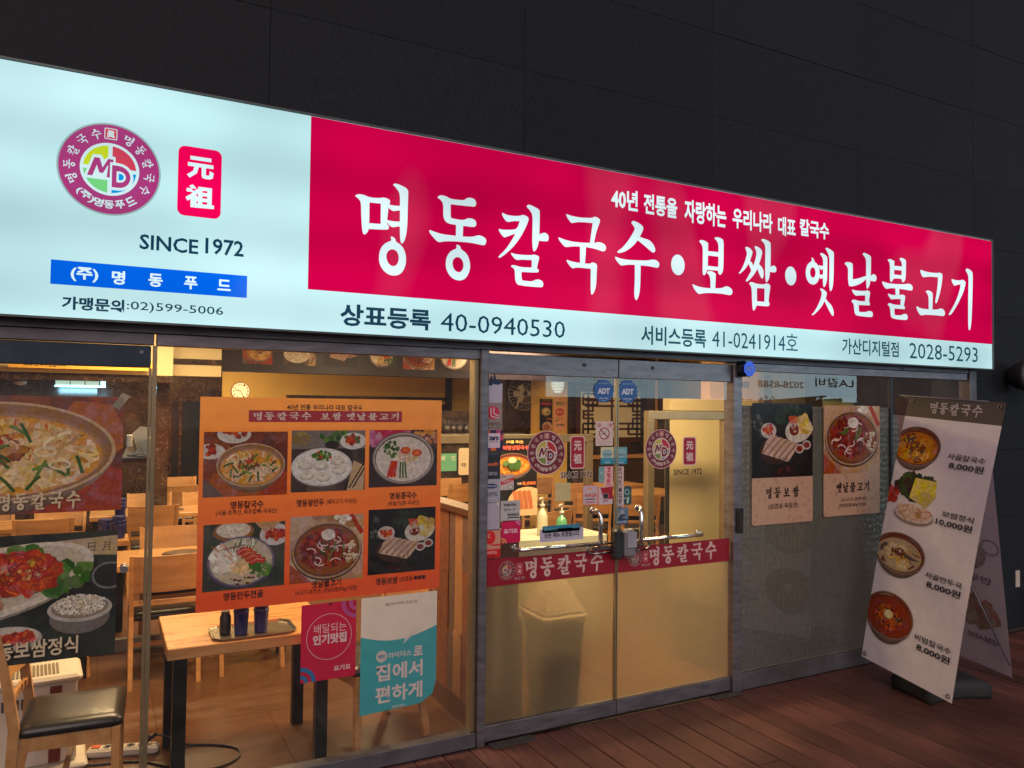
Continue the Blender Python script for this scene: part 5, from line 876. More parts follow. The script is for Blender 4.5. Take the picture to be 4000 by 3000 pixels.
vert('door_strip', 'lower white vertical strip with DOOR at its foot, right door', Q(322, 1052, 377, 1210), (214, 196, 200), '출입문', (40, 40, 50), 'DOOR', (120, 90, 90))
sticker('bottle_sticker', 'round dark sticker with a green bottle beside the DOOR strip', Q(378, 1052, 438, 1196), (40, 76, 90), .03, marks=[('o', .4, .7, .3, .16, .1, (170, 200, 200)), ('s', [(.5, .05), (.8, .7)], .22, (80, 130, 70)), ('s', [(.45, .1), (.6, .4)], .2, (206, 220, 206)), ('t', '외인', .02, .3, .5, .42, (206, 216, 216))])
sticker('meal_ticket_sticker', 'rounded orange bordered meal ticket sticker near the left pull handle', Q(50, 1040, 176, 1200), (206, 116, 76), .03, marks=[('r', .06, .06, .94, .94, (214, 190, 200)), ('e', .45, .76, .13, .11, (236, 170, 110)), ('e', .45, .7, .1, .07, (222, 200, 196)), ('t', '식권', .12, .4, .55, .58, (206, 96, 60), .04), ('t', '24', .58, .4, .88, .58, (206, 96, 60), .04), ('r', .2, .28, .8, .33, (60, 40, 44)), ('r', .2, .12, .8, .2, (206, 130, 120))])
sticker('payment_sticker', 'red corner sticker with a pictured payment terminal', Q(180, 1058, 290, 1190), (206, 186, 196), marks=[('p', [(.12, .95), (1, 1), (1, .3), (.35, .25)], (176, 20, 44)), ('p', [(.3, .1), (.68, .14), (.7, .6), (.32, .64)], (190, 150, 150)), ('r', .34, .34, .66, .6, (40, 40, 44))])
sticker('welcome_sticker', 'blue and grey welcome sticker with faded portraits, between the pull handles', Q(308, 1224, 412, 1348), (96, 130, 156), marks=[('e', .55, .72, .14, .17, (170, 170, 178)), ('p', [(.2, .28), (.85, .28), (.7, .6), (.4, .6)], (50, 60, 74)), ('e', .3, .6, .1, .12, (150, 156, 166)), ('r', 0, 0, 1, .28, (28, 70, 130)), ('t', '어서오세요', .05, .05, .95, .24, (206, 214, 226)), ('t', 'GS25', .55, .36, .85, .44, (200, 210, 220))])
sticker('paper_note', 'pale yellow translucent paper note right of the round logo on the left door', Z(748, 1026, 866, 1164), (206, 190, 140), .001, marks=[('r', .1, .75, .9, .78, (190, 172, 120)), ('r', .1, .65, .9, .67, (190, 172, 120)), ('s', [(.5, .3), (.7, .4), (.8, .2)], .02, (176, 160, 110))])
x_ = sticker('key_label', 'tiny curved silver label under the keyhole on the left top rail', Z(1125, 140, 1180, 160), (150, 150, 156))
for ch in x_.children: ch.location.y = -.016
# rounded blue siren, card reader
si = empty('alarm_siren', 'shiny blue octagonal alarm siren at the top of the right door post', 'alarm', (0, 0, 0))
p = V(1611, 797, 1, -.07); R_ = .052; oc = [(p.x + R_ * 1.08 * math.cos(PI / 8 + k * PI / 4), p.z + R_ * 1.08 * math.sin(PI / 8 + k * PI / 4)) for k in range(8)]
MB().prism(oc, -.05, -.09, lambda u, v_, w: (u, w, v_)).build('siren_base', mat('siren_navy', (.01, .016, .05), .25, coat=.5), si)
MB().prism([(p.x + (u - p.x) * .9, p.z + (v_ - p.z) * .9) for u, v_ in oc], -.0905, -.104, lambda u, v_, w: (u, w, v_)).build('siren_cover', mat('siren_blue', (.012, .04, .3), .15, .6), si)
words(Frame((0, -.1045, 0), (1, 0, 0), (0, 0, 1)), 'ADT', p.x - .034, p.x + .034, p.z - .014, p.z + .014, (120, 150, 230), si, VINYL, .06, .0)
bx('mount', BLACK, si, p.x - .05, p.x + .02, -.0495, -.0405, p.z - .05, p.z + .05)
cr = empty('card_reader', 'black access card reader on the right door post', 'card reader', (0, 0, 0))
MB().box(3.613, 3.659, -.065, -.0405, 1.015, 1.175, ch=.006).build('case', BLACK, cr); bx('sensor_window', mat('sensor_gloss', (.03, .03, .035), .08), cr, 3.622, 3.65, -.0675, -.0655, 1.05, 1.12)

# ------------------------------------------------------------------ double-sided banner stand
bs = empty('banner_stand', 'leaning double-sided price banner stand with black weighted base on the deck', 'banner', (4.9, -.6, 0))
bsO = Vector((4.9, -.6, 0))
TL, TR, BRr, BL = [Vector(v_) - bsO for v_ in ((4.859, -.295, 1.919), (4.718, -1.017, 1.868), (4.434, -.94, .100), (4.575, -.218, .151))]
Un = (TR - TL + BRr - BL).normalized(); Vn = (TL - BL + TR - BRr); Vn = (Vn - Un * Vn.dot(Un)).normalized()
FB = Bent(BL, Un, Vn, 1.8); WB = ((TR - TL).length + (BRr - BL).length) / 2; HB = ((TL - BL).length + (TR - BRr).length) / 2
a = Art(FB, .0)
for i in range(36): a._add([(0, HB * i / 36), (WB, HB * i / 36), (WB, HB * (i + 1) / 36), (0, HB * (i + 1) / 36)], lin((236, 228, 230)))
a.rect(0, HB * .922, WB, HB * .961, (62, 50, 44)); a.rect(0, HB * .961, WB, HB, (62, 50, 44)); fb_ = a.build('front_banner', VINYL, bs)
a = Art(FB, .0022, 4e-6, clip=(0, 0, WB, HB * .92)); rdb = random.Random(2)
d_bowl(a, WB * .2, HB * .815, WB * .27, HB * .073, 'yellow', rdb)
bits(a, WB * .28, HB * .665, WB * .19, HB * .04, 60, WB * .06, [(44, 58, 28), (60, 76, 34), (54, 30, 26)], rdb); a.w += .0012; a.poly([(WB * .24, HB * .625), (WB * .27, HB * .7), (WB * .5, HB * .7), (WB * .52, HB * .645)], (240, 222, 110)); a.poly([(WB * .24, HB * .625), (WB * .44, HB * .6), (WB * .52, HB * .645), (WB * .4, HB * .66)], (206, 192, 110))
bits(a, WB * .03, HB * .625, WB * .07, HB * .03, 30, WB * .03, REDS, rdb)
a.ell(WB * .32, HB * .565, WB * .22, HB * .035, (150, 134, 130), 30); a.ell(WB * .32, HB * .572, WB * .215, HB * .033, (222, 206, 200), 30); bits(a, WB * .31, HB * .577, WB * .16, HB * .022, 60, WB * .035, [(214, 180, 150), (190, 140, 104), (228, 200, 176)], rdb)
d_bowl(a, WB * .24, HB * .42, WB * .29, HB * .072, 'white', rdb); d_bowl(a, WB * .24, HB * .19, WB * .28, HB * .082, 'red', rdb)
a.build('dish_pictures', PHOTO, fb_)
brush_parts(FB, '명동칼국수', WB * .26, WB * .80, HB * .941, HB * .984, (190, 180, 180), .12, fb_, VINYL, .002)
for t, p_, z_ in (('사골칼국수', '8,000원', .755), ('보쌈정식', '10,000원', .555), ('사골만두국', '8,000원', .335), ('비빔칼국수', '8,000원', .115)):
    words(FB, t, WB * (.56 if len(t) > 4 else .62), WB * .93, HB * (z_ + .032), HB * (z_ + .053), (24, 20, 24), fb_, VINYL, .012, .0075)
    words(FB, p_, WB * (.59 if t != '보쌈정식' else .57), WB * .93, HB * (z_ - .002), HB * (z_ + .025), (24, 20, 24), fb_, VINYL, .02, .0075)
# rear banner leans the other way; its printed side faces away, the print shows through reversed
ax = (TL + TR) / 2; RT0 = TL + Vector((.05, 0, -.02)); RT1 = TR + Vector((.05, 0, -.01)); RB0 = BL + Vector((.66, .03, .03)); RB1 = BRr + Vector((.62, -.02, .08))
Un2 = (RT1 - RT0).normalized(); Vn2 = (RT0 - RB0); Vn2 = (Vn2 - Un2 * Vn2.dot(Un2)).normalized(); FB2 = Frame(RB0, Un2, Vn2); H2 = (RT0 - RB0).length
a = Art(FB2, .0); a.rect(0, 0, WB, H2, (196, 176, 186)); a.rect(0, H2 * .93, WB, H2, (90, 76, 76)); rb_ = a.build('rear_banner', VINYL, bs)
a = Art(FB2, .001, 1.5e-5, clip=(0, 0, WB, H2)); cA, cB_ = (150, 132, 138), (166, 150, 140)
for z_ in (.66, .43):
    a.ell(WB * .55, H2 * z_, WB * .3, H2 * .07, cA, 34); a.ell(WB * .55, H2 * (z_ + .008), WB * .28, H2 * .06, (160, 142, 140), 34); bits(a, WB * .55, H2 * z_, WB * .2, H2 * .04, 40, WB * .05, [(182, 168, 144), (170, 152, 134)], rdb)
a.ring(WB * .9, H2 * .47, WB * .09, H2 * .03, WB * .015, cA, 20); bits(a, WB * .65, H2 * .21, WB * .26, H2 * .05, 60, WB * .06, [(176, 120, 116), (168, 150, 130), (160, 126, 112)], rdb)
a.build('dish_pictures', PHOTO, rb_)
FB2m = Frame(FB2(WB, 0, 0), -Un2, Vn2); FB2m.N = FB2.N
for s_, u0, u1, z_ in (('명동칼국수', .12, .62, .575), ('만두전골', .12, .6, .325), ('샤브샤브 15,000', .08, .7, .095)): words(FB2m, s_, WB * u0, WB * u1, H2 * z_, H2 * (z_ + .028), (130, 108, 118), rb_, VINYL, .03, .002)
k = MB(); k.tube([TL + Un * .02, TR - Un * .02], .007, 8); k.tube([BL + Un * .02 + Vector((.03, 0, .02)), Vector((0, .1, 1.3))], .005, 8); k.tube([RB1 + Vector((-.02, .03, .05)), FB2(WB * .5, H2 * .45, .008)], .006, 8); k.tube([Vector((.0, -.02, .1)), Vector((0, -.03, 1.8))], .012, 10)
k.tube([Vector((.0, -.03, 1.8)), TL + Un * .03], .006, 8); k.tube([Vector((.0, -.03, 1.8)), TR - Un * .03], .006, 8); k.build('pole', STEELD, bs)
for c_ in (FB(.03, .03, .004), FB(WB - .03, .03, .004), FB(.035, HB - .03, .004), FB(WB - .035, HB - .03, .004)):
    k = MB(); pts = [c_ + Un * .012 * math.cos(t) + Vn * .012 * math.sin(t) for t in [2 * PI * i / 12 for i in range(13)]]; k.tube(pts, .0035, 6, cap=False); k.build('eyelet', STEEL, bs)
# base: moulded plate with arched edges
k = MB(); pl = []
A_, B_, C_, D_ = Vector((4.60, -.42, 0)) - bsO, Vector((4.53, -.74, 0)) - bsO, Vector((5.0, -.84, 0)) - bsO, Vector((5.14, -.46, 0)) - bsO
def edge(p, q, n, d): 
    m_ = (p + q) / 2; nn = Vector((-(q - p).y, (q - p).x, 0)).normalized(); return [p + (q - p) * (i / n) + nn * d * math.sin(PI * i / n) for i in range(n)]
out = edge(A_, B_, 6, .015) + edge(B_, C_, 8, .05) + edge(C_, D_, 6, .015) + edge(D_, A_, 8, .05)
ctr = sum(out, Vector()) / len(out); prof = [(.97, 0.0), (1.0, .02), (1.0, .07), (.93, .1), (.5, .115)]; n0 = len(k.v); nn_ = len(out)
for s_, z_ in prof: k.v += [tuple(ctr + (p - ctr) * s_ + Vector((0, 0, z_))) for p in out]
for i in range(len(prof) - 1):
    for j in range(nn_): k.f.append((i * nn_ + j, i * nn_ + (j + 1) % nn_, (i + 1) * nn_ + (j + 1) % nn_, (i + 1) * nn_ + j)); k.smooth.append(True)
k.f.append(tuple((len(prof) - 1) * nn_ + j for j in range(nn_))); k.smooth.append(False); k.f.append(tuple(range(nn_ - 1, -1, -1))); k.smooth.append(False)
k.build('base', RUBBER, bs)
# wall fitting at the right edge, dark tub, wall label
wl = empty('wall_speaker', 'dark round wall-mounted horn at the right edge below the sign', 'wall fixture', (0, 0, 0))
pc = V(2204, 812, 1, -.06); k = MB(); prof = [(.0, .04), (.05, .03), (.1, -.02), (.135, -.12), (.14, -.15), (.125, -.16), (.11, -.14), (.03, -.05)]
n0 = 0
for r_, y_ in prof:
    for j in range(24): t = 2 * PI * j / 24; k.v.append((pc.x + r_ * math.cos(t), y_, pc.z + r_ * 1.0 * math.sin(t)))
for i in range(len(prof) - 1):
    for j in range(24): k.f.append((i * 24 + j, i * 24 + (j + 1) % 24, (i + 1) * 24 + (j + 1) % 24, (i + 1) * 24 + j)); k.smooth.append(True)
k.build('horn', mat('dark_grey_plastic', (.035, .033, .036), .45, noise=.2), wl)
p = V(2188, 1345, 1, -.2)
tb = empty('black_tub', 'low black plastic tub standing against the wall at the right edge', 'tub', (7.35, -.14, 0))
MB().lathe([(.0, .0), (.2, .0), (.22, .02), (.25, .3), (.27, .34), (.27, .36), (.24, .36), (.22, .05), (0, .05)], seg=24).build('tub_body', RUBBER, tb)
x0, x1, z0, z1 = RV(2194, 1233, 2203, 1267, .035); wlb = empty('wall_label', 'small pale label stuck on the stone wall at the right edge', 'label', (0, 0, 0))
bx('sheet', mat('pale_label', (.5, .42, .36), .6, noise=.15), wlb, x0, x1, .034, .0385, z0, z1)
# ------------------------------------------------------------------ dining room shell
def marble(name, c1, c2, vein):
    m = bpy.data.materials.new(name); m.use_nodes = True; nt = m.node_tree; N = nt.nodes; L = nt.links; b = N['Principled BSDF']; b.inputs['Roughness'].default_value = .14
    tc = N.new('ShaderNodeTexCoord'); n1 = N.new('ShaderNodeTexNoise'); n1.inputs['Scale'].default_value = 2.6; n1.inputs['Detail'].default_value = 8; n1.inputs['Distortion'].default_value = 1.8; L.new(tc.outputs['Object'], n1.inputs['Vector'])
    r1 = N.new('ShaderNodeValToRGB'); r1.color_ramp.elements[0].color = (*c1, 1); r1.color_ramp.elements[1].color = (*c2, 1); r1.color_ramp.elements[0].position = .35; r1.color_ramp.elements[1].position = .7; L.new(n1.outputs['Fac'], r1.inputs[0])
    n2 = N.new('ShaderNodeTexNoise'); n2.inputs['Scale'].default_value = 4; n2.inputs['Detail'].default_value = 6; n2.inputs['Distortion'].default_value = 3.2; L.new(tc.outputs['Object'], n2.inputs['Vector'])
    r2 = N.new('ShaderNodeValToRGB'); e = r2.color_ramp.elements; e[0].position = .485; e[0].color = (0, 0, 0, 1); e[1].position = .515; e[1].color = (0, 0, 0, 1); q = r2.color_ramp.elements.new(.5); q.color = (1, 1, 1, 1); L.new(n2.outputs['Fac'], r2.inputs[0])
    mx = N.new('ShaderNodeMix'); mx.data_type = 'RGBA'; L.new(r2.outputs[0], mx.inputs[0]); L.new(r1.outputs[0], mx.inputs[6]); mx.inputs[7].default_value = (*vein, 1); L.new(mx.outputs[2], b.inputs['Base Color']); return m
MARB = marble('brown_marble', (.018, .011, .008), (.07, .04, .026), (.16, .1, .065))
YEL = mat('yellow_paint', (.78, .50, .12), .7, noise=.06, nscale=3); CREAMP = mat('cream_paint', (.6, .5, .28), .6, noise=.05, nscale=3)
DARKG = mat('dark_glass', (.012, .016, .022), .12); FLOORM = mat('laminate_floor', (.12, .052, .024), .3, noise=.28, nscale=5, stretch=(1, 7, 1), jitter=.1, bump=.05)
def wood(name, c1, c2, rough=.35, st=(1.5, 14, 14), sc=1.6):
    m = mat(name, c1, rough, noise=.3, nscale=sc, col2=c2, stretch=st, jitter=.08); return m
WOOD = wood('beech_wood', (.40, .185, .062), (.56, .29, .11)); WOODT = wood('table_wood', (.36, .17, .055), (.58, .31, .12), .28, (1.2, 7, 7), 2.2); WOODD = wood('dark_wood', (.07, .028, .016), (.13, .055, .03), .35)
VIN = mat('black_vinyl', (.02, .018, .017), .3, noise=.15, bump=.15, bscale=60); NAVY = mat('navy_plastic', (.012, .02, .12), .35, noise=.15, nscale=14)
WPL = mat('white_plastic', (.62, .56, .46), .35, noise=.06); BLKM = mat('black_metal', (.014, .014, .016), .35, .3, noise=.2)
fl = bx('floor', mat('subfloor', (.05, .03, .02), .8), None, -6, 12, .056, 8.6, -.05, -.012); fl['kind'] = 'structure'
tile = {}
for i in range(-3, 10):
    for j in range(0, 10):
        if not tile: o = MB().box(.001, .899, .001, .899, -.012, 0).build('plank', FLOORM, fl); tile[0] = o.data
        else: o = bpy.data.objects.new('plank', tile[0]); COL.objects.link(o); o.parent = fl
        o.location = (i * .9 + (.3 if j % 2 else 0), .06 + j * .9 - .0, 0)
ceil = bx('ceiling', mat('ceiling_paint', (.6, .55, .45), .8, noise=.04), None, -6, 12, .07, 8.6, 2.75, 2.85); ceil['kind'] = 'structure'
YB = 7.8
bwall = empty('back_wall', 'yellow painted back wall of the dining room with marble edges', 'wall', (0, YB, 0))
bx('plaster', YEL, bwall, -6, 12, 0, .15, 0, 2.75)
def wpart(name, m, v4, Y, d, par, off=0.0):                     # panel given by view corners on plane Y, standing d proud
    x0, x1, z0, z1 = RV(*v4, Y); return bx(name, m, par, x0, x1, Y - d - YB - off, Y - YB - off - .0, z0, z1)
for v4 in ((480, 862, 1000, 880), (340, 745, 365, 1100), (340, 865, 480, 880), (960, 745, 985, 1100)): pass
x0, x1, z0, z1 = RV(618, 853, 965, 862, YB); bx('marble_trim', MARB, bwall, x0, x1, -.03, -.001, z0 - .03, z1)
x0, x1, z0, z1 = RV(962, 770, 972, 1050, YB); bx('marble_trim', MARB, bwall, x0, x1, -.035, -.001, .5, 2.6)
x0, x1, z0, z1 = RV(625, 862, 962, 1050, YB); bx('serving_hatch', DARKG, bwall, x0, x1, -.02, -.002, .9, z1 - .05)
x0, x1, z0, z1 = RV(340, 780, 478, 860, YB)
bx('marble_facing', MARB, bwall, -4, V(478, 860, 1, YB).x, -.03, -.001, 0, 2.3)
bx('marble_facing', MARB, bwall, V(478, 860, 1, YB).x, 10, -.02, -.001, 0, .95)
dz = V(420, 868, 1, YB - .1).z
bx('dark_opening', DARKG, bwall, V(372, 900, 1, YB).x, V(470, 900, 1, YB).x, -.06, -.031, 0, dz)  # dark slab stands for the shade inside the open doorway
bx('door_frame', MARB, bwall, V(386, 900, 1, YB).x, V(392, 900, 1, YB).x, -.075, -.061, 0, dz)
# left pier, notice banner and inner structures
pier = empty('marble_pier', 'slim brown marble pier beside the dark doorway', 'pillar', (0, 5.4, 0))
xa, xb = V(337, 900, 1, 5.4).x, V(365, 900, 1, 5.4).x; bx('shaft', MARB, pier, xa, xb, 0, .3, 0, 2.75)
beam = empty('marble_beam', 'marble and cream beam band over the left of the room', 'beam', (0, 5.0, 0))
x0, x1, z0, z1 = RV(-200, 760, 340, 812, 5.0); bx('marble_band', MARB, beam, -4, xb, 0, .35, V(150, 822, 1, 5).z, V(150, 806, 1, 5).z)
bx('plaster_band', CREAMP, beam, -4, xb, .01, .33, V(150, 806, 1, 5).z, 2.75)
x1b = V(478, 800, 1, 5.3).x; bx('plaster_band', CREAMP, beam, xb + .002, x1b, .3, .5, V(400, 812, 1, 5.3).z, 2.75); bx('marble_band', MARB, beam, xb + .002, x1b, .285, .299, V(400, 787, 1, 5.3).z, V(400, 775, 1, 5.3).z)
nb = empty('notice_banner', 'long yellow notice banner hung over the left room, black lettering cut off by the rail', 'banner', (0, 0, 0))
Yn = 4.9; x0, x1, z0, z1 = RV(18, 775, 329, 802, Yn); Art(face(Yn), 0).rect(x0, z0, x1, z1, (250, 196, 84)).build('cloth', PAPER, nb)
words(face(Yn), '더욱 노력하겠습니다', V(52, 790, 1, Yn).x, V(142, 790, 1, Yn).x, V(100, 792.5, 1, Yn).z, V(100, 780, 1, Yn).z, (40, 28, 20), nb, PAPER, .01, .002)
el = empty('wall_lamp', 'lit emergency strip lamp glowing blue-white on the left marble wall', 'lamp', (0, 0, 0))
Ye = 4.9; x0, x1, z0, z1 = RV(118, 820, 228, 836, Ye + .3); GLOW = mat('lamp_glow', (.3, .9, 1), .4, emit=(.35, .85, 1), es=3.2); GLOW2 = mat('lamp_diffuser', (.5, .7, .6), .4, emit=(.55, .85, .7), es=.75)
for k in range(3):
    u = x0 + (x1 - x0) * (.02 + .29 * k); bx('diffuser', GLOW2, el, u, u + (x1 - x0) * .27, Ye + .27, Ye + .3, z0 + .01, z1 - .012)
bx('light_edge', GLOW, el, x0, x1, Ye + .285, Ye + .31, z0 - .006, z0 + .008); bx('light_edge', GLOW, el, x1 - (x1 - x0) * .1, x1, Ye + .268, Ye + .284, z0 + .008, z1); bx('lamp_case', WPL, el, x0 - .02, x1 + .03, Ye + .24, Ye + .32, z1 + .001, z1 + .02)
bl = bpy.data.lights.new('strip_lamp_light', 'AREA'); bl.energy = 6; bl.color = (.4, .8, 1); bl.shape = 'RECTANGLE'; bl.size = x1 - x0; bl.size_y = .1
bo = bpy.data.objects.new('strip_lamp_light', bl); COL.objects.link(bo); bo.location = ((x0 + x1) / 2, Ye + .2, z0 - .03); bo.rotation_euler = (math.radians(35), 0, 0); bo.parent = el
lw = empty('marble_wall', 'dark marble wall behind the strip lamp and camera', 'wall', (0, 5.6, 0))
bx('facing', MARB, lw, -4, V(210, 850, 1, 5.6).x, 0, .2, 0, 2.6)
sc_ = empty('security_camera', 'small white ceiling camera left of the strip lamp', 'camera', (0, 0, 0))
p = V(33, 826, 1, 5.3); MB().box(p.x - .07, p.x + .1, 5.25, 5.3, p.z + .02, p.z + .035).build('bracket', WPL, sc_); MB().lathe([(.0, -.03), (.045, -.02), (.06, .0), (.06, .018)], (p.x + .04, 5.27, p.z), 16).build('dome', WPL, sc_)
# counter with terminal
ct = empty('marble_counter', 'dark marble reception counter under the payment terminal', 'counter', (0, 6.2, 0))
xa, xb_ = V(150, 990, 1, 6.2).x, V(336, 990, 1, 6.2).x; zt = V(300, 989, 1, 6.2).z
bx('counter_front', MARB, ct, xa, xb_, 0, .5, 0, zt - .03); bx('counter_top', DARKG, ct, xa - .02, xb_ + .02, -.03, .55, zt - .029, zt)
tm = empty('payment_terminal', 'white payment terminal seen from behind with black cables on the counter', 'terminal', (V(305, 989, 1, 6.25).x, 6.3, zt))
w_ = .38; MB().prism([(-.2, 0), (.2, 0), (.24, .34), (-.02, .36), (-.1, .28)], 0, .04, lambda u, v_, w: (u, w - v_ * .25, v_)).build('screen', WPL, tm)
MB().box(.05, .16, -.16, -.1, 0, .24, ch=.01).build('stand', WPL, tm); MB().box(-.16, -.1, -.12, -.07, .12, .27, ch=.01).build('card_slot', WPL, tm)
k = MB(); k.tube([(-.08, -.13, .22), (-.06, -.16, .1), (-.1, -.17, .03), (.0, -.18, .06), (.05, -.18, .02), (-.02, -.19, .02), (-.15, -.15, .03)], .008, 6); k.build('cable', BLACK, tm)
# menu photo bulkhead
Ym = 6.0; mbk = empty('menu_bulkhead', 'dark bulkhead high inside with a row of six dish photographs', 'bulkhead', (0, 0, 0))
xl, xr = V(478, 780, 1, Ym).x, V(1060, 800, 1, Ym).x; zb_ = V(760, 810, 1, Ym).z
bx('panel', mat('aubergine_board', (.022, .016, .026), .4, noise=.1), mbk, xl, xr + 2.5, Ym, Ym + .2, zb_, 2.75)
for (vx0, vx1, fn) in ((523, 588, d_kalguksu), (612, 682, d_mandu), (700, 772, d_bossam), (795, 857, d_jeongol), (870, 938, d_bulgogi), (948, 1012, d_kong)):
    q0, q1 = V(vx0, 790, 1, Ym).x, V(vx1, 790, 1, Ym).x; a = Art(face(Ym - .004), 0, 4e-5, clip=(q0, zb_ + .1, q1, zb_ + .46)); fn(a, q0, zb_ + .1, q1, zb_ + .1 + (q1 - q0) * .85, random.Random(int(vx0))); a.build('dish_photo', PHOTO, mbk)
# clock
ck = empty('wall_clock', 'round white wall clock with black numerals and brown rim', 'clock', (0, 0, 0))
pc = V(520, 845, 1, 7.0); R_ = .125; Yc = 7.0
MB().box(pc.x - .4, pc.x - .39, Yc + .03, YB - .04, 0, .01)
FC = face(Yc)
a = Art(FC, 0, 2e-4); a.ell(pc.x, pc.z, R_, R_, (120, 80, 50), 40); a.ell(pc.x, pc.z, R_ * .9, R_ * .9, (238, 226, 200), 40); a.stroke([(pc.x, pc.z), (pc.x - R_ * .55, pc.z + R_ * .15)], .012, (20, 18, 18)); a.stroke([(pc.x, pc.z), (pc.x + R_ * .28, pc.z - R_ * .62)], .008, (20, 18, 18)); a.build('dial', VINYL, ck)
for h in range(1, 13):
    t = PI / 2 - h * PI / 6; u, v_ = pc.x + R_ * .72 * math.cos(t), pc.z + R_ * .72 * math.sin(t); ww = .011 if h < 10 else .018
    words(FC, str(h), u - ww, u + ww, v_ - .014, v_ + .014, (24, 20, 20), ck, VINYL, .02, .002)
k = MB(); prof_ = []
k.lathe([(R_ * .99, 0), (R_ * 1.0, .03), (R_ * .5, .031), (.02, YB - Yc - .021)], seg=30); c_o = k.build('clock_case', WOODD, ck); c_o.rotation_euler = (-PI / 2, 0, 0); c_o.location = (pc.x, Yc + .002, pc.z)
# ceiling light panels (they light the room)
def ceil_light(x, y, wx, wy, e, col, label):
    e *= 2.1
    o = empty('ceiling_light', label, 'lamp', (x, y, 2.75), 0, 'ceiling light panels of the dining room')
    bx('diffuser', mat('warm_diffuser', (.8, .7, .5), .5, emit=(1, .62, .27), es=6), o, -wx / 2, wx / 2, -wy / 2, wy / 2, -.03, -.012); bx('lamp_frame', WPL, o, -wx / 2 - .02, wx / 2 + .02, -wy / 2 - .02, wy / 2 + .02, -.011, -.001)
    l = bpy.data.lights.new('panel_light', 'AREA'); l.shape = 'RECTANGLE'; l.size = wx; l.size_y = wy; l.energy = e; l.color = col
    lo = bpy.data.objects.new('panel_light', l); COL.objects.link(lo); lo.parent = o; lo.location = (0, 0, -.035)
WC = (1, .71, .37)
for i, (x, y) in enumerate(((.5, 1.0), (.5, 4.0), (2.8, .55), (3.0, 3.9), (5.4, 3.0), (1.0, 6.3), (5.2, 5.8), (4.1, .6))): ceil_light(x, y, 1.0, .3, 36 if i not in (4, 7) else 26, WC, 'warm ceiling panel lamp above the ' + ('window table', 'second chair row', 'entrance inside the doors, added to light the cabinet front', 'screened middle of the room', 'booth tables', 'dark doorway end', 'lattice wall end', 'cream cabinet, added to brighten it')[i])  # entrance and cabinet panels are unseen, added to light the cabinet front

# ------------------------------------------------------------------ chairs and tables
def make_chair():
    t = empty('dining_chair', '', 'chair')
    k = MB(); N_ = 8
    for zz, yo in ((0, 0),):
        for i in range(N_):
            u0 = -.2 + .4 * i / N_; u1 = -.2 + .4 * (i + 1) / N_; c0 = -.035 * (1 - (u0 / .2) ** 2); c1 = -.035 * (1 - (u1 / .2) ** 2)
            for lay, (ya, yb) in enumerate(((0, .016),)):
                z0_, z1_ = .60, .835; tl_ = .035
                P = lambda u, c, yy, z: (u, -.02 + c + yy - (z - .6) * .16 - tl_ * 0, z)
                n = len(k.v); k.v += [P(u0, c0, 0, z0_), P(u1, c1, 0, z0_), P(u1, c1, 0, z1_), P(u0, c0, 0, z1_), P(u0, c0, .016, z0_), P(u1, c1, .016, z0_), P(u1, c1, .016, z1_), P(u0, c0, .016, z1_)]
                k.f += [(n, n + 1, n + 2, n + 3), (n + 7, n + 6, n + 5, n + 4), (n + 3, n + 2, n + 6, n + 7), (n + 4, n + 5, n + 1, n)]; k.smooth += [False] * 4
    k.build('backrest', WOOD, t)
    for s in (-1, 1):
        k = MB(); w = .017; pts = [(s * .2, -.045, 0), (s * .2, .0, .25), (s * .2, .01, .45), (s * .205, -.012, .6), (s * .208, -.056, .84)]
        n = len(k.v)
        for (x, y, z) in pts:
            h = .02 if z < .8 else .014; k.v += [(x - w * .8, y - h, z), (x + w * .8, y - h, z), (x + w * .8, y + h, z), (x - w * .8, y + h, z)]
        for i in range(len(pts) - 1):
            for j in range(4): k.f.append((n + i * 4 + j, n + i * 4 + (j + 1) % 4, n + i * 4 + 4 + (j + 1) % 4, n + i * 4 + 4 + j)); k.smooth.append(False)
        k.f += [(n + 16, n + 17, n + 18, n + 19), (n + 3, n + 2, n + 1, n)]; k.smooth += [False, False]; k.build('leg', WOOD, t)
        bx('leg', WOOD, t, s * .19 - .018, s * .19 + .018, .37, .405, 0, .411, ch=.003); bx('side_rail', WOOD, t, s * .19 - .01, s * .19 + .01, .03, .369, .35, .41)
    k = MB()
    for i in range(N_):
        u0 = -.19 + .38 * i / N_; u1 = -.19 + .38 * (i + 1) / N_; k.box(u0, u1, -.012 - .02 * (1 - (u0 / .2) ** 2), .008 - .02 * (1 - (u0 / .2) ** 2), .515, .545)
    k.build('back_rail', WOOD, t); bx('front_rail', WOOD, t, -.17, .17, .378, .395, .35, .41); bx('stretcher', WOOD, t, -.18, .18, .18, .2, .2, .23)
    k = MB(); rows = []
    for i, (ins, z) in enumerate(((.0, .412), (.0, .435), (.012, .452), (.05, .460), (.12, .463))):
        rr = []; X, Y0, Y1 = .21 - ins, .015 + ins, .415 - ins
        for a0, cx, cy_ in ((-PI / 2, X - .04, Y0 + .04), (0, X - .04, Y1 - .04), (PI / 2, -X + .04, Y1 - .04), (PI, -X + .04, Y0 + .04)):
            rr += [(cx + .04 * math.cos(a0 + j * PI / 8), cy_ + .04 * math.sin(a0 + j * PI / 8), z) for j in range(5)]
        rows.append(rr); k.v += rr
    m_ = len(rows[0])
    for i in range(4):
        for j in range(m_): k.f.append((i * m_ + j, i * m_ + (j + 1) % m_, (i + 1) * m_ + (j + 1) % m_, (i + 1) * m_ + j)); k.smooth.append(True)
    k.f.append(tuple(4 * m_ + j for j in range(m_))); k.smooth.append(True); k.f.append(tuple(range(m_ - 1, -1, -1))); k.smooth.append(False)
    k.build('seat', VIN, t)
    return t
chair0 = make_chair(); used = [False]
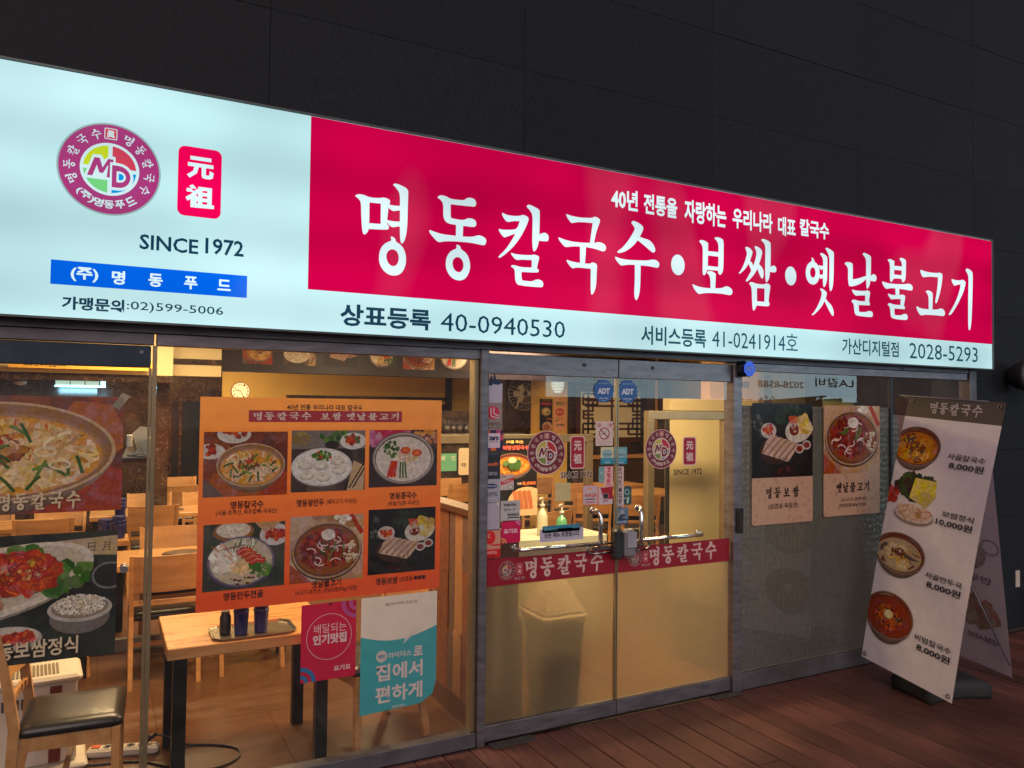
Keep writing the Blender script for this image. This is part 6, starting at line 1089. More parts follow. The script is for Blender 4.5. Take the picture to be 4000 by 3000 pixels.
def chair(x, y, rz, label):
    o = chair0 if not used[0] else copy_tree(chair0); used[0] = True
    o.location = (x, y, 0); o.rotation_euler = (0, 0, rz); o['label'] = label; o['group'] = 'wooden dining chairs with black seats'; return o
def table(x0, x1, y0, y1, h, label, legs=True, burner=True, th=.045):
    t = empty('dining_table', label, 'table', ((x0 + x1) / 2, (y0 + y1) / 2, 0), 0, 'wood-topped dining tables'); a, b = (x1 - x0) / 2, (y1 - y0) / 2
    bx('table_top', WOODT, t, -a, a, -b, b, h - th, h, ch=.004); 
    if burner:
        k = MB(); k.lathe([(.0, 0), (.16, 0), (.16, .004), (.0, .004)], (0, 0, h), 28); k.build('burner_plate', mat('burner_steel', (.3, .3, .28), .25, .9), t)
    for sx in (-1, 1):
        for sy in (-1, 1): bx('leg', BLKM, t, sx * (a - .06) - .03, sx * (a - .06) + .03, sy * (b - .05) - .03, sy * (b - .05) + .03, 0, h - th - .001, ch=.003)
    return t
# window table with tray
wt = table(.284, 1.07, .13, .76, .67, 'wood table with black legs closest to the window, a tray of navy tumblers on it', burner=False, th=.055)
def tray(x, y, z, label, sx=.2, sy=.13):
    o = empty('steel_tray', label, 'tray', (x, y, z)); k = MB(); P = lambda s, c: [(-sx * s + c, -sy * s), (sx * s - c, -sy * s), (sx * s, -sy * s + c), (sx * s, sy * s - c), (sx * s - c, sy * s), (-sx * s + c, sy * s), (-sx * s, sy * s - c), (-sx * s, -sy * s + c)]
    lv = [(P(.95, .04), 0), (P(1, .04), .014), (P(.97, .04), .014), (P(.92, .035), .004)]
    for pl_, z_ in lv: k.v += [(u, v_, z_) for u, v_ in pl_]
    for i in range(3):
        for j in range(8): k.f.append((i * 8 + j, i * 8 + (j + 1) % 8, i * 8 + 8 + (j + 1) % 8, i * 8 + 8 + j)); k.smooth.append(False)
    k.f.append(tuple(24 + j for j in range(8))); k.f.append(tuple(range(7, -1, -1))); k.smooth += [False, False]; k.build('tray_body', mat('tray_steel', (.4, .36, .28), .25, .9), o); return o
tx, ty = .685, .27; tray(tx, ty, .67, 'octagonal steel tray on the window table under the menu poster')
def tumbler(x, y, z, n, label, r=.036, grp='navy plastic tumblers standing in stacks'):
    o = empty('tumbler_stack', label, 'tumblers', (x, y, z), 0, grp)
    for i in range(n):
        k = MB(); k.lathe([(r * .86, i * .032), (r * .88, .006 + i * .032), (r, .1 + i * .032), (r * 1.05, .104 + i * .032), (r * 1.05, .112 + i * .032), (r * .92, .112 + i * .032)], seg=20); k.build('tumbler', NAVY, o)
for dx, dy, lb_ in ((-.06, -.03, 'navy tumbler stack on the window tray, left of the pair'), (.035, -.03, 'navy tumbler stack on the window tray, right of the pair')): tumbler(tx + dx, ty + dy, .675, 2, lb_)
bt = empty('sauce_bottle', 'dark sauce jar beside the navy tumblers on the window tray', 'jar', (tx - .13, ty + .0, .675)); MB().lathe([(.025, 0), (.027, .01), (.027, .08), (.02, .095), (.02, .11)], seg=16).build('jar_body', BLACK, bt)
# rows of chairs and tables (near chairs show their backs, far chairs face the window)
A = math.atan2
table(-.15, 1.25, 2.02, 2.62, .72, 'wood table with round burner in the row closest to the window table')
table(-.1, 1.3, 4.62, 5.2, .72, 'wood table with burner in the second row, in front of the marble pier')
table(.0, 1.4, 6.62, 7.15, .72, 'wood table in the furthest row by the dark doorway')
table(-1.6, -.32, 2.9, 3.45, .72, 'wood table at the left edge holding a white menu sheet, behind the set meal poster')
table(-1.7, -.4, 4.1, 4.7, .72, 'wood table seen left of the tumbler stacks under the noodle poster')
for x, y, r, l in ((.385, 1.72, 0, 'chair with curved back seen from behind, just beyond the window table'),
                   (.93, 1.76, .05, 'chair hidden behind the orange menu poster, facing into the room'),
                   (.49, 2.86, PI + .03, 'chair facing the window across the closest row table'),
                   (1.0, 2.9, PI, 'chair facing the window behind the middle of the menu poster'),
                   (.44, 4.40, .02, 'second row chair from behind, right of the stacked navy tumblers'),
                   (.46, 5.45, PI, 'second row chair facing out, its wide back beside the glass door edge'),
                   (1.0, 5.38, PI - .05, 'second row chair facing out, cut by the left edge of the menu poster'),
                   (.80, 6.28, .0, 'third row chair from behind, next to the menu poster edge'),
                   (.26, 6.30, 0, 'third row chair from behind, straight behind the glass door edge'),
                   (.24, 7.42, PI, 'furthest row chair facing out, below the payment terminal'),
                   (.90, 7.40, PI, 'furthest row chair facing out, below the dark doorway'),
                   (-.42, 3.78, 0, 'left side chair from behind, between the two big left posters'),
                   (-.98, 3.72, 0, 'leftmost chair from behind, cut off by the photo edge'),
                   (-.35, 4.95, PI, 'left side chair facing out, just under the noodle poster'),
                   (-.95, 4.95, PI, 'leftmost chair facing out, under the noodle poster'),
                   (-.25, 2.0, .6, 'chair behind the lower left poster, half hidden by the heater')): chair(x, y, r, l)
# foreground chair bottom left, sideways
chair(-.295, .22, -PI / 2 - .06, 'closest chair with worn black seat at the bottom left corner')
# chair right of the window table behind the teal poster
chair(1.52, .42, PI / 2 + .25, 'chair behind the teal poster, angled towards the window table')
for x, y, z, n, l in ((.13, 3.25, .72, 2, 'tall navy tumbler stack taped, right beside the glass door edge'), (.03, 3.33, .72, 1, 'short navy tumbler stack left of the taped one'), (.16, 4.55, .72, 2, 'navy tumbler stack on the second row table, below the terminal')):
    tumbler(x, y, z, n + 1, l, .05)
bt2 = table(-.3, .2, 3.1, 3.45, .72, 'small side table under the navy tumblers', burner=False)
tb2 = empty('tissue_box', 'small wooden tissue box with white tissue on the near row table', 'tissue box', (.02, 2.1, .72)); MB().box(-.09, .07, -.06, .06, 0, .08, ch=.004).build('box_body', WOOD, tb2); MB().box(-.05, .03, -.02, .02, .081, .14, ch=.015).build('tissue', WPL, tb2)
ps = empty('menu_sheet', 'white printed sheet lying on the left table', 'paper', (-.42, 3.2, .7205)); bx('sheet', mat('white_paper', (.7, .64, .56), .6, noise=.03), ps, -.1, .1, -.14, .14, 0, .001)

# heater, power strip and cables
ht = empty('fan_heater', 'white fan heater with grille top and red side stripe behind the foreground chair', 'heater', (-.27, .78, 0), math.radians(4))
bx('body', WPL, ht, -.18, .18, -.13, .13, .03, .42, ch=.012); bx('top_cover', WPL, ht, -.2, .2, -.15, .15, .421, .46, ch=.014); bx('side_stripe', mat('heater_red', (.16, .03, .02), .35), ht, .06, .11, -.1345, -.1305, .04, .41)
k = MB()
for i in range(15): k.box(-.15 + i * .017, -.14 + i * .017, -.1, .08, .4605, .464)
o = k.build('top_grille', mat('grille_brown', (.16, .12, .07), .5), ht); o['kind'] = 'stuff'
k = MB()
for i in range(8):
    k.box(-.14 + i * .02, -.13 + i * .02, -.1345, -.1305, .32, .37); k.box(.1805, .184, -.1 + i * .022, -.088 + i * .022, .28, .38)
k.build('vent_slots', mat('slot_dark', (.05, .04, .035), .6), ht)['kind'] = 'stuff'
MB().box(-.19, .23, -.18, .15, 0, .028, ch=.01).build('foot', WPL, ht)
pw = empty('power_strip', 'white power strip lying on the floor with a black plug', 'power strip', (.13, .70, 0), math.radians(-16))
MB().box(-.17, .17, -.035, .035, 0, .045, ch=.012).build('strip_body', WPL, pw); bx('switch', mat('switch_orange', (.6, .12, .03), .4), pw, -.15, -.11, -.015, .015, .0455, .052)
for i in range(4): MB().lathe([(0, 0), (.021, 0), (.021, .003), (.016, .003), (.015, .0)], (-.075 + i * .055, 0, .0455), 18).build('socket', mat('socket_grey', (.35, .32, .28), .5), pw)
MB().tube([(.09, 0, .046), (.12, 0, .075), (.16, .01, .09)], [.02, .016, .008], 10).build('plug', BLACK, pw)
cb = empty('black_cable', 'black cable looping over the floor round the window table leg', 'cable', (0, 0, 0))
pts = [(.28, .66, .09), (.34, .64, .07), (.42, .66, .012), (.56, .6, .006), (.66, .5, .006), (.64, .38, .006), (.52, .32, .006), (.36, .4, .006), (.2, .56, .006), (.0, .62, .006), (-.06, .64, .006)]
def cat(P, n=6):
    o = []; Pv = [Vector(p) for p in P]
    for i in range(len(Pv) - 1):
        p0, p1, p2, p3 = Pv[max(i - 1, 0)], Pv[i], Pv[i + 1], Pv[min(i + 2, len(Pv) - 1)]
        for j in range(n): t = j / n; o.append(.5 * ((2 * p1) + (p2 - p0) * t + (2 * p0 - 5 * p1 + 4 * p2 - p3) * t * t + (3 * p1 - p0 - 3 * p2 + p3) * t ** 3))
    return o + [Pv[-1]]
MB().tube(cat(pts), .0055, 8).build('cord', BLACK, cb)
yc = empty('yellow_cable', 'pale yellow cable between the heater and the power strip', 'cable', (0, 0, 0)); MB().tube(cat([(-.06, .72, .02), (-.03, .74, .008), (.0, .73, .01), (-.032 + .0, .745, .022)]), .005, 8).build('cord', mat('yellow_cord', (.4, .36, .08), .5), yc)
# low skirting unit
sk = empty('floor_trunking', 'grey floor trunking with socket holes behind the window table', 'trunking', (0, 2.55, 0)); bx('channel', mat('trunk_grey', (.3, .27, .22), .5, noise=.1), sk, -.4, 1.7, 0, .05, 0, .09)
for i in range(5): bx('socket_hole', BLACK, sk, .0 + i * .22, .03 + i * .22, -.003, -.001, .03, .06)

# wooden partition between windows and doors
pn = empty('wood_partition', 'reclaimed wood partition with dark frame just left of the entrance doors', 'partition', (1.9, 0, 0))
bx('frame_post', WOODD, pn, -.05, .05, .08, .15, 0, 1.18, ch=.004); bx('frame_post', WOODD, pn, -.05, .05, 1.35, 1.43, 0, 1.18, ch=.004); bx('top_rail', WOODD, pn, -.06, .06, .07, 1.45, 1.181, 1.22, ch=.004); bx('bottom_rail', WOODD, pn, -.05, .05, .151, 1.349, 0, .12)
rdp = random.Random(9); y = .155; WP = [wood('old_plank_%s' % n, c1, c2, .5) for n, c1, c2 in (('red', (.16, .05, .02), (.26, .1, .04)), ('tan', (.34, .16, .06), (.46, .24, .1)), ('grey', (.1, .06, .04), (.2, .12, .08)))]
while y < 1.34:
    w_ = min(rdp.uniform(.07, .13), 1.345 - y); zc = rdp.uniform(.4, .9); m_ = rdp.choice(WP)
    bx('plank', m_, pn, -.03 - rdp.uniform(0, .008), .03, y, y + w_ - .004, .121, zc); bx('plank', rdp.choice(WP), pn, -.03 - rdp.uniform(0, .008), .03, y, y + w_ - .004, zc + .004, 1.18); y += w_
bx('end_panel', WOODD, pn, .051, .2, .09, .13, 0, 1.12)
cbx = empty('carton', 'small open cardboard carton between the partition and the door post', 'box', (2.08, .3, .0)); MB().box(-.12, .1, -.1, .1, 0, .42).build('carton_body', mat('cardboard', (.4, .24, .1), .7, noise=.1), cbx); MB().box(-.06, -.02, -.103, -.1005, .2, .36).build('box_label', MATS['white_paper'], cbx)
# waste bin and low cabinet behind frosted glass
bn = empty('waste_bin', 'tall black waste bin with a white swing lid behind the frosted left door', 'bin', (2.40, .19, 0))
k = MB(); k.v = [(-.11, -.09, 0), (.11, -.09, 0), (.11, .11, 0), (-.11, .11, 0), (-.135, -.12, .56), (.135, -.12, .56), (.135, .14, .56), (-.135, .14, .56)]; k.f = [(3, 2, 1, 0), (4, 5, 6, 7), (0, 1, 5, 4), (1, 2, 6, 5), (2, 3, 7, 6), (3, 0, 4, 7)]; k.smooth = [False] * 6; k.build('bin_body', mat('bin_black', (.012, .014, .016), .5), bn, bevel=.012)
LID = mat('bin_lid', (.8, .76, .72), .5); MB().box(-.15, .15, -.135, .155, .561, .60, ch=.012).build('rim', LID, bn)
k = MB(); k.v = [(-.138, -.122, .601), (.138, -.122, .601), (.138, .142, .601), (-.138, .142, .601), (.01, .02, .86), (.04, .03, .86)]; k.f = [(0, 1, 5, 4), (1, 2, 5), (2, 3, 4, 5), (3, 0, 4), (3, 2, 1, 0)]; k.smooth = [False] * 5; k.build('swing_lid', LID, bn, bevel=.01); bx('bin_label', mat('label_grey', (.4, .4, .4), .5), bn, .03, .08, -.118, -.1125, .36, .4)
lc = empty('low_cabinet', 'brown low cabinet blurred behind the frosted film of the left door', 'cabinet', (2.02, .1, 0)); bx('cabinet_body', WOODD, lc, -.15, .14, .04, .35, 0, .6, ch=.006)
# sanitizer counter
sc2 = empty('service_counter', 'pale green-white service counter behind the left door', 'counter', (3.0, 1.62, 0))
SCM = mat('pale_laminate', (.5, .52, .38), .4, noise=.05); bx('counter_top', SCM, sc2, -.72, .60, -.24, .24, .74, .80, ch=.004); bx('counter_side', SCM, sc2, -.68, .56, -.2, .2, 0, .739)
for nm, x, y, bc, lab, pl in (('clear', -.0, -.12, (.62, .6, .42), 'clear pump bottle of white lotion on the service counter', True), ('green', .13, -.2, (.12, .4, .2), 'green hand sanitizer pump bottle on the service counter', True)):
    o = empty('pump_bottle', lab, 'bottle', (3.09 + x, 1.66 + y, .80)); hgt = .2 if nm == 'clear' else .15
    MB().lathe([(.04, 0), (.043, .01), (.043, hgt * .75), (.03, hgt * .95), (.016, hgt), (.016, hgt + .02)], seg=18).build('bottle_body', mat('bottle_' + nm, bc, .15, spec=.6), o)
    MB().lathe([(.02, hgt + .021), (.02, hgt + .045), (.006, hgt + .046), (.006, hgt + .09)], seg=12).tube([(0, 0, hgt + .09), (-.03, -.02, hgt + .092), (-.05, -.03, hgt + .085)], [.012, .009, .006], 8).build('pump', WPL, o)
# inner windbreak screens
def screen(x0, x1, Y, zt, label, th=.07):
    o = empty('glass_screen', label, 'screen', ((x0 + x1) / 2, Y, 0)); a = (x1 - x0) / 2
    bx('screen_top', ALU, o, -a, a, -.03, .03, zt - th, zt, ch=.004)
    for s in (-1, 1): bx('screen_post', ALU, o, s * (a - .035) - .035, s * (a - .035) + .035, -.03, .03, 0, zt - th - .001, ch=.004)
    bx('pane', GLASS, o, -a + .072, a - .072, -.003, .003, .06, zt - th - .003); bx('screen_foot', ALU, o, -a + .071, a - .071, -.028, .028, 0, .055); return o
z_ = V(1220, 933, 1, 1.95).z
screen(V(900, 940, 1, 2.2).x, V(1278, 940, 1, 2.2).x, 2.2, V(1220, 938, 1, 2.2).z, 'brass-toned glass screen behind the left door, lower than the other')
screen(V(1395, 890, 1, 1.3).x, V(1572, 890, 1, 1.3).x, 1.3, V(1450, 888, 1, 1.3).z, 'brass-toned glass screen behind the right door, taller one')
# cream fridge cabinet and carton on it
fr_ = empty('tall_cabinet', 'tall cream cabinet behind the right door with cartons on top', 'cabinet', (0, 1.75, 0))
CCM = mat('cream_laminate', (.72, .6, .31), .45, noise=.04, nscale=2); xa, xb_ = V(1447, 900, 1, 1.75).x, V(1640, 900, 1, 1.75).x; zc = V(1500, 862, 1, 1.75).z
bx('cabinet_body', CCM, fr_, xa, xb_, 0, .07, 0, zc - .11, ch=.003); bx('cabinet_cap', CREAMP, fr_, xa - .01, xb_ + .05, -.02, .09, zc - .109, zc, ch=.003); bx('edge_strip', BLACK, fr_, xa - .012, xa - .001, .0, .05, 0, zc - .12)
cx0, cx1 = V(1533, 850, 1, 1.78).x, V(1644, 850, 1, 1.78).x; cb2 = empty('carton', 'brown cardboard carton on top of the tall cream cabinet', 'box', (0, 1.78, zc)); bx('carton_body', mat('cardboard_light', (.5, .28, .11), .7, noise=.08), cb2, cx0, cx1, 0, .12, 0, .36)
FK = face(1.778); words(FK, '취', V(1565, 858, 1, 1.778).x, V(1574, 858, 1, 1.778).x, V(1565, 868, 1, 1.778).z, V(1565, 858, 1, 1.778).z, (190, 50, 40), cb2, VINYL, .03, .0); cb2.children[-1].location.z = -zc; cb2.children[-1].location.y = -1.78
a = Art(FK, .0); u = V(1566, 840, 1, 1.778); a.rect(u.x, u.z - .035, u.x + .05, u.z + .03, (196, 60, 44)); a.rect(u.x + .004, u.z - .031, u.x + .046, u.z + .026, (206, 150, 90)); a.poly([(u.x + .01, u.z + .005), (u.x + .04, u.z + .005), (u.x + .025, u.z + .022)], (190, 50, 40))
for i in range(9): v0 = V(1598 + i * 2.2, 840, 1, 1.778); a.rect(v0.x, zc + .12, v0.x + .006 + .004 * (i % 3), zc + .18, (90, 60, 44))
o = a.build('carton_print', VINYL, cb2); o.location = (0, -1.78, -zc)
# marble pillar with fan
pl_ = empty('marble_pillar', 'brown marble pillar carrying the wall fan', 'pillar', (0, 6.6, 0)); xa, xb_ = V(1107, 870, 1, 6.6).x, V(1147, 870, 1, 6.6).x; bx('shaft', MARB, pl_, xa, xb_, 0, .25, 0, 2.75)
yw = empty('yellow_pier', 'yellow painted pier carrying two small food posters and an oval lamp', 'wall', (0, 6.62, 0)); xc = V(1226, 870, 1, 6.62).x; bx('plaster', YEL, yw, xb_ + .001, xc, 0, .22, 0, 2.75)
fn_ = empty('wall_fan', 'white caged wall fan on the marble pillar', 'fan', (V(1131, 845, 1, 6.3).x, 6.3, V(1131, 850, 1, 6.3).z))
FW = mat('fan_grey', (.5, .46, .38), .35); k = MB(); Rf = .25
for i in range(26):
    t = 2 * PI * i / 26; k.tube([(Rf * .18 * math.cos(t), -.06, Rf * .18 * math.sin(t)), (Rf * .7 * math.cos(t), -.05, Rf * .7 * math.sin(t)), (Rf * math.cos(t), 0, Rf * math.sin(t)), (Rf * .7 * math.cos(t), .04, Rf * .7 * math.sin(t))], .0018, 4, cap=False)
for rr, yy in ((Rf, 0), (Rf * .6, -.055), (Rf * .2, -.06)): k.tube([(rr * math.cos(2 * PI * i / 28), yy, rr * math.sin(2 * PI * i / 28)) for i in range(29)], .0028, 5, cap=False)
k.build('cage', FW, fn_)
for i in range(3):
    t = 2 * PI * i / 3; MB().prism([(.02, -.02), (.13, -.05), (.13, .04), (.03, .03)], -.01, -.006, lambda u, v_, w, t=t: (u * math.cos(t) - v_ * math.sin(t), w + v_ * .25, u * math.sin(t) + v_ * math.cos(t))).build('blade', mat('fan_blade', (.4, .37, .3), .3), fn_)
k = MB(); k.lathe([(.03, 0), (.034, .02), (.02, .03)], seg=16); o = k.build('hub', BLACK, fn_); o.rotation_euler = (PI / 2, 0, 0); o.location = (0, -.045, 0)
MB().box(-.04, .04, .03, .26, -.05, .04, ch=.01).tube([(0, .12, -.05), (0, .2, -.2), (0, .26, -.22)], .012, 8).build('fan_mount', FW, fn_)
for nm, px, base, mk in (('dark', Z(625, 360, 722, 610), (30, 26, 26), [('t', '(여름 특선)', .2, .94, .8, .98, (226, 190, 90)), ('t', '비빔냉칼국수', .1, .8, .95, .9, (230, 90, 120), .04), ('e', .5, .6, .42, .16, (90, 84, 76)), ('e', .5, .6, .34, .12, (214, 190, 120)), ('e', .45, .62, .12, .05, (236, 220, 180)), ('e', .6, .58, .12, .03, (90, 130, 60)), ('t', '8,000', .55, .33, .95, .4, (226, 120, 60)), ('e', .6, .12, .4, .16, (206, 170, 150)), ('e', .55, .1, .28, .1, (170, 110, 80))]), ('pink', Z(735, 358, 830, 612), (250, 190, 150), [('t', '직장인', .15, .78, .85, .9, (80, 140, 60), .03), ('e', .5, .58, .36, .12, (216, 70, 90)), ('t', '콩국수', .22, .53, .78, .64, (250, 190, 120), .04), ('e', .5, .38, .36, .06, (236, 170, 120)), ('s', [(.1, .28), (.3, .34), (.4, .3)], .06, (60, 140, 60)), ('t', '5천7백원', .2, .14, .85, .22, (50, 40, 40), .02)])):
    # small posters on the yellow pier
    Yp = 6.61; FSx_old = FSx; FSx = face(Yp); sx0, sy0, sx1, sy1 = px; p = V(sx0, sy0, 1, Yp); q = V(sx1, sy1, 1, Yp)
    o = empty('food_poster', {'dark': 'narrow black summer noodle poster on the yellow pier', 'pink': 'peach hand-lettered bean noodle poster beside the black one'}[nm], 'poster', (0, 0, 0)); a = Art(FSx, 0, 2e-4); U0, U1, V0, V1 = p.x, q.x, q.z, p.z; W_, H_ = U1 - U0, V1 - V0; a.rect(U0, V0, U1, V1, base)
    for m_ in mk:
        if m_[0] == 'e': a.ell(U0 + W_ * m_[1], V0 + H_ * m_[2], W_ * m_[3], H_ * m_[4], m_[5])
        if m_[0] == 's': a.stroke([(U0 + W_ * u, V0 + H_ * v_) for u, v_ in m_[1]], W_ * m_[2], m_[3])
    a.build('sheet', VINYL, o)
    for m_ in mk:
        if m_[0] == 't': words(FSx, m_[1], U0 + W_ * m_[2], U0 + W_ * m_[4], V0 + H_ * m_[3], V0 + H_ * m_[5], m_[6], o, VINYL, m_[7] if len(m_) > 7 else .02, .003)
    FSx = FSx_old
ol = empty('wall_lamp', 'oval striped white lamp on the yellow pier above the small posters', 'lamp', (V(1205, 830, 1, 6.5).x, 6.5, V(1205, 830, 1, 6.5).z))
for i in range(6):
    k = MB(); z0_ = -.135 + i * .045; r0 = .11 * math.sqrt(max(.05, 1 - (z0_ / .15) ** 2)); r1 = .11 * math.sqrt(max(.05, 1 - ((z0_ + .034) / .15) ** 2)); k.lathe([(r0, z0_), (r1, z0_ + .034)], seg=18, sy=.6); k.build('shade_ring', mat('lamp_shade', (.7, .7, .6), .4, emit=(.8, .9, .75), es=.5), ol)
# big summer noodle banner seen through the left door
sb = empty('summer_poster', 'large black summer noodle poster standing behind the left door stickers', 'poster', (0, 0, 0)); Ys = 1.30; Fs = face(Ys)
x0, x1, z0, z1 = *[V(x, 1000, 1, Ys).x for x in (1068, 1160)], V(1100, 1115, 1, Ys).z, V(1100, 947, 1, Ys).z
a = Art(Fs, 0, 6e-5, clip=(x0, z0, x1, z1)); W_, H_ = x1 - x0, z1 - z0; a.rect(x0, z0, x1, z1, (26, 24, 24)); rdq = random.Random(6)
d_bowl(a, x0 + W_ * .42, z0 + H_ * .66, W_ * .46, H_ * .15, 'yellow', rdq); bits(a, x0 + W_ * .4, z0 + H_ * .66, W_ * .2, H_ * .06, 30, W_ * .05, GRN, rdq); a.ell(x0 + W_ * .4, z0 + H_ * .72, W_ * .1, H_ * .04, (240, 226, 180))
a.ell(x0 + W_ * .75, z0 + H_ * .17, W_ * .45, H_ * .2, (236, 200, 150)); 
for i in range(4): a.stroke([(x0 + W_ * (.45 + i * .11), z0 + H_ * .32), (x0 + W_ * (.5 + i * .11), z0 + H_ * .2), (x0 + W_ * (.52 + i * .11), z0 + H_ * .08)], W_ * .1, jit((196, 116, 70), 14, rdq))
a.build('sheet', VINYL, sb)
for st, u0, u1, v0, v1, c in (('(여름 특선)', .25, .65, .93, .975, (250, 206, 120)), ('비빔냉칼국수', .18, .78, .85, .91, (240, 110, 90)), ('단품', .52, .62, .40, .43, (230, 210, 190)), ('8,000', .64, .96, .385, .44, (240, 130, 60))): words(Fs, st, x0 + W_ * u0, x0 + W_ * u1, z0 + H_ * v0, z0 + H_ * v1, c, sb, VINYL, .04, .01)
bx('easel', BLKM, sb, x0 + W_ * .45, x0 + W_ * .55, Ys + .003, Ys + .03, 0, z0 + .3)
# lattice wall, cream panels in dark frame
YL = 6.9; lt = empty('lattice_window', 'cream paper window with brown lattice corners seen through the doors', 'window', (0, YL, 0)); BRW = mat('lattice_brown', (.1, .03, .018), .4, noise=.15)
PAPW = mat('hanji_paper_glow', (.75, .62, .34), .7, noise=.04, emit=(.8, .62, .3), es=.12)  # faint emission brightens the paper, which is no lamp
def lattice(par, vx0, vx1, vy0, vy1, Y, flip=False):
    x0, x1, z0, z1 = RV(vx0, vy0, vx1, vy1, Y); Yl = -.001
    bx('paper_panel', PAPW, par, x0, x1, -.01, .01, z0, z1)
    t = .032
    for u0, u1, w0, w1 in ((x0 - .09, x0, z0 - .09, z1 + .09), (x1, x1 + .09, z0 - .09, z1 + .09)): bx('frame_side', BRW, par, u0, u1, -.04, .02, w0, w1)
    bx('frame_top', BRW, par, x0, x1, -.04, .02, z1, z1 + .09); bx('frame_bottom', BRW, par, x0, x1, -.04, .02, z0 - .09, z0)
    k = MB(); yy = (-.026, -.0105); W_ = x1 - x0; H_ = z1 - z0
    def vb(u, a_, b_): k.box(x0 + u - t / 2, x0 + u + t / 2, *yy, z0 + a_, z0 + b_)
    def hb(w, a_, b_): k.box(x0 + a_, x0 + b_, yy[0] - .002, yy[1], z0 + w - t / 2, z0 + w + t / 2)
    for e in (.16, W_ - .16):
        vb(e, 0, H_); s = 1 if e < W_ / 2 else -1
        vb(e + s * .09, .16, H_ * .42); vb(e + s * .09, H_ * .58, H_ - .16); vb(e - s * .09, H_ * .4, H_ * .6)
        for w in (H_ * .42, H_ * .5, H_ * .58): hb(w, min(e - s * .1, e + s * .1), max(e - s * .1, e + s * .1))
        for w0 in (.0, H_ - .26):
            for q_ in (.05, .14, .23): hb(w0 + q_, min(e - s * .1, e + s * .18), max(e - s * .1, e + s * .18))
            vb(e + s * .18, w0 + .05, w0 + .23); vb(e - s * .1, w0 + .05, w0 + .23)
    for w in (.14, .23, H_ - .14, H_ - .23): hb(w, .1, W_ - .1)
    vb(W_ * .48, 0, H_); vb(W_ * .48 + .08, 0, H_); k.build('lattice', BRW, par)
lattice(lt, 1252, 1391, 846, 944, YL)
bx('plaster', MARB, lt, V(1228, 900, 1, YL).x, V(1415, 900, 1, YL).x, .021, .2, 0, 2.75)
lt2 = empty('lattice_window', 'second cream lattice window partly behind the carton', 'window', (0, YL + .3, 0)); lattice(lt2, 1458, 1560, 843, 938, YL + .3)
bx('plaster', mat('brown_wall', (.1, .035, .02), .5, noise=.1), lt2, V(1415, 900, 1, YL + .3).x - .3, 12, .021, .2, 0, 2.75)
yp = empty('yellow_strip_pier', 'marble pier with a bright yellow strip between the lattice windows', 'pillar', (0, YL - .2, 0)); xa, xb_ = V(1398, 900, 1, YL - .2).x, V(1440, 900, 1, YL - .2).x; bx('shaft', MARB, yp, xa, xb_, 0, .3, 0, 2.75); xm = V(1415, 900, 1, YL - .2).x; bx('paint_strip', YEL, yp, xm, xm + .045, -.006, -.001, 0, 2.75)
# booth seat and rail under lattice
bh = empty('booth_bench', 'dark brown booth bench along the lattice wall', 'bench', (0, YL - .5, 0)); xa, xb_ = V(1240, 900, 1, YL - .5).x, V(1640, 900, 1, YL - .5).x
BRV = mat('brown_vinyl', (.04, .018, .014), .35, noise=.1); bx('bench_seat', BRV, bh, xa, xb_, -.5, -.05, .2, .45, ch=.03); bx('bench_back', BRV, bh, xa, xb_, -.049, .05, .2, 1.02, ch=.03); bx('wood_cap', WOODT, bh, xa, xb_, -.06, .06, 1.021, 1.08); bx('bench_base', BLKM, bh, xa, xb_, -.45, .0, 0, .199)
table(V(1320, 1000, 1, 4.4).x, V(1450, 1000, 1, 4.4).x, 4.1, 4.7, .74, 'wood table beside the booth, seen between the door handles', burner=False)
table(5.6, 7.0, 5.25, 5.8, .72, 'wood table deep in the room seen past the round logo', burner=False)
# chairs beyond the doors
for x, y, r, l in ((5.45, 5.75, -.45, 'chair with dark seat seen through the left door, under the logo'), (5.4, 4.85, -.5, 'chair turned sideways right of the yellow note, through the left door'),
                   (3.78, 2.56, .25, 'chair with solid wood back beyond the sanitizer bottles'), (5.42, 3.35, -.35, 'chair behind the right pull handle, seen through the right door'),
                   (5.0, 3.7, -.5, 'chair seen between the two pull handles'), (4.15, 5.95, PI, 'chair at the far counter seen beside the post'), (4.05, 5.3, .3, 'chair next to the dark partition top, right of the menu poster')): chair(x, y, r, l)
# utensil counter beyond, with holders and cards
uc = empty('utensil_counter', 'steel serving counter with marble front, right of the menu poster', 'counter', (0, 6.4, 0)); xa, xb_ = V(930, 940, 1, 6.4).x, V(1130, 940, 1, 6.4).x; zt = V(980, 936, 1, 6.4).z
bx('counter_top', STEEL, uc, xa, xb_, -.05, .4, zt - .08, zt); bx('counter_front', MARB, uc, xa, xb_, 0, .35, 0, zt - .081); bx('tile_backsplash', mat('mixed_tile', (.22, .14, .09), .4, noise=.5, nscale=9), uc, xa, xb_ + 1, .9, .95, zt, zt + .32)
for i, vx in enumerate((967, 980, 993, 1008)):
    o = empty('utensil_holder', 'steel holder full of spoons and chopsticks on the serving counter, number of the row unclear', 'holder', (V(vx, 925, 1, 6.5).x, 6.5, zt), 0, 'steel utensil holders on the serving counter'); o['label'] = 'steel holder of spoons and chopsticks on the serving counter'
    MB().lathe([(.055, 0), (.06, .13), (.052, .13)], seg=16).build('holder_cup', STEEL, o); k = MB(); rdu = random.Random(i)
    for j in range(9): t = rdu.uniform(0, 6.3); r_ = rdu.uniform(.01, .04); k.tube([(r_ * math.cos(t), r_ * math.sin(t), .02), (r_ * 1.8 * math.cos(t), r_ * 1.8 * math.sin(t), .2 + rdu.uniform(0, .04))], [.004, .008], 5)
    k.build('utensils', STEEL, o)
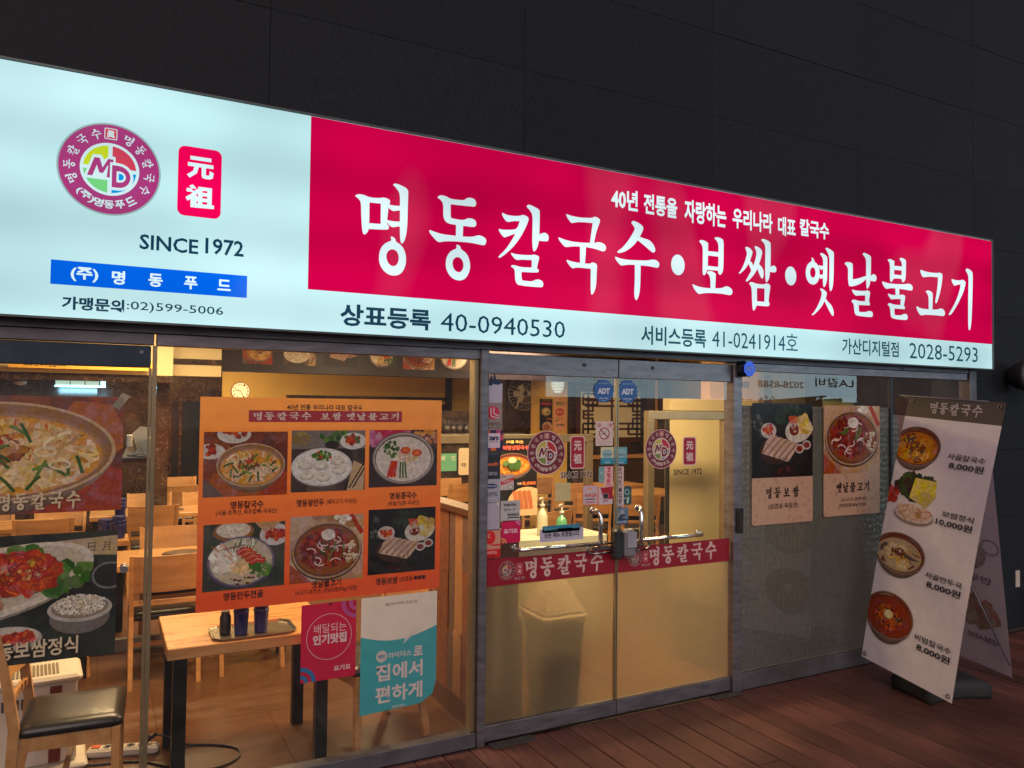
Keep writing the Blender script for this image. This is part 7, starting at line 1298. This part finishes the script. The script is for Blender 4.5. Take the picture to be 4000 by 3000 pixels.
cd = empty('delivery_card', 'mint green delivery card hung on the serving counter front', 'card', (0, 0, 0)); Yq = 6.3; Fq = face(Yq); x0, x1, z0, z1 = RV(950, 980, 986, 1017, Yq); a = Art(Fq, 0); a.rect(x0, z0, x1, z1, (120, 206, 170)); a.build('sheet', VINYL, cd); words(Fq, '배', x0 + .01, x0 + .08, z1 - .1, z1 - .03, (220, 240, 226), cd, VINYL, .04, .002); words(Fq, '민', x1 - .08, x1 - .02, z1 - .1, z1 - .03, (220, 240, 226), cd, VINYL, .04, .002)
ap = empty('notice_card', 'cream paper notice with black letters beside the mint card', 'card', (0, 0, 0)); x0, x1, z0, z1 = RV(991, 968, 1030, 1025, Yq); a = Art(Fq, 0); a.rrect(x0, z0, x1, z1, .03, (250, 230, 196)); a.build('sheet', VINYL, ap); words(Fq, '모든', x0 + .04, x0 + .12, z0 + .12, z0 + .17, (50, 40, 36), ap, VINYL, .02, .002)
# small room behind the bubble film window: counter, back partition, calendar
kp = empty('kitchen_partition', 'grey-brown partition behind the bubble film window with a posted notice', 'partition', (0, 1.5, 0)); KPM = mat('taupe_board', (.10, .075, .06), .5, noise=.12, nscale=3)
xk = V(1650, 850, 1, 1.5).x; bx('board', KPM, kp, xk, 9.0, 0, .06, 0, 2.75); bx('notice', mat('faded_notice', (.2, .16, .12), .6, noise=.2, nscale=20), kp, V(1660, 850, 1, 1.5).x + .05, V(1738, 850, 1, 1.5).x, -.008, -.001, 1.3, 2.15)
for i in range(3): bx('board_joint', BLACK, kp, xk + .9 + i * .7, xk + .905 + i * .7, -.003, -.001, 0, 2.6)
kb = empty('wall_calendar', 'spiral calendar with a green flower picture above the beef poster', 'calendar', (0, 0, 0)); Fk = face(1.46); x0, x1, z0, z1 = RV(1777, 858, 1845, 905, 1.46); a = Art(Fk, 0, 1e-4); a.rect(x0, z0, x1, z1, (190, 206, 190)); a.rect(x0 + .02, z0, x1 - .02, z1 - .05, (214, 220, 150)); rdk = random.Random(1); bits(a, (x0 + x1) / 2, z1 - .12, .12, .04, 40, .02, [(120, 160, 60), (230, 226, 120), (200, 170, 170)], rdk)
for i in range(16): a.rect(x0 + .01 + i * (x1 - x0) / 16.5, z1 - .03, x0 + .02 + i * (x1 - x0) / 16.5, z1 - .005, (40, 50, 50))
a.build('sheet', VINYL, kb)
kc = empty('dark_counter', 'dark low counter showing through the foot of the bubble film', 'counter', (4.6, .35, 0)); bx('counter_body', mat('charcoal_laminate', (.012, .014, .013), .5), kc, -.85, .0, 0, .4, 0, .44); bx('counter_body', MATS['charcoal_laminate'], kc, .05, 1.4, .1, .5, 0, .56)
kr = empty('paper_scrap', 'pale paper scrap lying behind the film just above the right sill', 'paper', (4.02, .1, .105)); MB().prism([(0, 0), (.17, .0), (.2, .16), (.1, .12)], 0, .004, lambda u, v_, w: (u, w, v_)).build('scrap', MATS['white_paper'], kr)
# side wall of the room
sw = bx('side_wall', YEL, None, 9.0, 9.1, .07, 8.6, 0, 2.75); tag(sw, 'yellow side wall at the far right end of the dining room', 'wall')

# ------------------------------------------------------------------ across the street: lit sign and tree, seen mirrored in the glass
def mirror_pt(x, y, D):                     # where the mirrored line of sight through glass at view (x,y) meets a wall D metres in front
    p = V(x, y, 1, 0); d = (p - Vector(CAM)); t = D / d.y; return Vector((p.x + d.x * t, -D, p.z + d.z * t))
DO = 11.0
so = empty('street_sign', 'white lit sign of the restaurant across the street, mirrored in the right window', 'sign', (0, -DO, 0))
p0, p1 = mirror_pt(1668, 830, DO), mirror_pt(1850, 868, DO); pl0 = mirror_pt(1350, 820, DO)
zb_ = mirror_pt(1800, 868, DO).z; XR = p1.x; XL = pl0.x - 2
OM = mat('street_sign_face', (.7, .8, .85), .4, emit=(.55, .8, .9), es=3.6)
bx('sign_face', OM, so, XL, XR, -.25, 0, zb_, zb_ + 3.0)
FO = Frame((0, -DO + .003, 0), (-1, 0, 0), (0, 0, 1)); om = mat('street_sign_ink', (.04, .05, .06), .5)
def ow(st, xa, xb, ya, yb):                  # mirrored reading: the left end in the picture is the right end of the word
    a, b_ = mirror_pt(xa, (ya + yb) / 2, DO), mirror_pt(xb, (ya + yb) / 2, DO); z1, z0 = mirror_pt((xa + xb) / 2, ya, DO).z, mirror_pt((xa + xb) / 2, yb, DO).z
    words(FO, st, -b_.x, -a.x, z0, z1, (30, 40, 46), so, VINYL, .02, .004).location = (0, DO, 0)
ow('LA갈비', 1760, 1843, 817, 837); ow('2028-8588', 1636, 1736, 823, 838)
rdt = random.Random(7)
tr_ = empty('street_tree', 'leafy tree in front of the sign across the street, mirrored in the glass', 'tree', (0, 0, 0))
c0 = mirror_pt(1640, 860, 8.0)
MB().tube([(c0.x, -8, 0), (c0.x + .1, -8, 1.2), (c0.x, -8.05, c0.z - .1)], [.09, .07, .04], 8).build('trunk', mat('bark', (.05, .035, .025), .8, noise=.3), tr_)
k = MB()
for _ in range(2600):
    t = rdt.uniform(0, 2 * PI); ph = rdt.uniform(-1, 1); r_ = rdt.uniform(.3, 1) ** .5; q = Vector((c0.x + 1.7 * r_ * math.cos(t) * math.sqrt(1 - ph * ph), -8 + 1.0 * r_ * math.sin(t) * math.sqrt(1 - ph * ph), c0.z - .95 + .95 * r_ * ph))
    d = Vector((rdt.uniform(-1, 1), rdt.uniform(-1, 1), rdt.uniform(-.6, 1))).normalized() * .11; s_ = d.cross(Vector((rdt.uniform(-1, 1), rdt.uniform(-1, 1), rdt.uniform(-1, 1)))).normalized() * .025
    k.quad(q, q + d * .5 + s_, q + d, q + d * .5 - s_)
k.build('crown', mat('leaves', (.05, .09, .03), .5, noise=.3), tr_)['kind'] = 'stuff'
bpy.data.objects.remove(_TO['ob']); bpy.data.curves.remove(_TO['cu'])
